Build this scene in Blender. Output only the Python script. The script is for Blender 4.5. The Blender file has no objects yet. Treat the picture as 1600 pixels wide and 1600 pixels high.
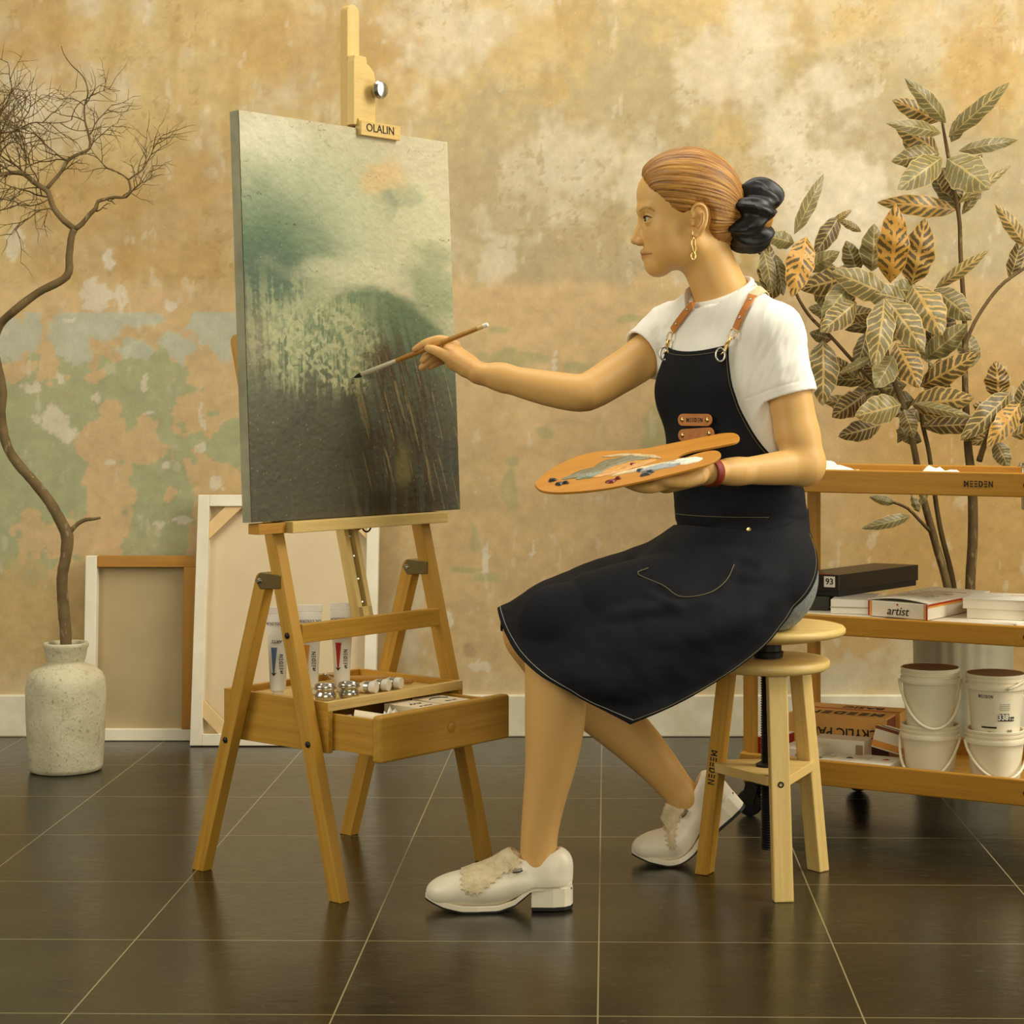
import bpy, bmesh, math, random
import numpy as np
from mathutils import Vector, Matrix

# ---------------------------------------------------------------- camera, world, lights, exposure
SC = bpy.context.scene
COL = SC.collection
cam_data = bpy.data.cameras.new('camera')
cam = bpy.data.objects.new('camera', cam_data)
COL.objects.link(cam)
CAM_Z = 0.926
F = 3000.0                      # focal length in pixels of the 1600 px frame
VX, VY = 948.0, 630.0           # pixel that looks straight at the back wall
cam.location = (0, 0, CAM_Z)
cam.rotation_euler = (math.pi / 2, 0, 0)
cam_data.sensor_width = 36.0
cam_data.lens = F / 1600 * 36.0
cam_data.shift_x = (800 - VX) / 1600
cam_data.shift_y = -(800 - VY) / 1600
cam_data.clip_start = 0.05
SC.camera = cam

world = bpy.data.worlds.new('world')
SC.world = world
world.use_nodes = True
bg = world.node_tree.nodes['Background']
bg.inputs['Color'].default_value = (1.0, 0.93, 0.64, 1)
bg.inputs['Strength'].default_value = 0.20

def area_light(name, loc, target, sx, sy, power, color):
    l = bpy.data.lights.new(name, 'AREA')
    l.shape = 'RECTANGLE'; l.size = sx; l.size_y = sy
    l.energy = power; l.color = color
    o = bpy.data.objects.new(name, l)
    COL.objects.link(o)
    o.location = loc
    d = Vector(target) - Vector(loc)
    o.rotation_euler = d.to_track_quat('-Z', 'Y').to_euler()
    return o

area_light('key_light', (2.15, 3.2, 2.9), (0.1, 4.0, 0.75), 1.3, 1.3, 80, (1.0, 0.955, 0.83))
area_light('overhead_light', (-0.2, 4.1, 3.3), (-0.2, 4.3, 0.0), 2.6, 1.4, 48, (1.0, 0.955, 0.85))
area_light('front_fill_light', (0.5, -0.9, 1.5), (0.1, 4.2, 0.6), 2.2, 1.6, 50, (1.0, 0.94, 0.74))  # unseen fill added behind the camera to lift the lower objects
area_light('side_fill_light', (2.75, 3.1, 1.3), (-0.2, 3.8, 0.6), 1.0, 1.6, 34, (1.0, 0.95, 0.80))  # unseen low fill added at the right for the legs and easel
area_light('left_soft_light', (-2.9, 2.4, 1.9), (-0.2, 4.4, 0.9), 1.6, 1.8, 42, (1.0, 0.96, 0.84))  # unseen soft area light added on the left, outside the view
SC.view_settings.view_transform = 'Standard'
SC.view_settings.look = 'None'
SC.view_settings.gamma = 1.0
SC.view_settings.exposure = 0.0
SC.view_settings.use_curve_mapping = False

# ---------------------------------------------------------------- helpers
def P(px, py, d):
    """Point that stands at distance d from the camera plane, seen at photo pixel (px, py)."""
    return np.array([(px - VX) * d / F, d, CAM_Z - (py - VY) * d / F])

def lin(c):
    c = c / 255.0
    return c / 12.92 if c <= 0.04045 else ((c + 0.055) / 1.055) ** 2.4

def rgb(r, g, b):
    return (lin(r), lin(g), lin(b), 1.0)

def rgba3(r, g, b):
    return np.array([lin(r), lin(g), lin(b)])

class NT:
    """Small wrapper for building node materials."""
    def __init__(self, name):
        self.m = bpy.data.materials.new(name)
        self.m.use_nodes = True
        self.t = self.m.node_tree
        self.b = self.t.nodes['Principled BSDF']
    def n(self, kind, **kw):
        x = self.t.nodes.new(kind)
        for k, v in kw.items():
            if k.startswith('i_'):
                x.inputs[k[2:].replace('_', ' ')].default_value = v
            else:
                setattr(x, k, v)
        return x
    def l(self, a, b):
        self.t.links.new(a, b)
    def noise(self, vec, scale, detail=4, rough=0.55, dist=0.0):
        x = self.n('ShaderNodeTexNoise')
        x.inputs['Scale'].default_value = scale
        x.inputs['Detail'].default_value = detail
        x.inputs['Roughness'].default_value = rough
        x.inputs['Distortion'].default_value = dist
        if vec is not None: self.l(vec, x.inputs['Vector'])
        return x.outputs['Fac']
    def ramp(self, fac, stops):
        x = self.n('ShaderNodeValToRGB')
        e = x.color_ramp.elements
        while len(e) < len(stops): e.new(0.5)
        for k, (p, c) in enumerate(stops):
            e[k].position = p; e[k].color = c
        self.l(fac, x.inputs['Fac'])
        return x.outputs['Color']
    def mix(self, fac, a, b, mode='MIX'):
        x = self.n('ShaderNodeMix', data_type='RGBA', blend_type=mode)
        for s, v in ((x.inputs[0], fac), (x.inputs[6], a), (x.inputs[7], b)):
            if hasattr(v, 'is_output'): self.l(v, s)
            else: s.default_value = v
        return x.outputs[2]
    def math(self, op, a, b=None, c=None):
        x = self.n('ShaderNodeMath', operation=op)
        for i, v in enumerate((a, b, c)):
            if v is None: continue
            if hasattr(v, 'is_output'): self.l(v, x.inputs[i])
            else: x.inputs[i].default_value = v
        return x.outputs[0]
    def mapping(self, vec, scale=(1, 1, 1), loc=(0, 0, 0), rot=(0, 0, 0)):
        x = self.n('ShaderNodeMapping')
        x.inputs['Scale'].default_value = scale
        x.inputs['Location'].default_value = loc
        x.inputs['Rotation'].default_value = rot
        self.l(vec, x.inputs['Vector'])
        return x.outputs['Vector']
    def coord(self, which='Object'):
        return self.n('ShaderNodeTexCoord').outputs[which]
    def attr(self, name):
        return self.n('ShaderNodeAttribute', attribute_name=name)
    def bump(self, height, strength=0.3, dist=0.002):
        x = self.n('ShaderNodeBump')
        x.inputs['Strength'].default_value = strength
        x.inputs['Distance'].default_value = dist
        self.l(height, x.inputs['Height'])
        self.l(x.outputs['Normal'], self.b.inputs['Normal'])
    def base(self, c):
        if hasattr(c, 'is_output'): self.l(c, self.b.inputs['Base Color'])
        else: self.b.inputs['Base Color'].default_value = c
    def set(self, rough=0.5, metal=0.0, spec=0.5):
        self.b.inputs['Roughness'].default_value = rough
        self.b.inputs['Metallic'].default_value = metal
        self.b.inputs['Specular IOR Level'].default_value = spec

def mottled(name, c1, c2, scale=20, rough=0.5, metal=0.0, spec=0.4, bump=0.0, bscale=None, stretch=(1, 1, 1)):
    t = NT(name)
    v = t.mapping(t.coord('Object'), stretch)
    f = t.noise(v, scale, 5)
    t.base(t.ramp(f, [(0.3, c1), (0.7, c2)]))
    t.set(rough, metal, spec)
    if bump:
        t.bump(t.noise(v, bscale or scale * 3, 4), bump, 0.002)
    return t.m

def wood(name, c1, c2, c3, rough=0.42):
    """Wood with the grain along the U direction of the UV map."""
    t = NT(name)
    rnd = t.n('ShaderNodeObjectInfo').outputs['Random']
    uv = t.coord('UV')
    off = t.n('ShaderNodeCombineXYZ')
    t.l(t.math('MULTIPLY', rnd, 37.0), off.inputs[0]); t.l(t.math('MULTIPLY', rnd, 11.0), off.inputs[1])
    add = t.n('ShaderNodeVectorMath', operation='ADD')
    t.l(uv, add.inputs[0]); t.l(off.outputs[0], add.inputs[1])
    v1 = t.mapping(add.outputs[0], (3.0, 70.0, 1)); v2 = t.mapping(add.outputs[0], (1.2, 9.0, 1))
    v3 = t.mapping(add.outputs[0], (40.0, 600.0, 1))
    f1 = t.noise(v1, 1.0, 5, 0.6, 0.4); f2 = t.noise(v2, 1.0, 3, 0.5, 0.8); f3 = t.noise(v3, 1.0, 2)
    c = t.ramp(f1, [(0.25, c1), (0.52, c2), (0.8, c3)])
    c = t.mix(t.math('MULTIPLY', f2, 0.5), c, c1)
    c = t.mix(t.math('MULTIPLY', t.math('LESS_THAN', f3, 0.4), 0.22), c, (c1[0] * .6, c1[1] * .55, c1[2] * .5, 1))
    t.base(c); t.set(rough, 0, 0.4)
    t.bump(f1, 0.08, 0.001)
    return t.m

def plain(name, c, rough=0.5, metal=0.0, spec=0.4, var=0.08):
    a = tuple(x * (1 - var) for x in c[:3]) + (1,)
    b = tuple(min(1, x * (1 + var)) for x in c[:3]) + (1,)
    return mottled(name, a, b, 35, rough, metal, spec)

class Geo:
    """Vertices, faces and UVs of one mesh under construction."""
    def __init__(self):
        self.v = []; self.f = []; self.uv = []
    def add(self, verts, faces, uvs=None):
        o = len(self.v)
        self.v += [tuple(map(float, p)) for p in verts]
        for i, fc in enumerate(faces):
            self.f.append(tuple(o + k for k in fc))
            self.uv.append(uvs[i] if uvs else [(0, 0)] * len(fc))
        return self
    # oriented bar: start, end, width along `side`, height along the third axis
    def bar(self, p0, p1, w, h, side=None):
        p0 = np.array(p0, float); p1 = np.array(p1, float)
        a = p1 - p0; L = np.linalg.norm(a); a = a / L
        s = np.array(side if side is not None else ((0, 0, 1) if abs(a[2]) < .9 else (1, 0, 0)), float)
        s = s - a * s.dot(a); s /= np.linalg.norm(s)
        t = np.cross(a, s)
        return self.box(p0 + a * L / 2, a, s, t, L, w, h)
    def box(self, c, ax, ay, az, lx, ly, lz):
        c = np.array(c, float); ax, ay, az = [np.array(q, float) / np.linalg.norm(q) for q in (ax, ay, az)]
        if np.dot(np.cross(ax, ay), az) < 0: az = -az
        vs = []
        for i in (-1, 1):
            for j in (-1, 1):
                for k in (-1, 1):
                    vs.append(c + ax * lx / 2 * i + ay * ly / 2 * j + az * lz / 2 * k)
        fs = [(0, 1, 3, 2), (4, 6, 7, 5), (0, 4, 5, 1), (2, 3, 7, 6), (0, 2, 6, 4), (1, 5, 7, 3)]
        lens = (lx, ly, lz); k0 = int(np.argmax(lens))
        axes = (ax, ay, az); others = [i for i in range(3) if i != k0]
        uvs = []
        for n_, fc in enumerate(fs):
            q = []
            for vi in fc:
                r = vs[vi] - c
                u = r.dot(axes[k0]); w = r.dot(axes[others[0]]) + 1.37 * r.dot(axes[others[1]])
                q.append((u, w + n_ * 0.11))
            uvs.append(q)
        return self.add(vs, fs, uvs)
    def bx(self, x0, x1, y0, y1, z0, z1):
        return self.box(((x0 + x1) / 2, (y0 + y1) / 2, (z0 + z1) / 2), (1, 0, 0), (0, 1, 0), (0, 0, 1), abs(x1 - x0), abs(y1 - y0), abs(z1 - z0))
    def lathe(self, c, prof, n=48, axis=(0, 0, 1), xdir=None, cap0=True, cap1=True):
        """prof: (radius, distance along the axis)"""
        c = np.array(c, float); a = np.array(axis, float); a /= np.linalg.norm(a)
        x = np.array(xdir if xdir is not None else ((1, 0, 0) if abs(a[0]) < .9 else (0, 1, 0)), float)
        x -= a * x.dot(a); x /= np.linalg.norm(x); y = np.cross(a, x)
        vs, fs, uvs = [], [], []
        for r, h in prof:
            for i in range(n):
                t = 2 * math.pi * i / n
                vs.append(c + a * h + (x * math.cos(t) + y * math.sin(t)) * r)
        for j in range(len(prof) - 1):
            for i in range(n):
                i2 = (i + 1) % n
                fs.append((j * n + i, j * n + i2, (j + 1) * n + i2, (j + 1) * n + i))
                h0, h1 = prof[j][1], prof[j + 1][1]; r0 = prof[j][0]; q = 2 * math.pi / n * max(r0, .001)
                uvs.append([(i * q, h0), ((i + 1) * q, h0), ((i + 1) * q, h1), (i * q, h1)])
        if cap0: fs.append(tuple(reversed(range(n)))); uvs.append([tuple(np.array([math.cos(2*math.pi*i/n), math.sin(2*math.pi*i/n)])*prof[0][0]) for i in reversed(range(n))])
        if cap1:
            k = (len(prof) - 1) * n
            fs.append(tuple(k + i for i in range(n))); uvs.append([tuple(np.array([math.cos(2*math.pi*i/n), math.sin(2*math.pi*i/n)])*prof[-1][0]) for i in range(n)])
        return self.add(vs, fs, uvs)
    def tube(self, pts, radii, n=10, closed=False, flat=1.0):
        pts = [np.array(p, float) for p in pts]
        if not hasattr(radii, '__len__'): radii = [radii] * len(pts)
        m = len(pts); vs, fs, uvs = [], [], []
        tan = []
        for i in range(m):
            if closed: t = pts[(i + 1) % m] - pts[i - 1]
            else: t = pts[min(i + 1, m - 1)] - pts[max(i - 1, 0)]
            tan.append(t / (np.linalg.norm(t) + 1e-12))
        ref = np.array((0, 0, 1.0)) if abs(tan[0][2]) < .9 else np.array((1.0, 0, 0))
        x = ref - tan[0] * ref.dot(tan[0]); x /= np.linalg.norm(x)
        L = 0
        for i in range(m):
            x = x - tan[i] * x.dot(tan[i]); x /= (np.linalg.norm(x) + 1e-12)
            y = np.cross(tan[i], x)
            if i: L += np.linalg.norm(pts[i] - pts[i - 1])
            for k in range(n):
                a = 2 * math.pi * k / n
                vs.append(pts[i] + (x * math.cos(a) + y * math.sin(a) * flat) * radii[i])
        seg = m if closed else m - 1
        for i in range(seg):
            i2 = (i + 1) % m
            for k in range(n):
                k2 = (k + 1) % n
                fs.append((i * n + k, i * n + k2, i2 * n + k2, i2 * n + k))
                uvs.append([(i * .02, k * .004), (i * .02, k * .004 + .004), (i * .02 + .02, k * .004 + .004), (i * .02 + .02, k * .004)])
        if not closed:
            fs.append(tuple(reversed(range(n)))); uvs.append([(0, 0)] * n)
            fs.append(tuple((m - 1) * n + k for k in range(n))); uvs.append([(0, 0)] * n)
        return self.add(vs, fs, uvs)
    def prism(self, poly, o, xd, yd, th):
        """flat outline poly (2-D, counter-clockwise) on plane (o, xd, yd), extruded by th along the plane's normal"""
        o = np.array(o, float); xd = np.array(xd, float); yd = np.array(yd, float)
        nn = np.cross(xd, yd); nn /= np.linalg.norm(nn)
        n = len(poly)
        b = [o + xd * p[0] + yd * p[1] for p in poly]; t = [q + nn * th for q in b]
        fs = [tuple(reversed(range(n))), tuple(range(n, 2 * n))]
        uvs = [[tuple(p) for p in reversed(poly)], [tuple(p) for p in poly]]
        for i in range(n):
            j = (i + 1) % n
            fs.append((i, j, n + j, n + i)); uvs.append([(0, 0)] * 4)
        return self.add(b + t, fs, uvs)
    def grid(self, fn, nu, nv, closed_u=False):
        vs = [fn(i / (nu if closed_u else nu - 1), j / (nv - 1)) for j in range(nv) for i in range(nu)]
        fs, uvs = [], []
        for j in range(nv - 1):
            for i in range(nu if closed_u else nu - 1):
                i2 = (i + 1) % nu
                fs.append((j * nu + i, j * nu + i2, (j + 1) * nu + i2, (j + 1) * nu + i))
                uvs.append([(i / nu, j / nv), ((i + 1) / nu, j / nv), ((i + 1) / nu, (j + 1) / nv), (i / nu, (j + 1) / nv)])
        return self.add(vs, fs, uvs)

def make_obj(name, geo, mat, parent=None, smooth=False, bevel=0.0, subsurf=0, loc=None, solid=0.0, segs=2, autosmooth=None):
    """One mesh object. geo is in world space; loc is the parent's (or own) origin."""
    me = bpy.data.meshes.new(name)
    base = np.zeros(3)
    if parent is not None:
        base = np.array(parent.get('_org', (0, 0, 0)), float)
    elif loc is not None:
        base = np.array(loc, float)
    vs = [tuple(np.array(p) - base) for p in geo.v]
    me.from_pydata(vs, [], geo.f)
    uvl = me.uv_layers.new(name='UVMap')
    flat = [c for q in geo.uv for p in q for c in p]
    if len(flat) == len(uvl.data) * 2: uvl.data.foreach_set('uv', flat)
    me.materials.append(mat)
    if smooth: me.polygons.foreach_set('use_smooth', [True] * len(me.polygons))
    me.update()
    o = bpy.data.objects.new(name, me)
    COL.objects.link(o)
    if parent is not None: o.parent = parent
    elif loc is not None: o.location = tuple(base)
    if smooth and autosmooth:
        bm = bmesh.new(); bm.from_mesh(me)
        for e in bm.edges:
            if len(e.link_faces) == 2 and e.calc_face_angle(0) > math.radians(autosmooth): e.smooth = False
        bm.to_mesh(me); bm.free()
    if solid:
        s = o.modifiers.new('solid', 'SOLIDIFY'); s.thickness = solid; s.offset = 0
    if bevel:
        b = o.modifiers.new('bevel', 'BEVEL'); b.width = bevel; b.segments = segs; b.limit_method = 'ANGLE'
    if subsurf:
        s = o.modifiers.new('sub', 'SUBSURF'); s.levels = subsurf; s.render_levels = subsurf
    return o

def org(o, loc):
    o['_org'] = [float(x) for x in loc]
    ORGS.append(o)
ORGS = []

def thing(name, label, cat, loc, group=None):
    o = bpy.data.objects.new(name, None)
    o.empty_display_size = 0.05
    COL.objects.link(o)
    o.location = tuple(float(x) for x in loc)
    org(o, loc)
    tag(o, label, cat, group)
    return o

def tag(o, label, cat, group=None, kind=None):
    if label: o['label'] = label
    if cat: o['category'] = cat
    if group: o['group'] = group
    if kind: o['kind'] = kind
    return o

def part(name, geo, mat, parent, label=None, **kw):
    """a part under a thing, or (when parent is a mesh part) a sub-part: takes over the origin of its parent"""
    o = make_obj(name, geo, mat, parent, **kw)
    o['_org'] = list(parent.get('_org', (0, 0, 0))); ORGS.append(o)
    if label: o['label'] = label
    return o

def struct(name, geo, mat, **kw):
    o = make_obj(name, geo, mat, None, **kw)
    o['kind'] = 'structure'
    return o

def text_geo(body, o, xd, yd, size, depth=0.0004, bold=0.0, align='CENTER', shear=0.0):
    """Lettering as mesh geometry on the plane (o, xd, yd)."""
    cu = bpy.data.curves.new('lettering', 'FONT')
    cu.body = body; cu.size = size; cu.align_x = align; cu.align_y = 'CENTER'
    cu.extrude = depth; cu.offset = bold; cu.shear = shear; cu.resolution_u = 3
    ob = bpy.data.objects.new('lettering', cu)
    COL.objects.link(ob)
    dg = bpy.context.evaluated_depsgraph_get()
    me = bpy.data.meshes.new_from_object(ob.evaluated_get(dg))
    o = np.array(o, float); xd = np.array(xd, float); xd /= np.linalg.norm(xd)
    yd = np.array(yd, float); yd /= np.linalg.norm(yd); nn = np.cross(xd, yd)
    g = Geo()
    g.add([o + xd * v.co.x + yd * v.co.y + nn * v.co.z for v in me.vertices], [tuple(p.vertices) for p in me.polygons])
    bpy.data.objects.remove(ob); bpy.data.curves.remove(cu); bpy.data.meshes.remove(me)
    return g

def logo_geo(o, xd, yd, h, th=0.0006):
    """The six stencil letters M E E D E N, height h, centred at o."""
    xd = np.array(xd, float) / np.linalg.norm(xd); yd = np.array(yd, float) / np.linalg.norm(yd)
    s = .17; W = []
    def q(*p): W.append(list(p))
    x = 0
    q((x, 0), (x + s, 0), (x + s, 1), (x, 1)); q((x + .62, 0), (x + .62 + s, 0), (x + .62 + s, 1), (x + .62, 1))
    q((x + s, .78), (x + .62, .22), (x + .62, .48), (x + s, 1.0)); q((x + s, .0), (x + .62, .52), (x + .62, .78), (x + s, .22))
    x = 1.02
    for k in range(2):
        for z in (0, .415, .83): q((x, z), (x + .55, z), (x + .55, z + s), (x, z + s))
        x += .78
    q((x, 0), (x + s, 0), (x + s, 1), (x, 1)); q((x + s, .83), (x + .4, .83), (x + .4, 1), (x + s, 1)); q((x + s, 0), (x + .4, 0), (x + .4, s), (x + s, s))
    q((x + .4, .83), (x + .52, .62), (x + .7, .66), (x + .56, .93), (x + .4, 1)); q((x + .52, .38), (x + .7, .34), (x + .7, .66), (x + .52, .62)); q((x + .4, 0), (x + .56, .07), (x + .7, .34), (x + .52, .38), (x + .4, s))
    x += .92
    for z in (0, .415, .83): q((x, z), (x + .55, z), (x + .55, z + s), (x, z + s))
    x += .78
    q((x, 0), (x + s, 0), (x + s, 1), (x, 1)); q((x + .56, 0), (x + .56 + s, 0), (x + .56 + s, 1), (x + .56, 1)); q((x + s, .74), (x + .56, 0), (x + .56, .27), (x + s, 1))
    w = x + .73
    g = Geo()
    for poly in W:
        g.prism([((p[0] - w / 2) * h, (p[1] - .5) * h) for p in poly], o, xd, yd, th)
    return g

# ---- value noise in numpy
def vnoise(x, y, seed=0):
    r = np.random.RandomState(seed).rand(256, 256)
    xi = np.floor(x).astype(int); yi = np.floor(y).astype(int)
    fx = x - xi; fy = y - yi
    fx = fx * fx * (3 - 2 * fx); fy = fy * fy * (3 - 2 * fy)
    a = r[xi % 256, yi % 256]; b = r[(xi + 1) % 256, yi % 256]; c = r[xi % 256, (yi + 1) % 256]; d = r[(xi + 1) % 256, (yi + 1) % 256]
    return (a * (1 - fx) + b * fx) * (1 - fy) + (c * (1 - fx) + d * fx) * fy

def fbm(x, y, seed=0, oct=5, gain=0.5):
    s = 0; a = 1; t = 0
    for k in range(oct):
        s = s + a * vnoise(x * 2 ** k + 17.3 * k, y * 2 ** k + 9.1 * k, seed + k); t += a; a *= gain
    return s / t

def sstep(a, b, x):
    t = np.clip((x - a) / (b - a), 0, 1)
    return t * t * (3 - 2 * t)

def color_attr(me, cols, name='paint'):
    a = me.color_attributes.new(name, 'FLOAT_COLOR', 'POINT')
    c = np.ones((len(cols), 4), np.float32); c[:, :3] = cols
    a.data.foreach_set('color', c.ravel())

def grid_mesh(name, pts, nu, nv, mat, cols=None):
    """fast (nu x nv) grid mesh, pts (nv*nu, 3)"""
    me = bpy.data.meshes.new(name)
    i, j = np.meshgrid(np.arange(nu - 1), np.arange(nv - 1))
    a = (j * nu + i).ravel()
    f = np.stack([a, a + 1, a + nu + 1, a + nu], 1)
    set_mesh(me, pts, f)
    me.materials.append(mat)
    if cols is not None: color_attr(me, cols)
    return me

def set_mesh(me, v, f, smooth=True):
    k = f.shape[1]
    me.vertices.add(len(v)); me.vertices.foreach_set('co', np.asarray(v, np.float32).ravel())
    me.loops.add(f.size); me.loops.foreach_set('vertex_index', f.astype(np.int32).ravel())
    me.polygons.add(len(f)); me.polygons.foreach_set('loop_start', np.arange(0, f.size, k, dtype=np.int32))
    me.polygons.foreach_set('use_smooth', np.full(len(f), smooth))
    me.update(calc_edges=True); me.validate()

# ---------------------------------------------------------------- materials
M = {}
M['beech'] = wood('beech', rgb(164, 116, 36), rgb(190, 143, 52), rgb(204, 160, 68))
M['beech_pale'] = wood('beech_pale', rgb(204, 168, 96), rgb(220, 188, 116), rgb(230, 202, 134))
M['beech_deep'] = wood('beech_deep', rgb(164, 112, 32), rgb(186, 134, 44), rgb(198, 148, 58))
M['pine'] = wood('pine', rgb(160, 108, 34), rgb(178, 124, 42), rgb(188, 136, 54))
M['ply'] = wood('palette_ply', rgb(172, 112, 26), rgb(186, 124, 30), rgb(194, 132, 38))
M['steel'] = plain('steel', rgb(190, 186, 176), .25, 1.0)
M['dark_steel'] = plain('dark_steel', rgb(60, 56, 48), .4, .8)
M['brass_dull'] = plain('brass_dull', rgb(150, 128, 84), .35, 1.0)
M['black'] = plain('black', rgb(24, 22, 20), .5)
M['ink'] = plain('ink', rgb(34, 28, 22), .7)
M['white'] = plain('white', rgb(232, 226, 210), .5, var=.03)
M['paper'] = mottled('paper', rgb(226, 216, 192), rgb(238, 230, 210), 8, .7)
M['cream'] = mottled('cream', rgb(228, 212, 176), rgb(236, 222, 190), 8, .6)
M['red'] = plain('red', rgb(176, 44, 26), .5)
M['orange'] = plain('orange', rgb(222, 150, 58), .5)
M['card_orange'] = mottled('card_orange', rgb(206, 150, 74), rgb(216, 164, 88), 10, .6)
M['blue'] = plain('blue', rgb(86, 110, 140), .5)
M['brown_card'] = plain('brown_card', rgb(120, 62, 30), .6)
M['gold'] = plain('gold', rgb(226, 190, 120), .22, 1.0)
M['leather'] = mottled('leather', rgb(176, 104, 40), rgb(196, 124, 54), 60, .45, bump=.2)
M['red_band'] = mottled('red_band', rgb(116, 30, 12), rgb(138, 42, 18), 60, .6)
# ---------------------------------------------------------------- the setting
WALL_Y = 5.34
def wall_material():
    t = NT('old_plaster')
    a = t.attr('paint').outputs['Color']
    o = t.coord('Object')
    f1 = t.noise(o, 9, 6, .65); f2 = t.noise(o, 140, 3, .7); f3 = t.noise(t.mapping(o, (7, 1, 1.2)), 3, 4, .6)
    c = t.mix(t.math('MULTIPLY', t.math('SUBTRACT', f2, .35), .35), a, rgb(146, 122, 80))
    c = t.mix(t.math('MULTIPLY', t.math('GREATER_THAN', f2, .68), .35), c, rgb(232, 214, 178))
    c = t.mix(t.math('MULTIPLY', t.math('SUBTRACT', f3, .3), .22), c, rgb(164, 134, 84))
    t.base(c); t.set(.85, 0, .2)
    t.bump(t.math('ADD', f1, t.math('MULTIPLY', f2, .5)), .25, .004)
    return t.m

def blob_mask(px, py, blobs, warp=26, amp=.55, seed=3, edge=.10, sc=38.0):
    wx = px + (fbm(px / sc, py / sc, seed) - .5) * 2 * warp
    wy = py + (fbm(px / sc + 50, py / sc + 20, seed + 7) - .5) * 2 * warp
    n = (fbm(px / 16, py / 16, seed + 13, 4) - .5) * amp
    m = np.full(px.shape, -9.0)
    for cx, cy, rx, ry in blobs:
        d = 1 - np.sqrt(((wx - cx) / rx) ** 2 + ((wy - cy) / ry) ** 2)
        m = np.maximum(m, d)
    return sstep(-edge, edge, m + n)

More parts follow.
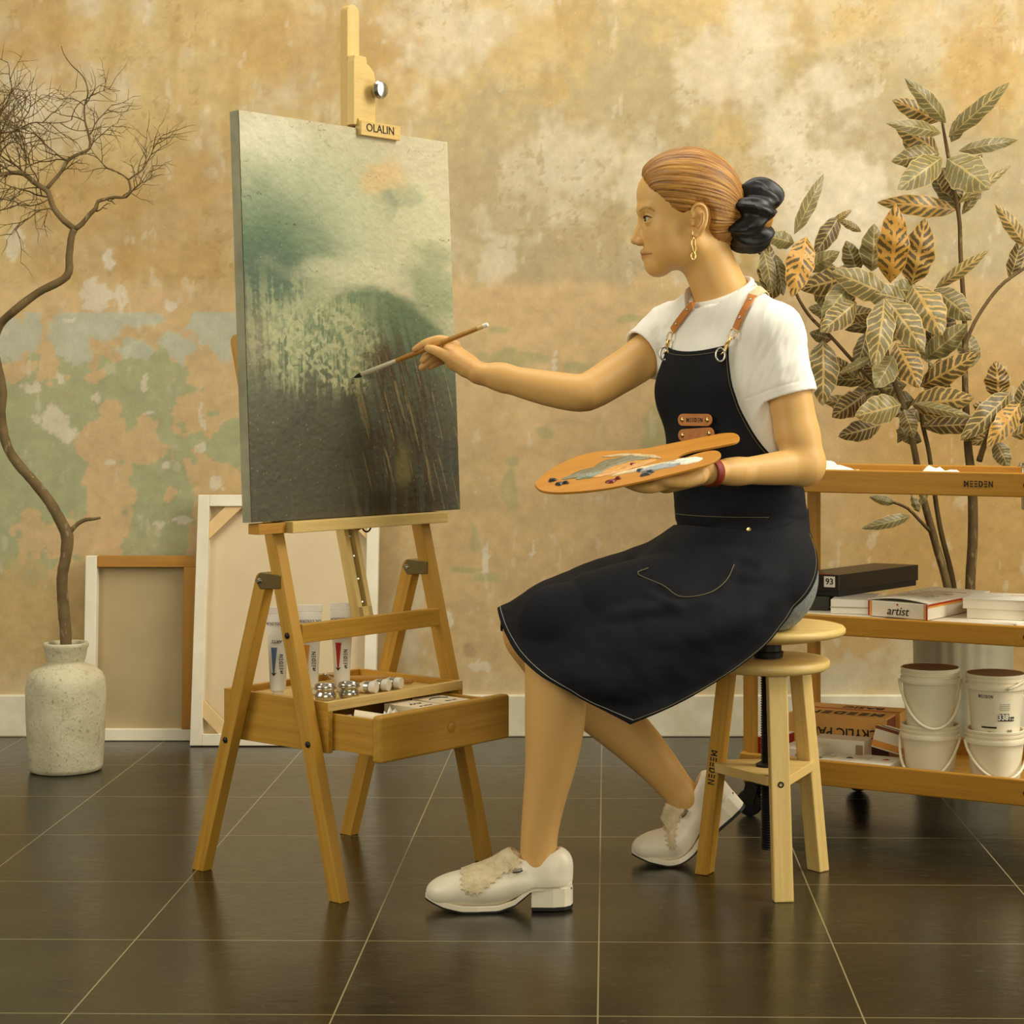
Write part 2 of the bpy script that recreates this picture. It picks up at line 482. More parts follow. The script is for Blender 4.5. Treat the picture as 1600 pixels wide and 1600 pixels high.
def build_wall():
    x0, x1, z0, z1 = -3.2, 3.0, 0.0, 3.0
    # fine grid where the paint layers show, coarse outside
    xs = np.concatenate([np.linspace(x0, -2.5, 10)[:-1], np.linspace(-2.5, 2.3, 900), np.linspace(2.3, x1, 10)[1:]])
    zs = np.concatenate([np.linspace(z0, 2.40, 480), np.linspace(2.40, z1, 20)[1:]])
    X, Z = np.meshgrid(xs, zs)
    px = VX + X * F / WALL_Y; py = VY - (Z - CAM_Z) * F / WALL_Y      # wall ruler used to lay out the paint
    c = np.zeros(px.shape + (3,))
    n1 = fbm(px / 170, py / 150, 1); n2 = fbm(px / 60, py / 45, 5); n3 = fbm(px / 22, py / 22, 9); n4 = fbm(px / 40, py / 160, 12)
    tan = rgba3(202, 174, 118); beige = rgba3(204, 184, 146); peach = rgba3(211, 178, 128); ochre = rgba3(186, 154, 96)
    grey = rgba3(174, 158, 120); pale = rgba3(220, 206, 176)
    def lay(col, m):
        nonlocal c
        m = np.clip(m, 0, 1)[..., None]; c = c * (1 - m) + col * m
    c[:] = tan
    lay(beige, sstep(.42, .62, n1 * .6 + n2 * .4))
    lay(ochre, sstep(.52, .70, n4) * .7)
    # upper grey bloom between canvas and head, and over the plant
    lay(grey, blob_mask(px, py, [(860, 320, 190, 170), (880, 420, 150, 60), (1330, 190, 160, 110), (1540, 330, 130, 170), (760, 260, 80, 120), (1010, 180, 120, 150)], 40, .9, 21, .45) * .75)
    lay(pale, blob_mask(px, py, [(1290, 330, 90, 110), (1235, 215, 40, 60), (1190, 140, 30, 50), (1300, 140, 40, 35), (1120, 110, 60, 60), (770, 400, 22, 50), (880, 270, 80, 70), (990, 250, 40, 50), (1170, 60, 60, 40), (680, 60, 70, 80), (60, 130, 30, 60)], 44, 1.1, 31, .5) * .62)
    lay(pale, blob_mask(px, py, [(1300, 330, 80, 90), (1235, 215, 34, 60)], 26, .7, 33, .2) * .7)
    lay(rgba3(186, 148, 88), blob_mask(px, py, [(150, 330, 120, 70), (210, 390, 70, 60), (60, 60, 70, 70), (300, 330, 60, 140), (90, 410, 60, 40), (1540, 120, 60, 90), (500, 80, 160, 60)], 40, .8, 41, .4) * .6)
    # lower zone: peach coat
    lowedge = 440 + (fbm(px / 60, py / 300, 51) - .5) * 60
    low = sstep(-16, 16, py - lowedge)
    lay(peach, low * (.65 + .35 * n2))
    lay(rgba3(200, 170, 118), sstep(620, 900, py) * .75)
    lay(rgba3(186, 160, 110), low * sstep(.50, .68, n1) * .5)
    lay(rgba3(182, 142, 78), sstep(1230, 1420, px) * sstep(430, 640, py) * .8)  # shade of trolley and plants laid into the wall colour at lower right
    # green and grey-green remains on the left
    green = rgba3(172, 172, 128); gg = rgba3(188, 187, 160)
    lay(gg, blob_mask(px, py, [(20, 525, 30, 30), (52, 510, 14, 40), (112, 530, 34, 46), (140, 505, 60, 26), (200, 500, 50, 16), (212, 552, 26, 22), (276, 545, 30, 24), (335, 510, 44, 30), (350, 535, 14, 30), (15, 562, 18, 14)], 12, .7, 61, sc=14.) * sstep(486, 490, py) * .95)
    lay(green, blob_mask(px, py, [(60, 600, 110, 42), (20, 700, 100, 130), (110, 640, 130, 70), (200, 610, 90, 50), (250, 590, 40, 40), (220, 650, 60, 50), (85, 740, 60, 110), (360, 690, 36, 46), (240, 770, 60, 110), (262, 720, 34, 60), (60, 870, 80, 50), (20, 840, 60, 70), (305, 685, 24, 14), (240, 860, 60, 36)], 18, .8, 71, .05, sc=18.))
    lay(peach, blob_mask(px, py, [(165, 690, 46, 36), (170, 780, 38, 90), (225, 680, 20, 34), (50, 840, 26, 36), (110, 840, 50, 34), (25, 575, 34, 16), (265, 770, 10, 14), (205, 700, 60, 26), (150, 900, 80, 30), (75, 570, 16, 30), (150, 585, 16, 10), (175, 640, 18, 16), (100, 585, 6, 6)], 14, .8, 81, .05, sc=16.) * .95)
    lay(rgba3(198, 166, 108), blob_mask(px, py, [(40, 960, 120, 70)], 30, .8, 91, .4) * .8)
    # faint green marks further right
    lay(rgba3(168, 164, 112), blob_mask(px, py, [(800, 558, 52, 14), (795, 770, 12, 34), (800, 722, 10, 8), (760, 905, 22, 9), (740, 840, 8, 22), (900, 570, 22, 9), (850, 680, 14, 10), (780, 515, 20, 6), (730, 890, 20, 6), (985, 498, 26, 7), (1040, 700, 40, 60)], 10, .8, 101, .3) * .7)
    # pale chips where plaster shows
    lay(pale, blob_mask(px, py, [(88, 655, 22, 20), (103, 680, 16, 14), (50, 607, 17, 9), (225, 602, 7, 14), (150, 624, 6, 9), (96, 592, 7, 7), (57, 654, 6, 8), (150, 460, 22, 22), (187, 465, 9, 18), (266, 480, 9, 8), (312, 700, 8, 9), (252, 818, 12, 5), (285, 812, 14, 5), (338, 755, 8, 14), (24, 380, 14, 26), (170, 405, 10, 18), (110, 500, 8, 4), (232, 645, 9, 4), (170, 722, 10, 4), (260, 728, 9, 4), (316, 650, 3, 26), (865, 565, 3, 16), (757, 875, 5, 26), (832, 860, 4, 12), (700, 975, 8, 16), (750, 1040, 14, 8), (860, 1040, 10, 6), (1060, 360, 12, 24)], 9, .9, 111, .12, sc=10.) * .85)
    # dirt and pale bloom near the floor
    lay(rgba3(214, 196, 154), sstep(1030, 1085, py + 40 * (n2 - .5)) * .5)
    lay(rgba3(206, 196, 164), blob_mask(px, py, [(1300, 1060, 90, 34), (1450, 1040, 90, 60), (1180, 1070, 60, 20), (640, 960, 26, 80)], 24, .8, 121, .4) * .6)
    lay(rgba3(150, 130, 90), blob_mask(px, py, [(733, 1015, 10, 10)], 4, .7, 131, .2) * .5)
    n5 = fbm(px / 9, py / 9, 141, 4); n6 = fbm(px / 12, py / 34, 151, 4)
    lay(rgba3(222, 208, 178), sstep(.69, .74, n6) * sstep(.40, .55, n2) * .34)
    lay(rgba3(150, 126, 80), sstep(.60, .70, n5) * sstep(.5, .62, fbm(px / 90, py / 90, 161)) * (1 - .6 * low) * .45)
    c *= np.array([.92, .93, .97])
    c *= (1 + (n3 - .5) * .26 + (n5 - .5) * .22)[..., None]
    pts = np.stack([X, np.full(X.shape, WALL_Y) - (n2 - .5) * .004, Z], -1).reshape(-1, 3)
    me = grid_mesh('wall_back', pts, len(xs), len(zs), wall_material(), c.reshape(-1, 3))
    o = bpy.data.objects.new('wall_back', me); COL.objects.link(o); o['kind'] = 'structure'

def floor_material():
    t = NT('slate_tiles')
    o = t.coord('Object')
    sep = t.n('ShaderNodeSeparateXYZ'); t.l(o, sep.inputs[0])
    X, Y = sep.outputs[0], sep.outputs[1]
    gx = t.math('DIVIDE', t.math('ADD', X, .0135 + 8.0), .4)
    gy = t.math('DIVIDE', t.math('ADD', t.math('ADD', Y, t.math('MULTIPLY', X, .017)), -2.90 + 8.0), .4)
    ax = t.math('ABSOLUTE', t.math('SUBTRACT', t.math('FRACT', gx), .5)); ay = t.math('ABSOLUTE', t.math('SUBTRACT', t.math('FRACT', gy), .5))
    gap = t.math('GREATER_THAN', t.math('MAXIMUM', ax, ay), .4968)
    cell = t.n('ShaderNodeCombineXYZ')
    t.l(t.math('FLOOR', gx), cell.inputs[0]); t.l(t.math('FLOOR', gy), cell.inputs[1])
    wn = t.n('ShaderNodeTexWhiteNoise', noise_dimensions='2D'); t.l(cell.outputs[0], wn.inputs['Vector'])
    f1 = t.noise(o, 5, 6, .6, .3); f2 = t.noise(t.mapping(o, (1, 2.2, 1)), 22, 6, .7, .6); f3 = t.noise(o, 160, 3, .7)
    c = t.ramp(f1, [(.3, rgb(24, 22, 14)), (.7, rgb(48, 43, 26))])
    c = t.mix(t.math('MULTIPLY', wn.outputs['Value'], .35), c, rgb(32, 28, 17))
    streak = t.math('MULTIPLY', t.math('GREATER_THAN', f2, .62), t.math('MULTIPLY', t.math('SUBTRACT', f2, .55), 1.4))
    c = t.mix(streak, c, rgb(108, 98, 68))
    c = t.mix(t.math('MULTIPLY', t.math('GREATER_THAN', f3, .73), .5), c, rgb(150, 142, 118))
    c = t.mix(gap, c, rgb(140, 126, 92))
    t.base(c)
    r = t.math('ADD', t.math('MULTIPLY', f2, .26), .09)
    t.l(r, t.b.inputs['Roughness'])
    t.b.inputs['Specular IOR Level'].default_value = .5
    h = t.math('SUBTRACT', t.math('ADD', t.math('MULTIPLY', f2, .5), t.math('MULTIPLY', f3, .25)), t.math('MULTIPLY', gap, .6))
    t.bump(h, .34, .002)
    return t.m

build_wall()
g = Geo(); g.add([(-3.2, -.5, 0), (3.0, -.5, 0), (3.0, WALL_Y + .02, 0), (-3.2, WALL_Y + .02, 0)], [(0, 1, 2, 3)])
struct('floor', g, floor_material())
g = Geo(); g.bx(-3.2, 3.0, WALL_Y - .014, WALL_Y + .004, 0, .116)
struct('baseboard_back', g, mottled('skirting_paint', rgb(206, 194, 160), rgb(226, 216, 188), 14, .6, bump=.1), bevel=.004)
# ---------------------------------------------------------------- easel
EA = np.array([-0.497, 3.570, 0.0]); EU = np.array([.6217, .7833, 0]); EN = np.array([.7833, -.6217, 0]); UZ = np.array([0, 0, 1.0])
def Q(a, b, z): return EA + EU * a + EN * b + UZ * z
LEAN = .266
easel = thing('studio_easel', 'wooden studio easel with an open drawer, holding a big green and grey landscape painting', 'easel', Q(.2, -.2, 0))
def front_leg(a):
    g = Geo()
    top = 1.05
    L = math.hypot(top, top * LEAN)
    d = (UZ * top - EN * top * LEAN) / L
    s = EU
    side = np.cross(d, s)
    # rounded upper end
    poly = [(-.015, 0.0), (.015, 0.0)] + [(.015 * math.cos(t), L - .015 + .015 * math.sin(t)) for t in np.linspace(0, math.pi, 9)]
    g.prism(poly, Q(a - .012, 0, 0), EN * math.cos(0) * 1.0 if False else np.cross(s, d) * -1, d, .024)
    return g
def leg_piece(a, b0, z0, b1, z1, w=.030, th=.024, round_top=True):
    """flat leg board in the plane a = const, from (b0, z0) to (b1, z1), width w, thickness th along EU"""
    p0 = Q(a - th / 2, b0, z0); p1 = Q(a - th / 2, b1, z1)
    d = p1 - p0; L = np.linalg.norm(d); d /= L
    x = np.cross(d, EU)             # in-plane width direction
    r = w / 2
    poly = [(-r, 0), (r, 0)]
    # level foot
    k = x[2] / max(d[2], .01)
    poly = [(-r, r * k), (r, -r * k)]
    if round_top: poly += [(r * math.cos(t), L + r * math.sin(t)) for t in np.linspace(0, math.pi, 11)]
    else: poly += [(r, L), (-r, L)]
    g = Geo(); g.prism(poly, p0, x, d, th)
    g.uv = [[(q[1], q[0]) for q in f] for f in g.uv]
    return g
for a, tz in ((0.0, 1.045), (.402, 1.045)):
    l = part('front_leg', leg_piece(a, 0, 0, -tz * LEAN, tz), M['beech'], easel, bevel=.0015)
# rear legs: foot behind, top end joins the front legs through a metal bracket
for a in (0.0, .402):
    part('rear_leg', leg_piece(a, -.392, 0, -.205, .585, .032, .024), M['beech'], easel, bevel=.0015)
    g = Geo()
    o = Q(a - .014, -.205, .585); g.prism([(-.058, -.012), (.0, -.016), (.014, 0), (0, .016), (-.058, .014)], o, -EN, UZ, .028)
    b = part('hinge_bracket', g, M['brass_dull'], easel, bevel=.001)
    g = Geo(); g.lathe(Q(a - .014, -.207, .585), [(.0055, 0), (.0055, .002), (.003, .004)], 16, -EU)
    part('bolt', g, M['steel'], b)
# bolts on the left legs
for a, b, z in ((-.012, -.307, .268), (-.012, -.072, .285), (-.012, -.129, .485)):
    g = Geo(); g.lathe(Q(a, b, z), [(.006, 0), (.006, .002), (.003, .0045)], 16, -EU)
    part('bolt', g, M['dark_steel'], easel)
# crossbar
zc = .487; bc = -zc * LEAN + .008
g = Geo(); g.bar(Q(.012, bc, zc), Q(.390, bc, zc), .017, .036, side=EN)
part('crossbar', g, M['beech'], easel, bevel=.0015)
# slotted rail in the leg plane
g = Geo()
for da in (-.013, .013):
    g.bar(Q(.2 + da, -.50 * LEAN - .010, .50), Q(.2 + da, -.78 * LEAN - .010, .78), .012, .024, side=EU)
g.bar(Q(.2, -.495 * LEAN - .010, .495), Q(.2, -.52 * LEAN - .010, .52), .038, .024, side=EU)
rail = part('slotted_rail', g, M['beech_pale'], easel, bevel=.001)
g = Geo(); g.bar(Q(.2, -.515 * LEAN - .016, .515), Q(.2, -.78 * LEAN - .016, .78), .012, .006, side=EU)
sl = part('slot_track', g, M['dark_steel'], rail)
for z in (.53, .575, .62, .66):
    g = Geo(); g.lathe(Q(.2, -z * LEAN - .006, z), [(.004, 0), (.004, .004), (.001, .006)], 10, EN)
    part('stud', g, M['steel'], rail)
g = Geo()
kn = Q(.222, -.185, .682)
g.lathe(kn, [(.012, -.012), (.013, .0), (.010, .012)], 16, EU)
g.bar(kn + EU * .01, kn + EU * .022, .01, .01)
kb = part('locking_knob', g, M['dark_steel'], easel, smooth=True, autosmooth=40)
g = Geo(); cr = kn + EU * .030 + UZ * (-.004)
g.tube([cr + (EU * math.cos(t) + UZ * math.sin(t)) * .012 for t in np.linspace(0, 2 * math.pi, 24, endpoint=False)], .0018, 8, closed=True)
part('ring_handle', g, M['dark_steel'], kb, smooth=True)
# upright mast behind the painting and the sliding top clamp
MB = -.222; MA = .235
g = Geo()
w = .017
def mb(z): return MB - .012 * (z - .72)
poly = [(-w, .70), (w, .70)] + [(w * math.cos(t), 1.715 + w * math.sin(t)) for t in np.linspace(0, math.pi, 12)]
g.prism(poly, Q(MA, MB - .004, 0), EU, UZ, .020)
g.uv = [[(q[1], q[0]) for q in f] for f in g.uv]
part('mast', g, M['beech_pale'], easel, bevel=.0015)
g = Geo(); zb = 1.486
poly = [(-.019, zb), (.042, zb), (.042, zb + .095), (.038, zb + .112), (.026, zb + .122), (.018, zb + .126), (.016, zb + .14), (-.016, zb + .14), (-.019, zb + .128)]
g.prism(poly, Q(MA, MB + .017, 0), EU, UZ, .020)
clampo = part('top_clamp', g, M['beech_pale'], easel, bevel=.0015)
g = Geo(); g.box(Q(MA + .048, -.190 + .006, 1.480), EU, EN, UZ, .112, .018, .029)
g.box(Q(MA + .006, -.201, 1.492), EU, EN, UZ, .030, .04, .014)
jaw = part('clamp_jaw', g, M['beech_pale'], easel, 'pale wooden jaw with thin lettering', bevel=.001)
part('lettering', text_geo('OLALIN', Q(MA + .046, -.1746, 1.4815), EU, UZ, .023, shear=-.05), M['ink'], jaw)
g = Geo(); g.lathe(Q(MA + .036, MB + .037, 1.560), [(.006, 0), (.006, .01), (.017, .012), (.019, .02), (.015, .027), (.004, .030)], 24, EN)
part('clamp_knob', g, M['steel'], easel, smooth=True, autosmooth=40)
# ledge that carries the painting
g = Geo(); g.box(Q(.215, -.150, .6895), EU, EN, UZ, .43, .046, .022)
part('ledge', g, M['beech_pale'], easel, bevel=.0015)
g = Geo(); g.box(Q(-.035, -.160, .6885), EU, EN, UZ, .068, .03, .020)
part('ledge_bracket', g, M['beech_deep'], easel, bevel=.001)
# box with the tray on top
B0, B1, BA0, BA1, BZ0, BZ1 = -.347, -.049, .018, .390, .266, .362
g = Geo()
bl, bmid = B1 - B0, (B0 + B1) / 2
g.box(Q(BA0 + .006, bmid, (BZ0 + BZ1) / 2), EN, EU, UZ, bl, .012, BZ1 - BZ0)
g.box(Q(BA1 - .006, bmid, (BZ0 + BZ1) / 2), EN, EU, UZ, bl, .012, BZ1 - BZ0)
g.box(Q((BA0 + BA1) / 2, B0 + .006, (BZ0 + BZ1) / 2), EU, EN, UZ, BA1 - BA0 - .026, .012, BZ1 - BZ0)
g.box(Q((BA0 + BA1) / 2, bmid, BZ0 + .004), EU, EN, UZ, BA1 - BA0 - .026, bl - .026, .006)
box = part('paint_box', g, M['beech'], easel, bevel=.001)
g = Geo(); g.box(Q((BA0 + BA1) / 2, bmid, .346), EU, EN, UZ, BA1 - BA0 - .025, bl - .02, .006)
part('tray_floor', g, M['beech_pale'], box)
g = Geo(); g.box(Q((BA0 + BA1) / 2, B1 - .006, .3535), EU, EN, UZ, BA1 - BA0, .0125, .018)
part('front_rail', g, M['beech_pale'], box, bevel=.001)
# drawer pulled out
D1 = .0905; DZ0, DZ1 = .262, .349
g = Geo()
L0 = B0 + .16
for a in (BA0 + .018, BA1 - .032):
    g.box(Q(a, (L0 + D1 - .022) / 2, (DZ0 + .341) / 2 + .004), EN, EU, UZ, D1 - .022 - L0, .009, .341 - DZ0 - .012)
g.box(Q((BA0 + BA1) / 2 - .006, L0 + .005, .302), EU, EN, UZ, .32, .009, .06)
g.box(Q((BA0 + BA1) / 2 - .006, (L0 + D1 - .022) / 2, DZ0 + .012), EU, EN, UZ, .32, D1 - .03 - L0, .005)
dr = part('drawer', g, M['beech'], easel, bevel=.0008)
g = Geo(); g.box(Q(BA0 + .1795, D1 - .012, (DZ0 + DZ1) / 2), EU, EN, UZ, .359, .024, DZ1 - DZ0)
df = part('drawer_front', g, M['beech'], dr, bevel=.006, segs=4)
g = Geo(); hc = Q(BA0 + .19, D1 + .0006, .3055)
g.lathe(hc, [(.0112, 0), (.0098, -.0005), (.008, .0008), (.0005, .0002)], 24, EN, cap0=False)
part('finger_hole', g, M['beech_deep'], dr, smooth=True)

# ---------------------------------------------------------------- the painting
CB = -.151; CA0, CA1, CZ0, CZ1 = -.0816, .4915, .702, 1.4795
CLEAN = .037 / .776
def CQ(a, h, out=0.0):              # point on the painting: a across, h up from its lower edge, out in front of its face
    nn = (EN + UZ * CLEAN); nn /= np.linalg.norm(nn)
    return Q(a, CB - CLEAN * h, CZ0 + h) + nn * out
def build_painting():
    p = thing('landscape_painting', 'large unframed canvas painted with misty green hills over dark brown grass', 'painting', CQ(.2, 0, -.012))
    W, H = CA1 - CA0, CZ1 - CZ0
    g = Geo()
    c = [CQ(CA0, 0, -.001), CQ(CA1, 0, -.001), CQ(CA1, H, -.001), CQ(CA0, H, -.001), CQ(CA0, 0, -.025), CQ(CA1, 0, -.025), CQ(CA1, H, -.025), CQ(CA0, H, -.025)]
    g.add(c, [(0, 1, 2, 3), (5, 4, 7, 6), (4, 0, 3, 7), (1, 5, 6, 2), (3, 2, 6, 7), (4, 5, 1, 0)])
    part('canvas_edge', g, mottled('canvas_edge', rgb(128, 124, 96), rgb(156, 150, 120), 18, .8, bump=.3), p)
    nu, nv = 330, 446
    u, v = np.meshgrid(np.linspace(0, 1, nu), np.linspace(0, 1, nv))      # v = 0 at the bottom
    x, y = u * 340, (1 - v) * 620                                         # about one unit per millimetre, y down
    n1 = fbm(x / 90, y / 90, 201); n2 = fbm(x / 34, y / 34, 205); n3 = fbm(x / 9, y / 9, 211); st = fbm(x / 5, y / 120, 215); st2 = fbm((x - y * .22) / 4.5, y / 110, 222)
    cr = rgba3(194, 184, 150); mint = rgba3(166, 176, 138); green = rgba3(96, 118, 84); deep = rgba3(70, 76, 58); dark = rgba3(78, 72, 52); brown = rgba3(72, 54, 28); tan_ = rgba3(206, 174, 120); lightg = rgba3(176, 184, 146)
    c = np.zeros(u.shape + (3,)); c[:] = cr
    def lay(col, m):
        nonlocal c
        m = np.clip(m, 0, 1)[..., None]; c = c * (1 - m) + col * m
    w = (n1 - .5) * 70 + (n2 - .5) * 36
    def bl(cx, cy, rx, ry, e=.3, k=1.0):
        return sstep(-e, e, 1 - np.sqrt(((x - cx + w * k) / rx) ** 2 + ((y - cy + w * .7 * k) / ry) ** 2))
    lay(rgba3(216, 208, 180), bl(40, 40, 60, 50, .5) * .8)
    lay(mint, bl(130, 150, 150, 110, .35) * .6)
    lay(tan_, bl(220, 75, 50, 34, .4) * .8)
    lay(rgba3(196, 190, 150), bl(270, 150, 70, 70, .3) * .8)
    lay(rgba3(150, 154, 122), bl(255, 100, 34, 16, .4) * .6 + bl(225, 120, 14, 30, .5) * .5)
    lay(rgba3(190, 190, 152), bl(150, 190, 70, 90, .5) * .7)
    lay(rgba3(112, 130, 96), bl(60, 210, 90, 100, .6) * .8)
    lay(green, bl(30, 230, 66, 90, .6) * .95)
    lay(rgba3(78, 96, 74), bl(24, 250, 60, 70, .7) * .8)
    lay(rgba3(200, 194, 158), bl(190, 232, 110, 24, .6) * .7)
    lay(rgba3(122, 138, 96), bl(310, 270, 50, 60, .6) * .7)
    lay(rgba3(118, 132, 90), bl(330, 200, 40, 20, .6) * .4)
    hill = sstep(-10, 16, y - (252 + 150 * ((x - 188) / 170) ** 2 * .8 + (n2 - .5) * 18))
    lay(rgba3(98, 118, 82), hill * .92)
    lay(rgba3(82, 100, 72), hill * sstep(150, 300, x) * .5)
    lay(rgba3(104, 116, 86), sstep(300, 360, y + w) * .5)
    lay(rgba3(92, 92, 70), sstep(330, 430, y + w * 1.4) * .92)
    lay(dark, sstep(380, 520, y + w * 1.6) * .85)
    lay(rgba3(66, 66, 54), sstep(.55, .7, n1) * sstep(330, 400, y) * .6)
    lay(rgba3(120, 104, 76), bl(20, 350, 30, 60, .6) * .5)
    # dripping pale foliage
    veil = sstep(.46, .62, st + (n3 - .5) * .5) * bl(100, 330, 100, 92, .5, .6)
    lay(rgba3(158, 160, 118), veil * .85)
    n4 = fbm(x / 4.5, y / 7, 261, 3)
    rag = (fbm(x / 14, y / 400, 262, 3) - .5) * 130                      # the drips end at different heights
    drip = sstep(.44, .54, fbm(x / 2.6, y / 60, 263, 3)) * sstep(8, -8, y - (388 + rag)) * sstep(20, 70, x) * sstep(215, 170, x) * sstep(262, 300, y)
    lay(rgba3(150, 156, 114), drip * .75)
    knots = sstep(.50, .56, n4) * bl(118, 352, 92, 66, .3, .6) * sstep(10, -10, y - (412 + rag * .7))
    lay(rgba3(174, 172, 130), knots * .8)
    lay(rgba3(92, 112, 80), sstep(.52, .58, fbm(x / 12, y / 18, 264, 3)) * bl(140, 330, 46, 34, .4) * .55)
    lay(rgba3(180, 172, 128), sstep(.5, .58, n4) * bl(150, 400, 30, 24, .5, .6) * .8)
    # brown grass with scraped lines
    lay(brown, bl(235, 480, 70, 150, .5) * sstep(.35, .6, st2) * .85)
    lay(brown, bl(215, 370, 30, 26, .6) * .6)
    lay(rgba3(150, 134, 92), sstep(.63, .68, st2) * sstep(345, 390, y) * sstep(140, 190, x) * .65)
    lay(rgba3(128, 116, 66), bl(240, 560, 12, 50, .6, .15) * .7)
    lay(rgba3(52, 42, 24), bl(230, 600, 70, 30, .7) * .8)
    lay(rgba3(84, 86, 70), sstep(.62, .70, st) * sstep(380, 420, y) * .5)
    lay(rgba3(40, 34, 22), (np.abs(fbm(x / 90, y / 50, 230) - .5) < .0022) * (n2 > .56) * .6)
    lay(rgba3(190, 176, 136), (fbm(x / 2.2, y / 2.2, 240, 2) > .90) * .6)
    c *= (1 + (n3 - .5) * .22)[..., None]
    a = CA0 + u * W; h = v * H
    nn = (EN + UZ * CLEAN); nn /= np.linalg.norm(nn)
    orgp = np.array(p['_org'])
    rough_edge = (fbm(x / 6, y / 6, 250) - .5) * .0016
    pts = EA + EU * a[..., None] + EN * (CB - CLEAN * h)[..., None] + UZ * (CZ0 + h)[..., None] + nn * (rough_edge + .0012)[..., None]
    t = NT('oil_paint'); at = t.attr('paint').outputs['Color']; o = t.coord('Object')
    f = t.noise(o, 300, 3, .7)
    t.base(t.mix(t.math('MULTIPLY', t.math('SUBTRACT', f, .4), .4), at, rgb(40, 36, 26))); t.set(.55, 0, .3)
    t.bump(t.noise(o, 160, 5, .7), .3, .002)
    me = grid_mesh('painted_face', (pts - orgp).reshape(-1, 3), nu, nv, t.m, c.reshape(-1, 3))
    f = bpy.data.objects.new('painted_face', me); COL.objects.link(f); f.parent = p
build_painting()

# ---------------------------------------------------------------- things in the easel tray
def paint_tube(a, b, accent, label, zrot=0.0, partial=True):
    base = Q(a, b, .350)
    t = thing('paint_tube', label, 'paint tube', base, 'upright paint tubes in the easel tray')
    f = np.array([math.sin(zrot), -math.cos(zrot), 0]); s = np.array([math.cos(zrot), math.sin(zrot), 0])
    g = Geo()
    H = .150
    def fn(i, j):
        ang = 2 * math.pi * i; z = .014 + H * j
        k = j ** 1.3
        rw = .0155 + (.0235 - .0155) * k; rt = .0155 * (1 - k) + .0012 * k
        return base + s * rw * math.cos(ang) + f * rt * math.sin(ang) + UZ * z
    g.grid(fn, 32, 18, closed_u=True)
    body = part('tube_body', g, M['white'], t, smooth=True)
    g = Geo(); g.box(base + UZ * (.014 + H + .006), s, f, UZ, .048, .003, .014)
    part('crimped_end', g, M['white'], t, bevel=.0008)
    g = Geo(); g.lathe(base, [(.011, 0), (.011, .012), (.0155, .0145)], 24)
    part('cap', g, M['white'], t, smooth=True, autosmooth=40)
    def sp(x, z):                   # point on the printed front, x right, z up from the base
        k = ((z - .014) / H) ** 1.3
        rw = .0155 + (.0235 - .0155) * k; rt = .0155 * (1 - k) + .0012 * k
        q = max(0, 1 - (x / rw) ** 2)
        return base + s * x + f * (rt * math.sqrt(q) + .0007) + UZ * z
    g = Geo()
    x0 = -.006
    L = 10
    for j in range(L):
        z1 = .098 - .050 * j / L; z2 = .098 - .050 * (j + 1) / L
        w1 = .0062 * (1 - j / L * .75); w2 = .0062 * (1 - (j + 1) / L * .75)
        for q in range(4):
            a1, a2 = -1 + q * .5, -.5 + q * .5
            g.add([sp(x0 + w1 * a1, z1), sp(x0 + w2 * a1, z2), sp(x0 + w2 * a2, z2), sp(x0 + w1 * a2, z1)], [(0, 1, 2, 3)])
    part('colour_mark', g, M[accent], t, 'coloured printed wedge')
    g = Geo(); g.add([sp(x0 - .006, .050), sp(x0, .0425), sp(x0 + .006, .050), sp(x0, .0475)], [(0, 1, 2, 3)])
    part('arrow_mark', g, M['ink'], t)
    tl = logo_geo(sp(.0085, .066) + f * .0006, UZ, -s, .0075, .0004)
    part('lettering', tl, M['ink'], t)
    if partial:
        part('lettering', text_geo('OIL COLOUR', sp(0, .145) + f * .0016, -s, -UZ, .0075), M['ink'], t)
        part('lettering', text_geo('ARTS', sp(0, .110) + f * .0008, -s, -UZ, .009, shear=.3), M['ink'], t)
    return t
paint_tube(.060, -.236, 'blue', 'white paint tube with a blue wedge mark, half behind the left easel leg')
paint_tube(.128, -.217, 'orange', 'white paint tube with a yellow-orange wedge mark, between the blue and red tubes')
paint_tube(.192, -.194, 'red', 'white paint tube with a dark red wedge mark, rightmost of three upright tubes')

def metal_cup(a, b, label):
    base = Q(a, b, .350)
    t = thing('palette_cup', label, 'cup', base, 'metal palette cups in the easel tray')
    g = Geo(); g.lathe(base, [(.013, 0), (.019, .003), (.021, .010), (.018, .016), (.016, .019), (.020, .023), (.0205, .030), (.0185, .032), (.0175, .030), (.015, .018), (.001, .006)], 40, cap1=False)
    part('cup_body', g, M['steel'], t, smooth=True)
    g = Geo(); g.tube([base + np.array([.0205 * math.cos(q), .0205 * math.sin(q), .024]) for q in np.linspace(0, 2 * math.pi, 40, endpoint=False)], .0014, 6, closed=True)
    part('rim_ring', g, M['steel'], t, smooth=True)
metal_cup(.1334, -.1327 + .02, 'small shiny metal palette cup in front of the red-marked tube')
metal_cup(.0857, -.149 + .02, 'small shiny metal palette cup right beside the front easel leg')

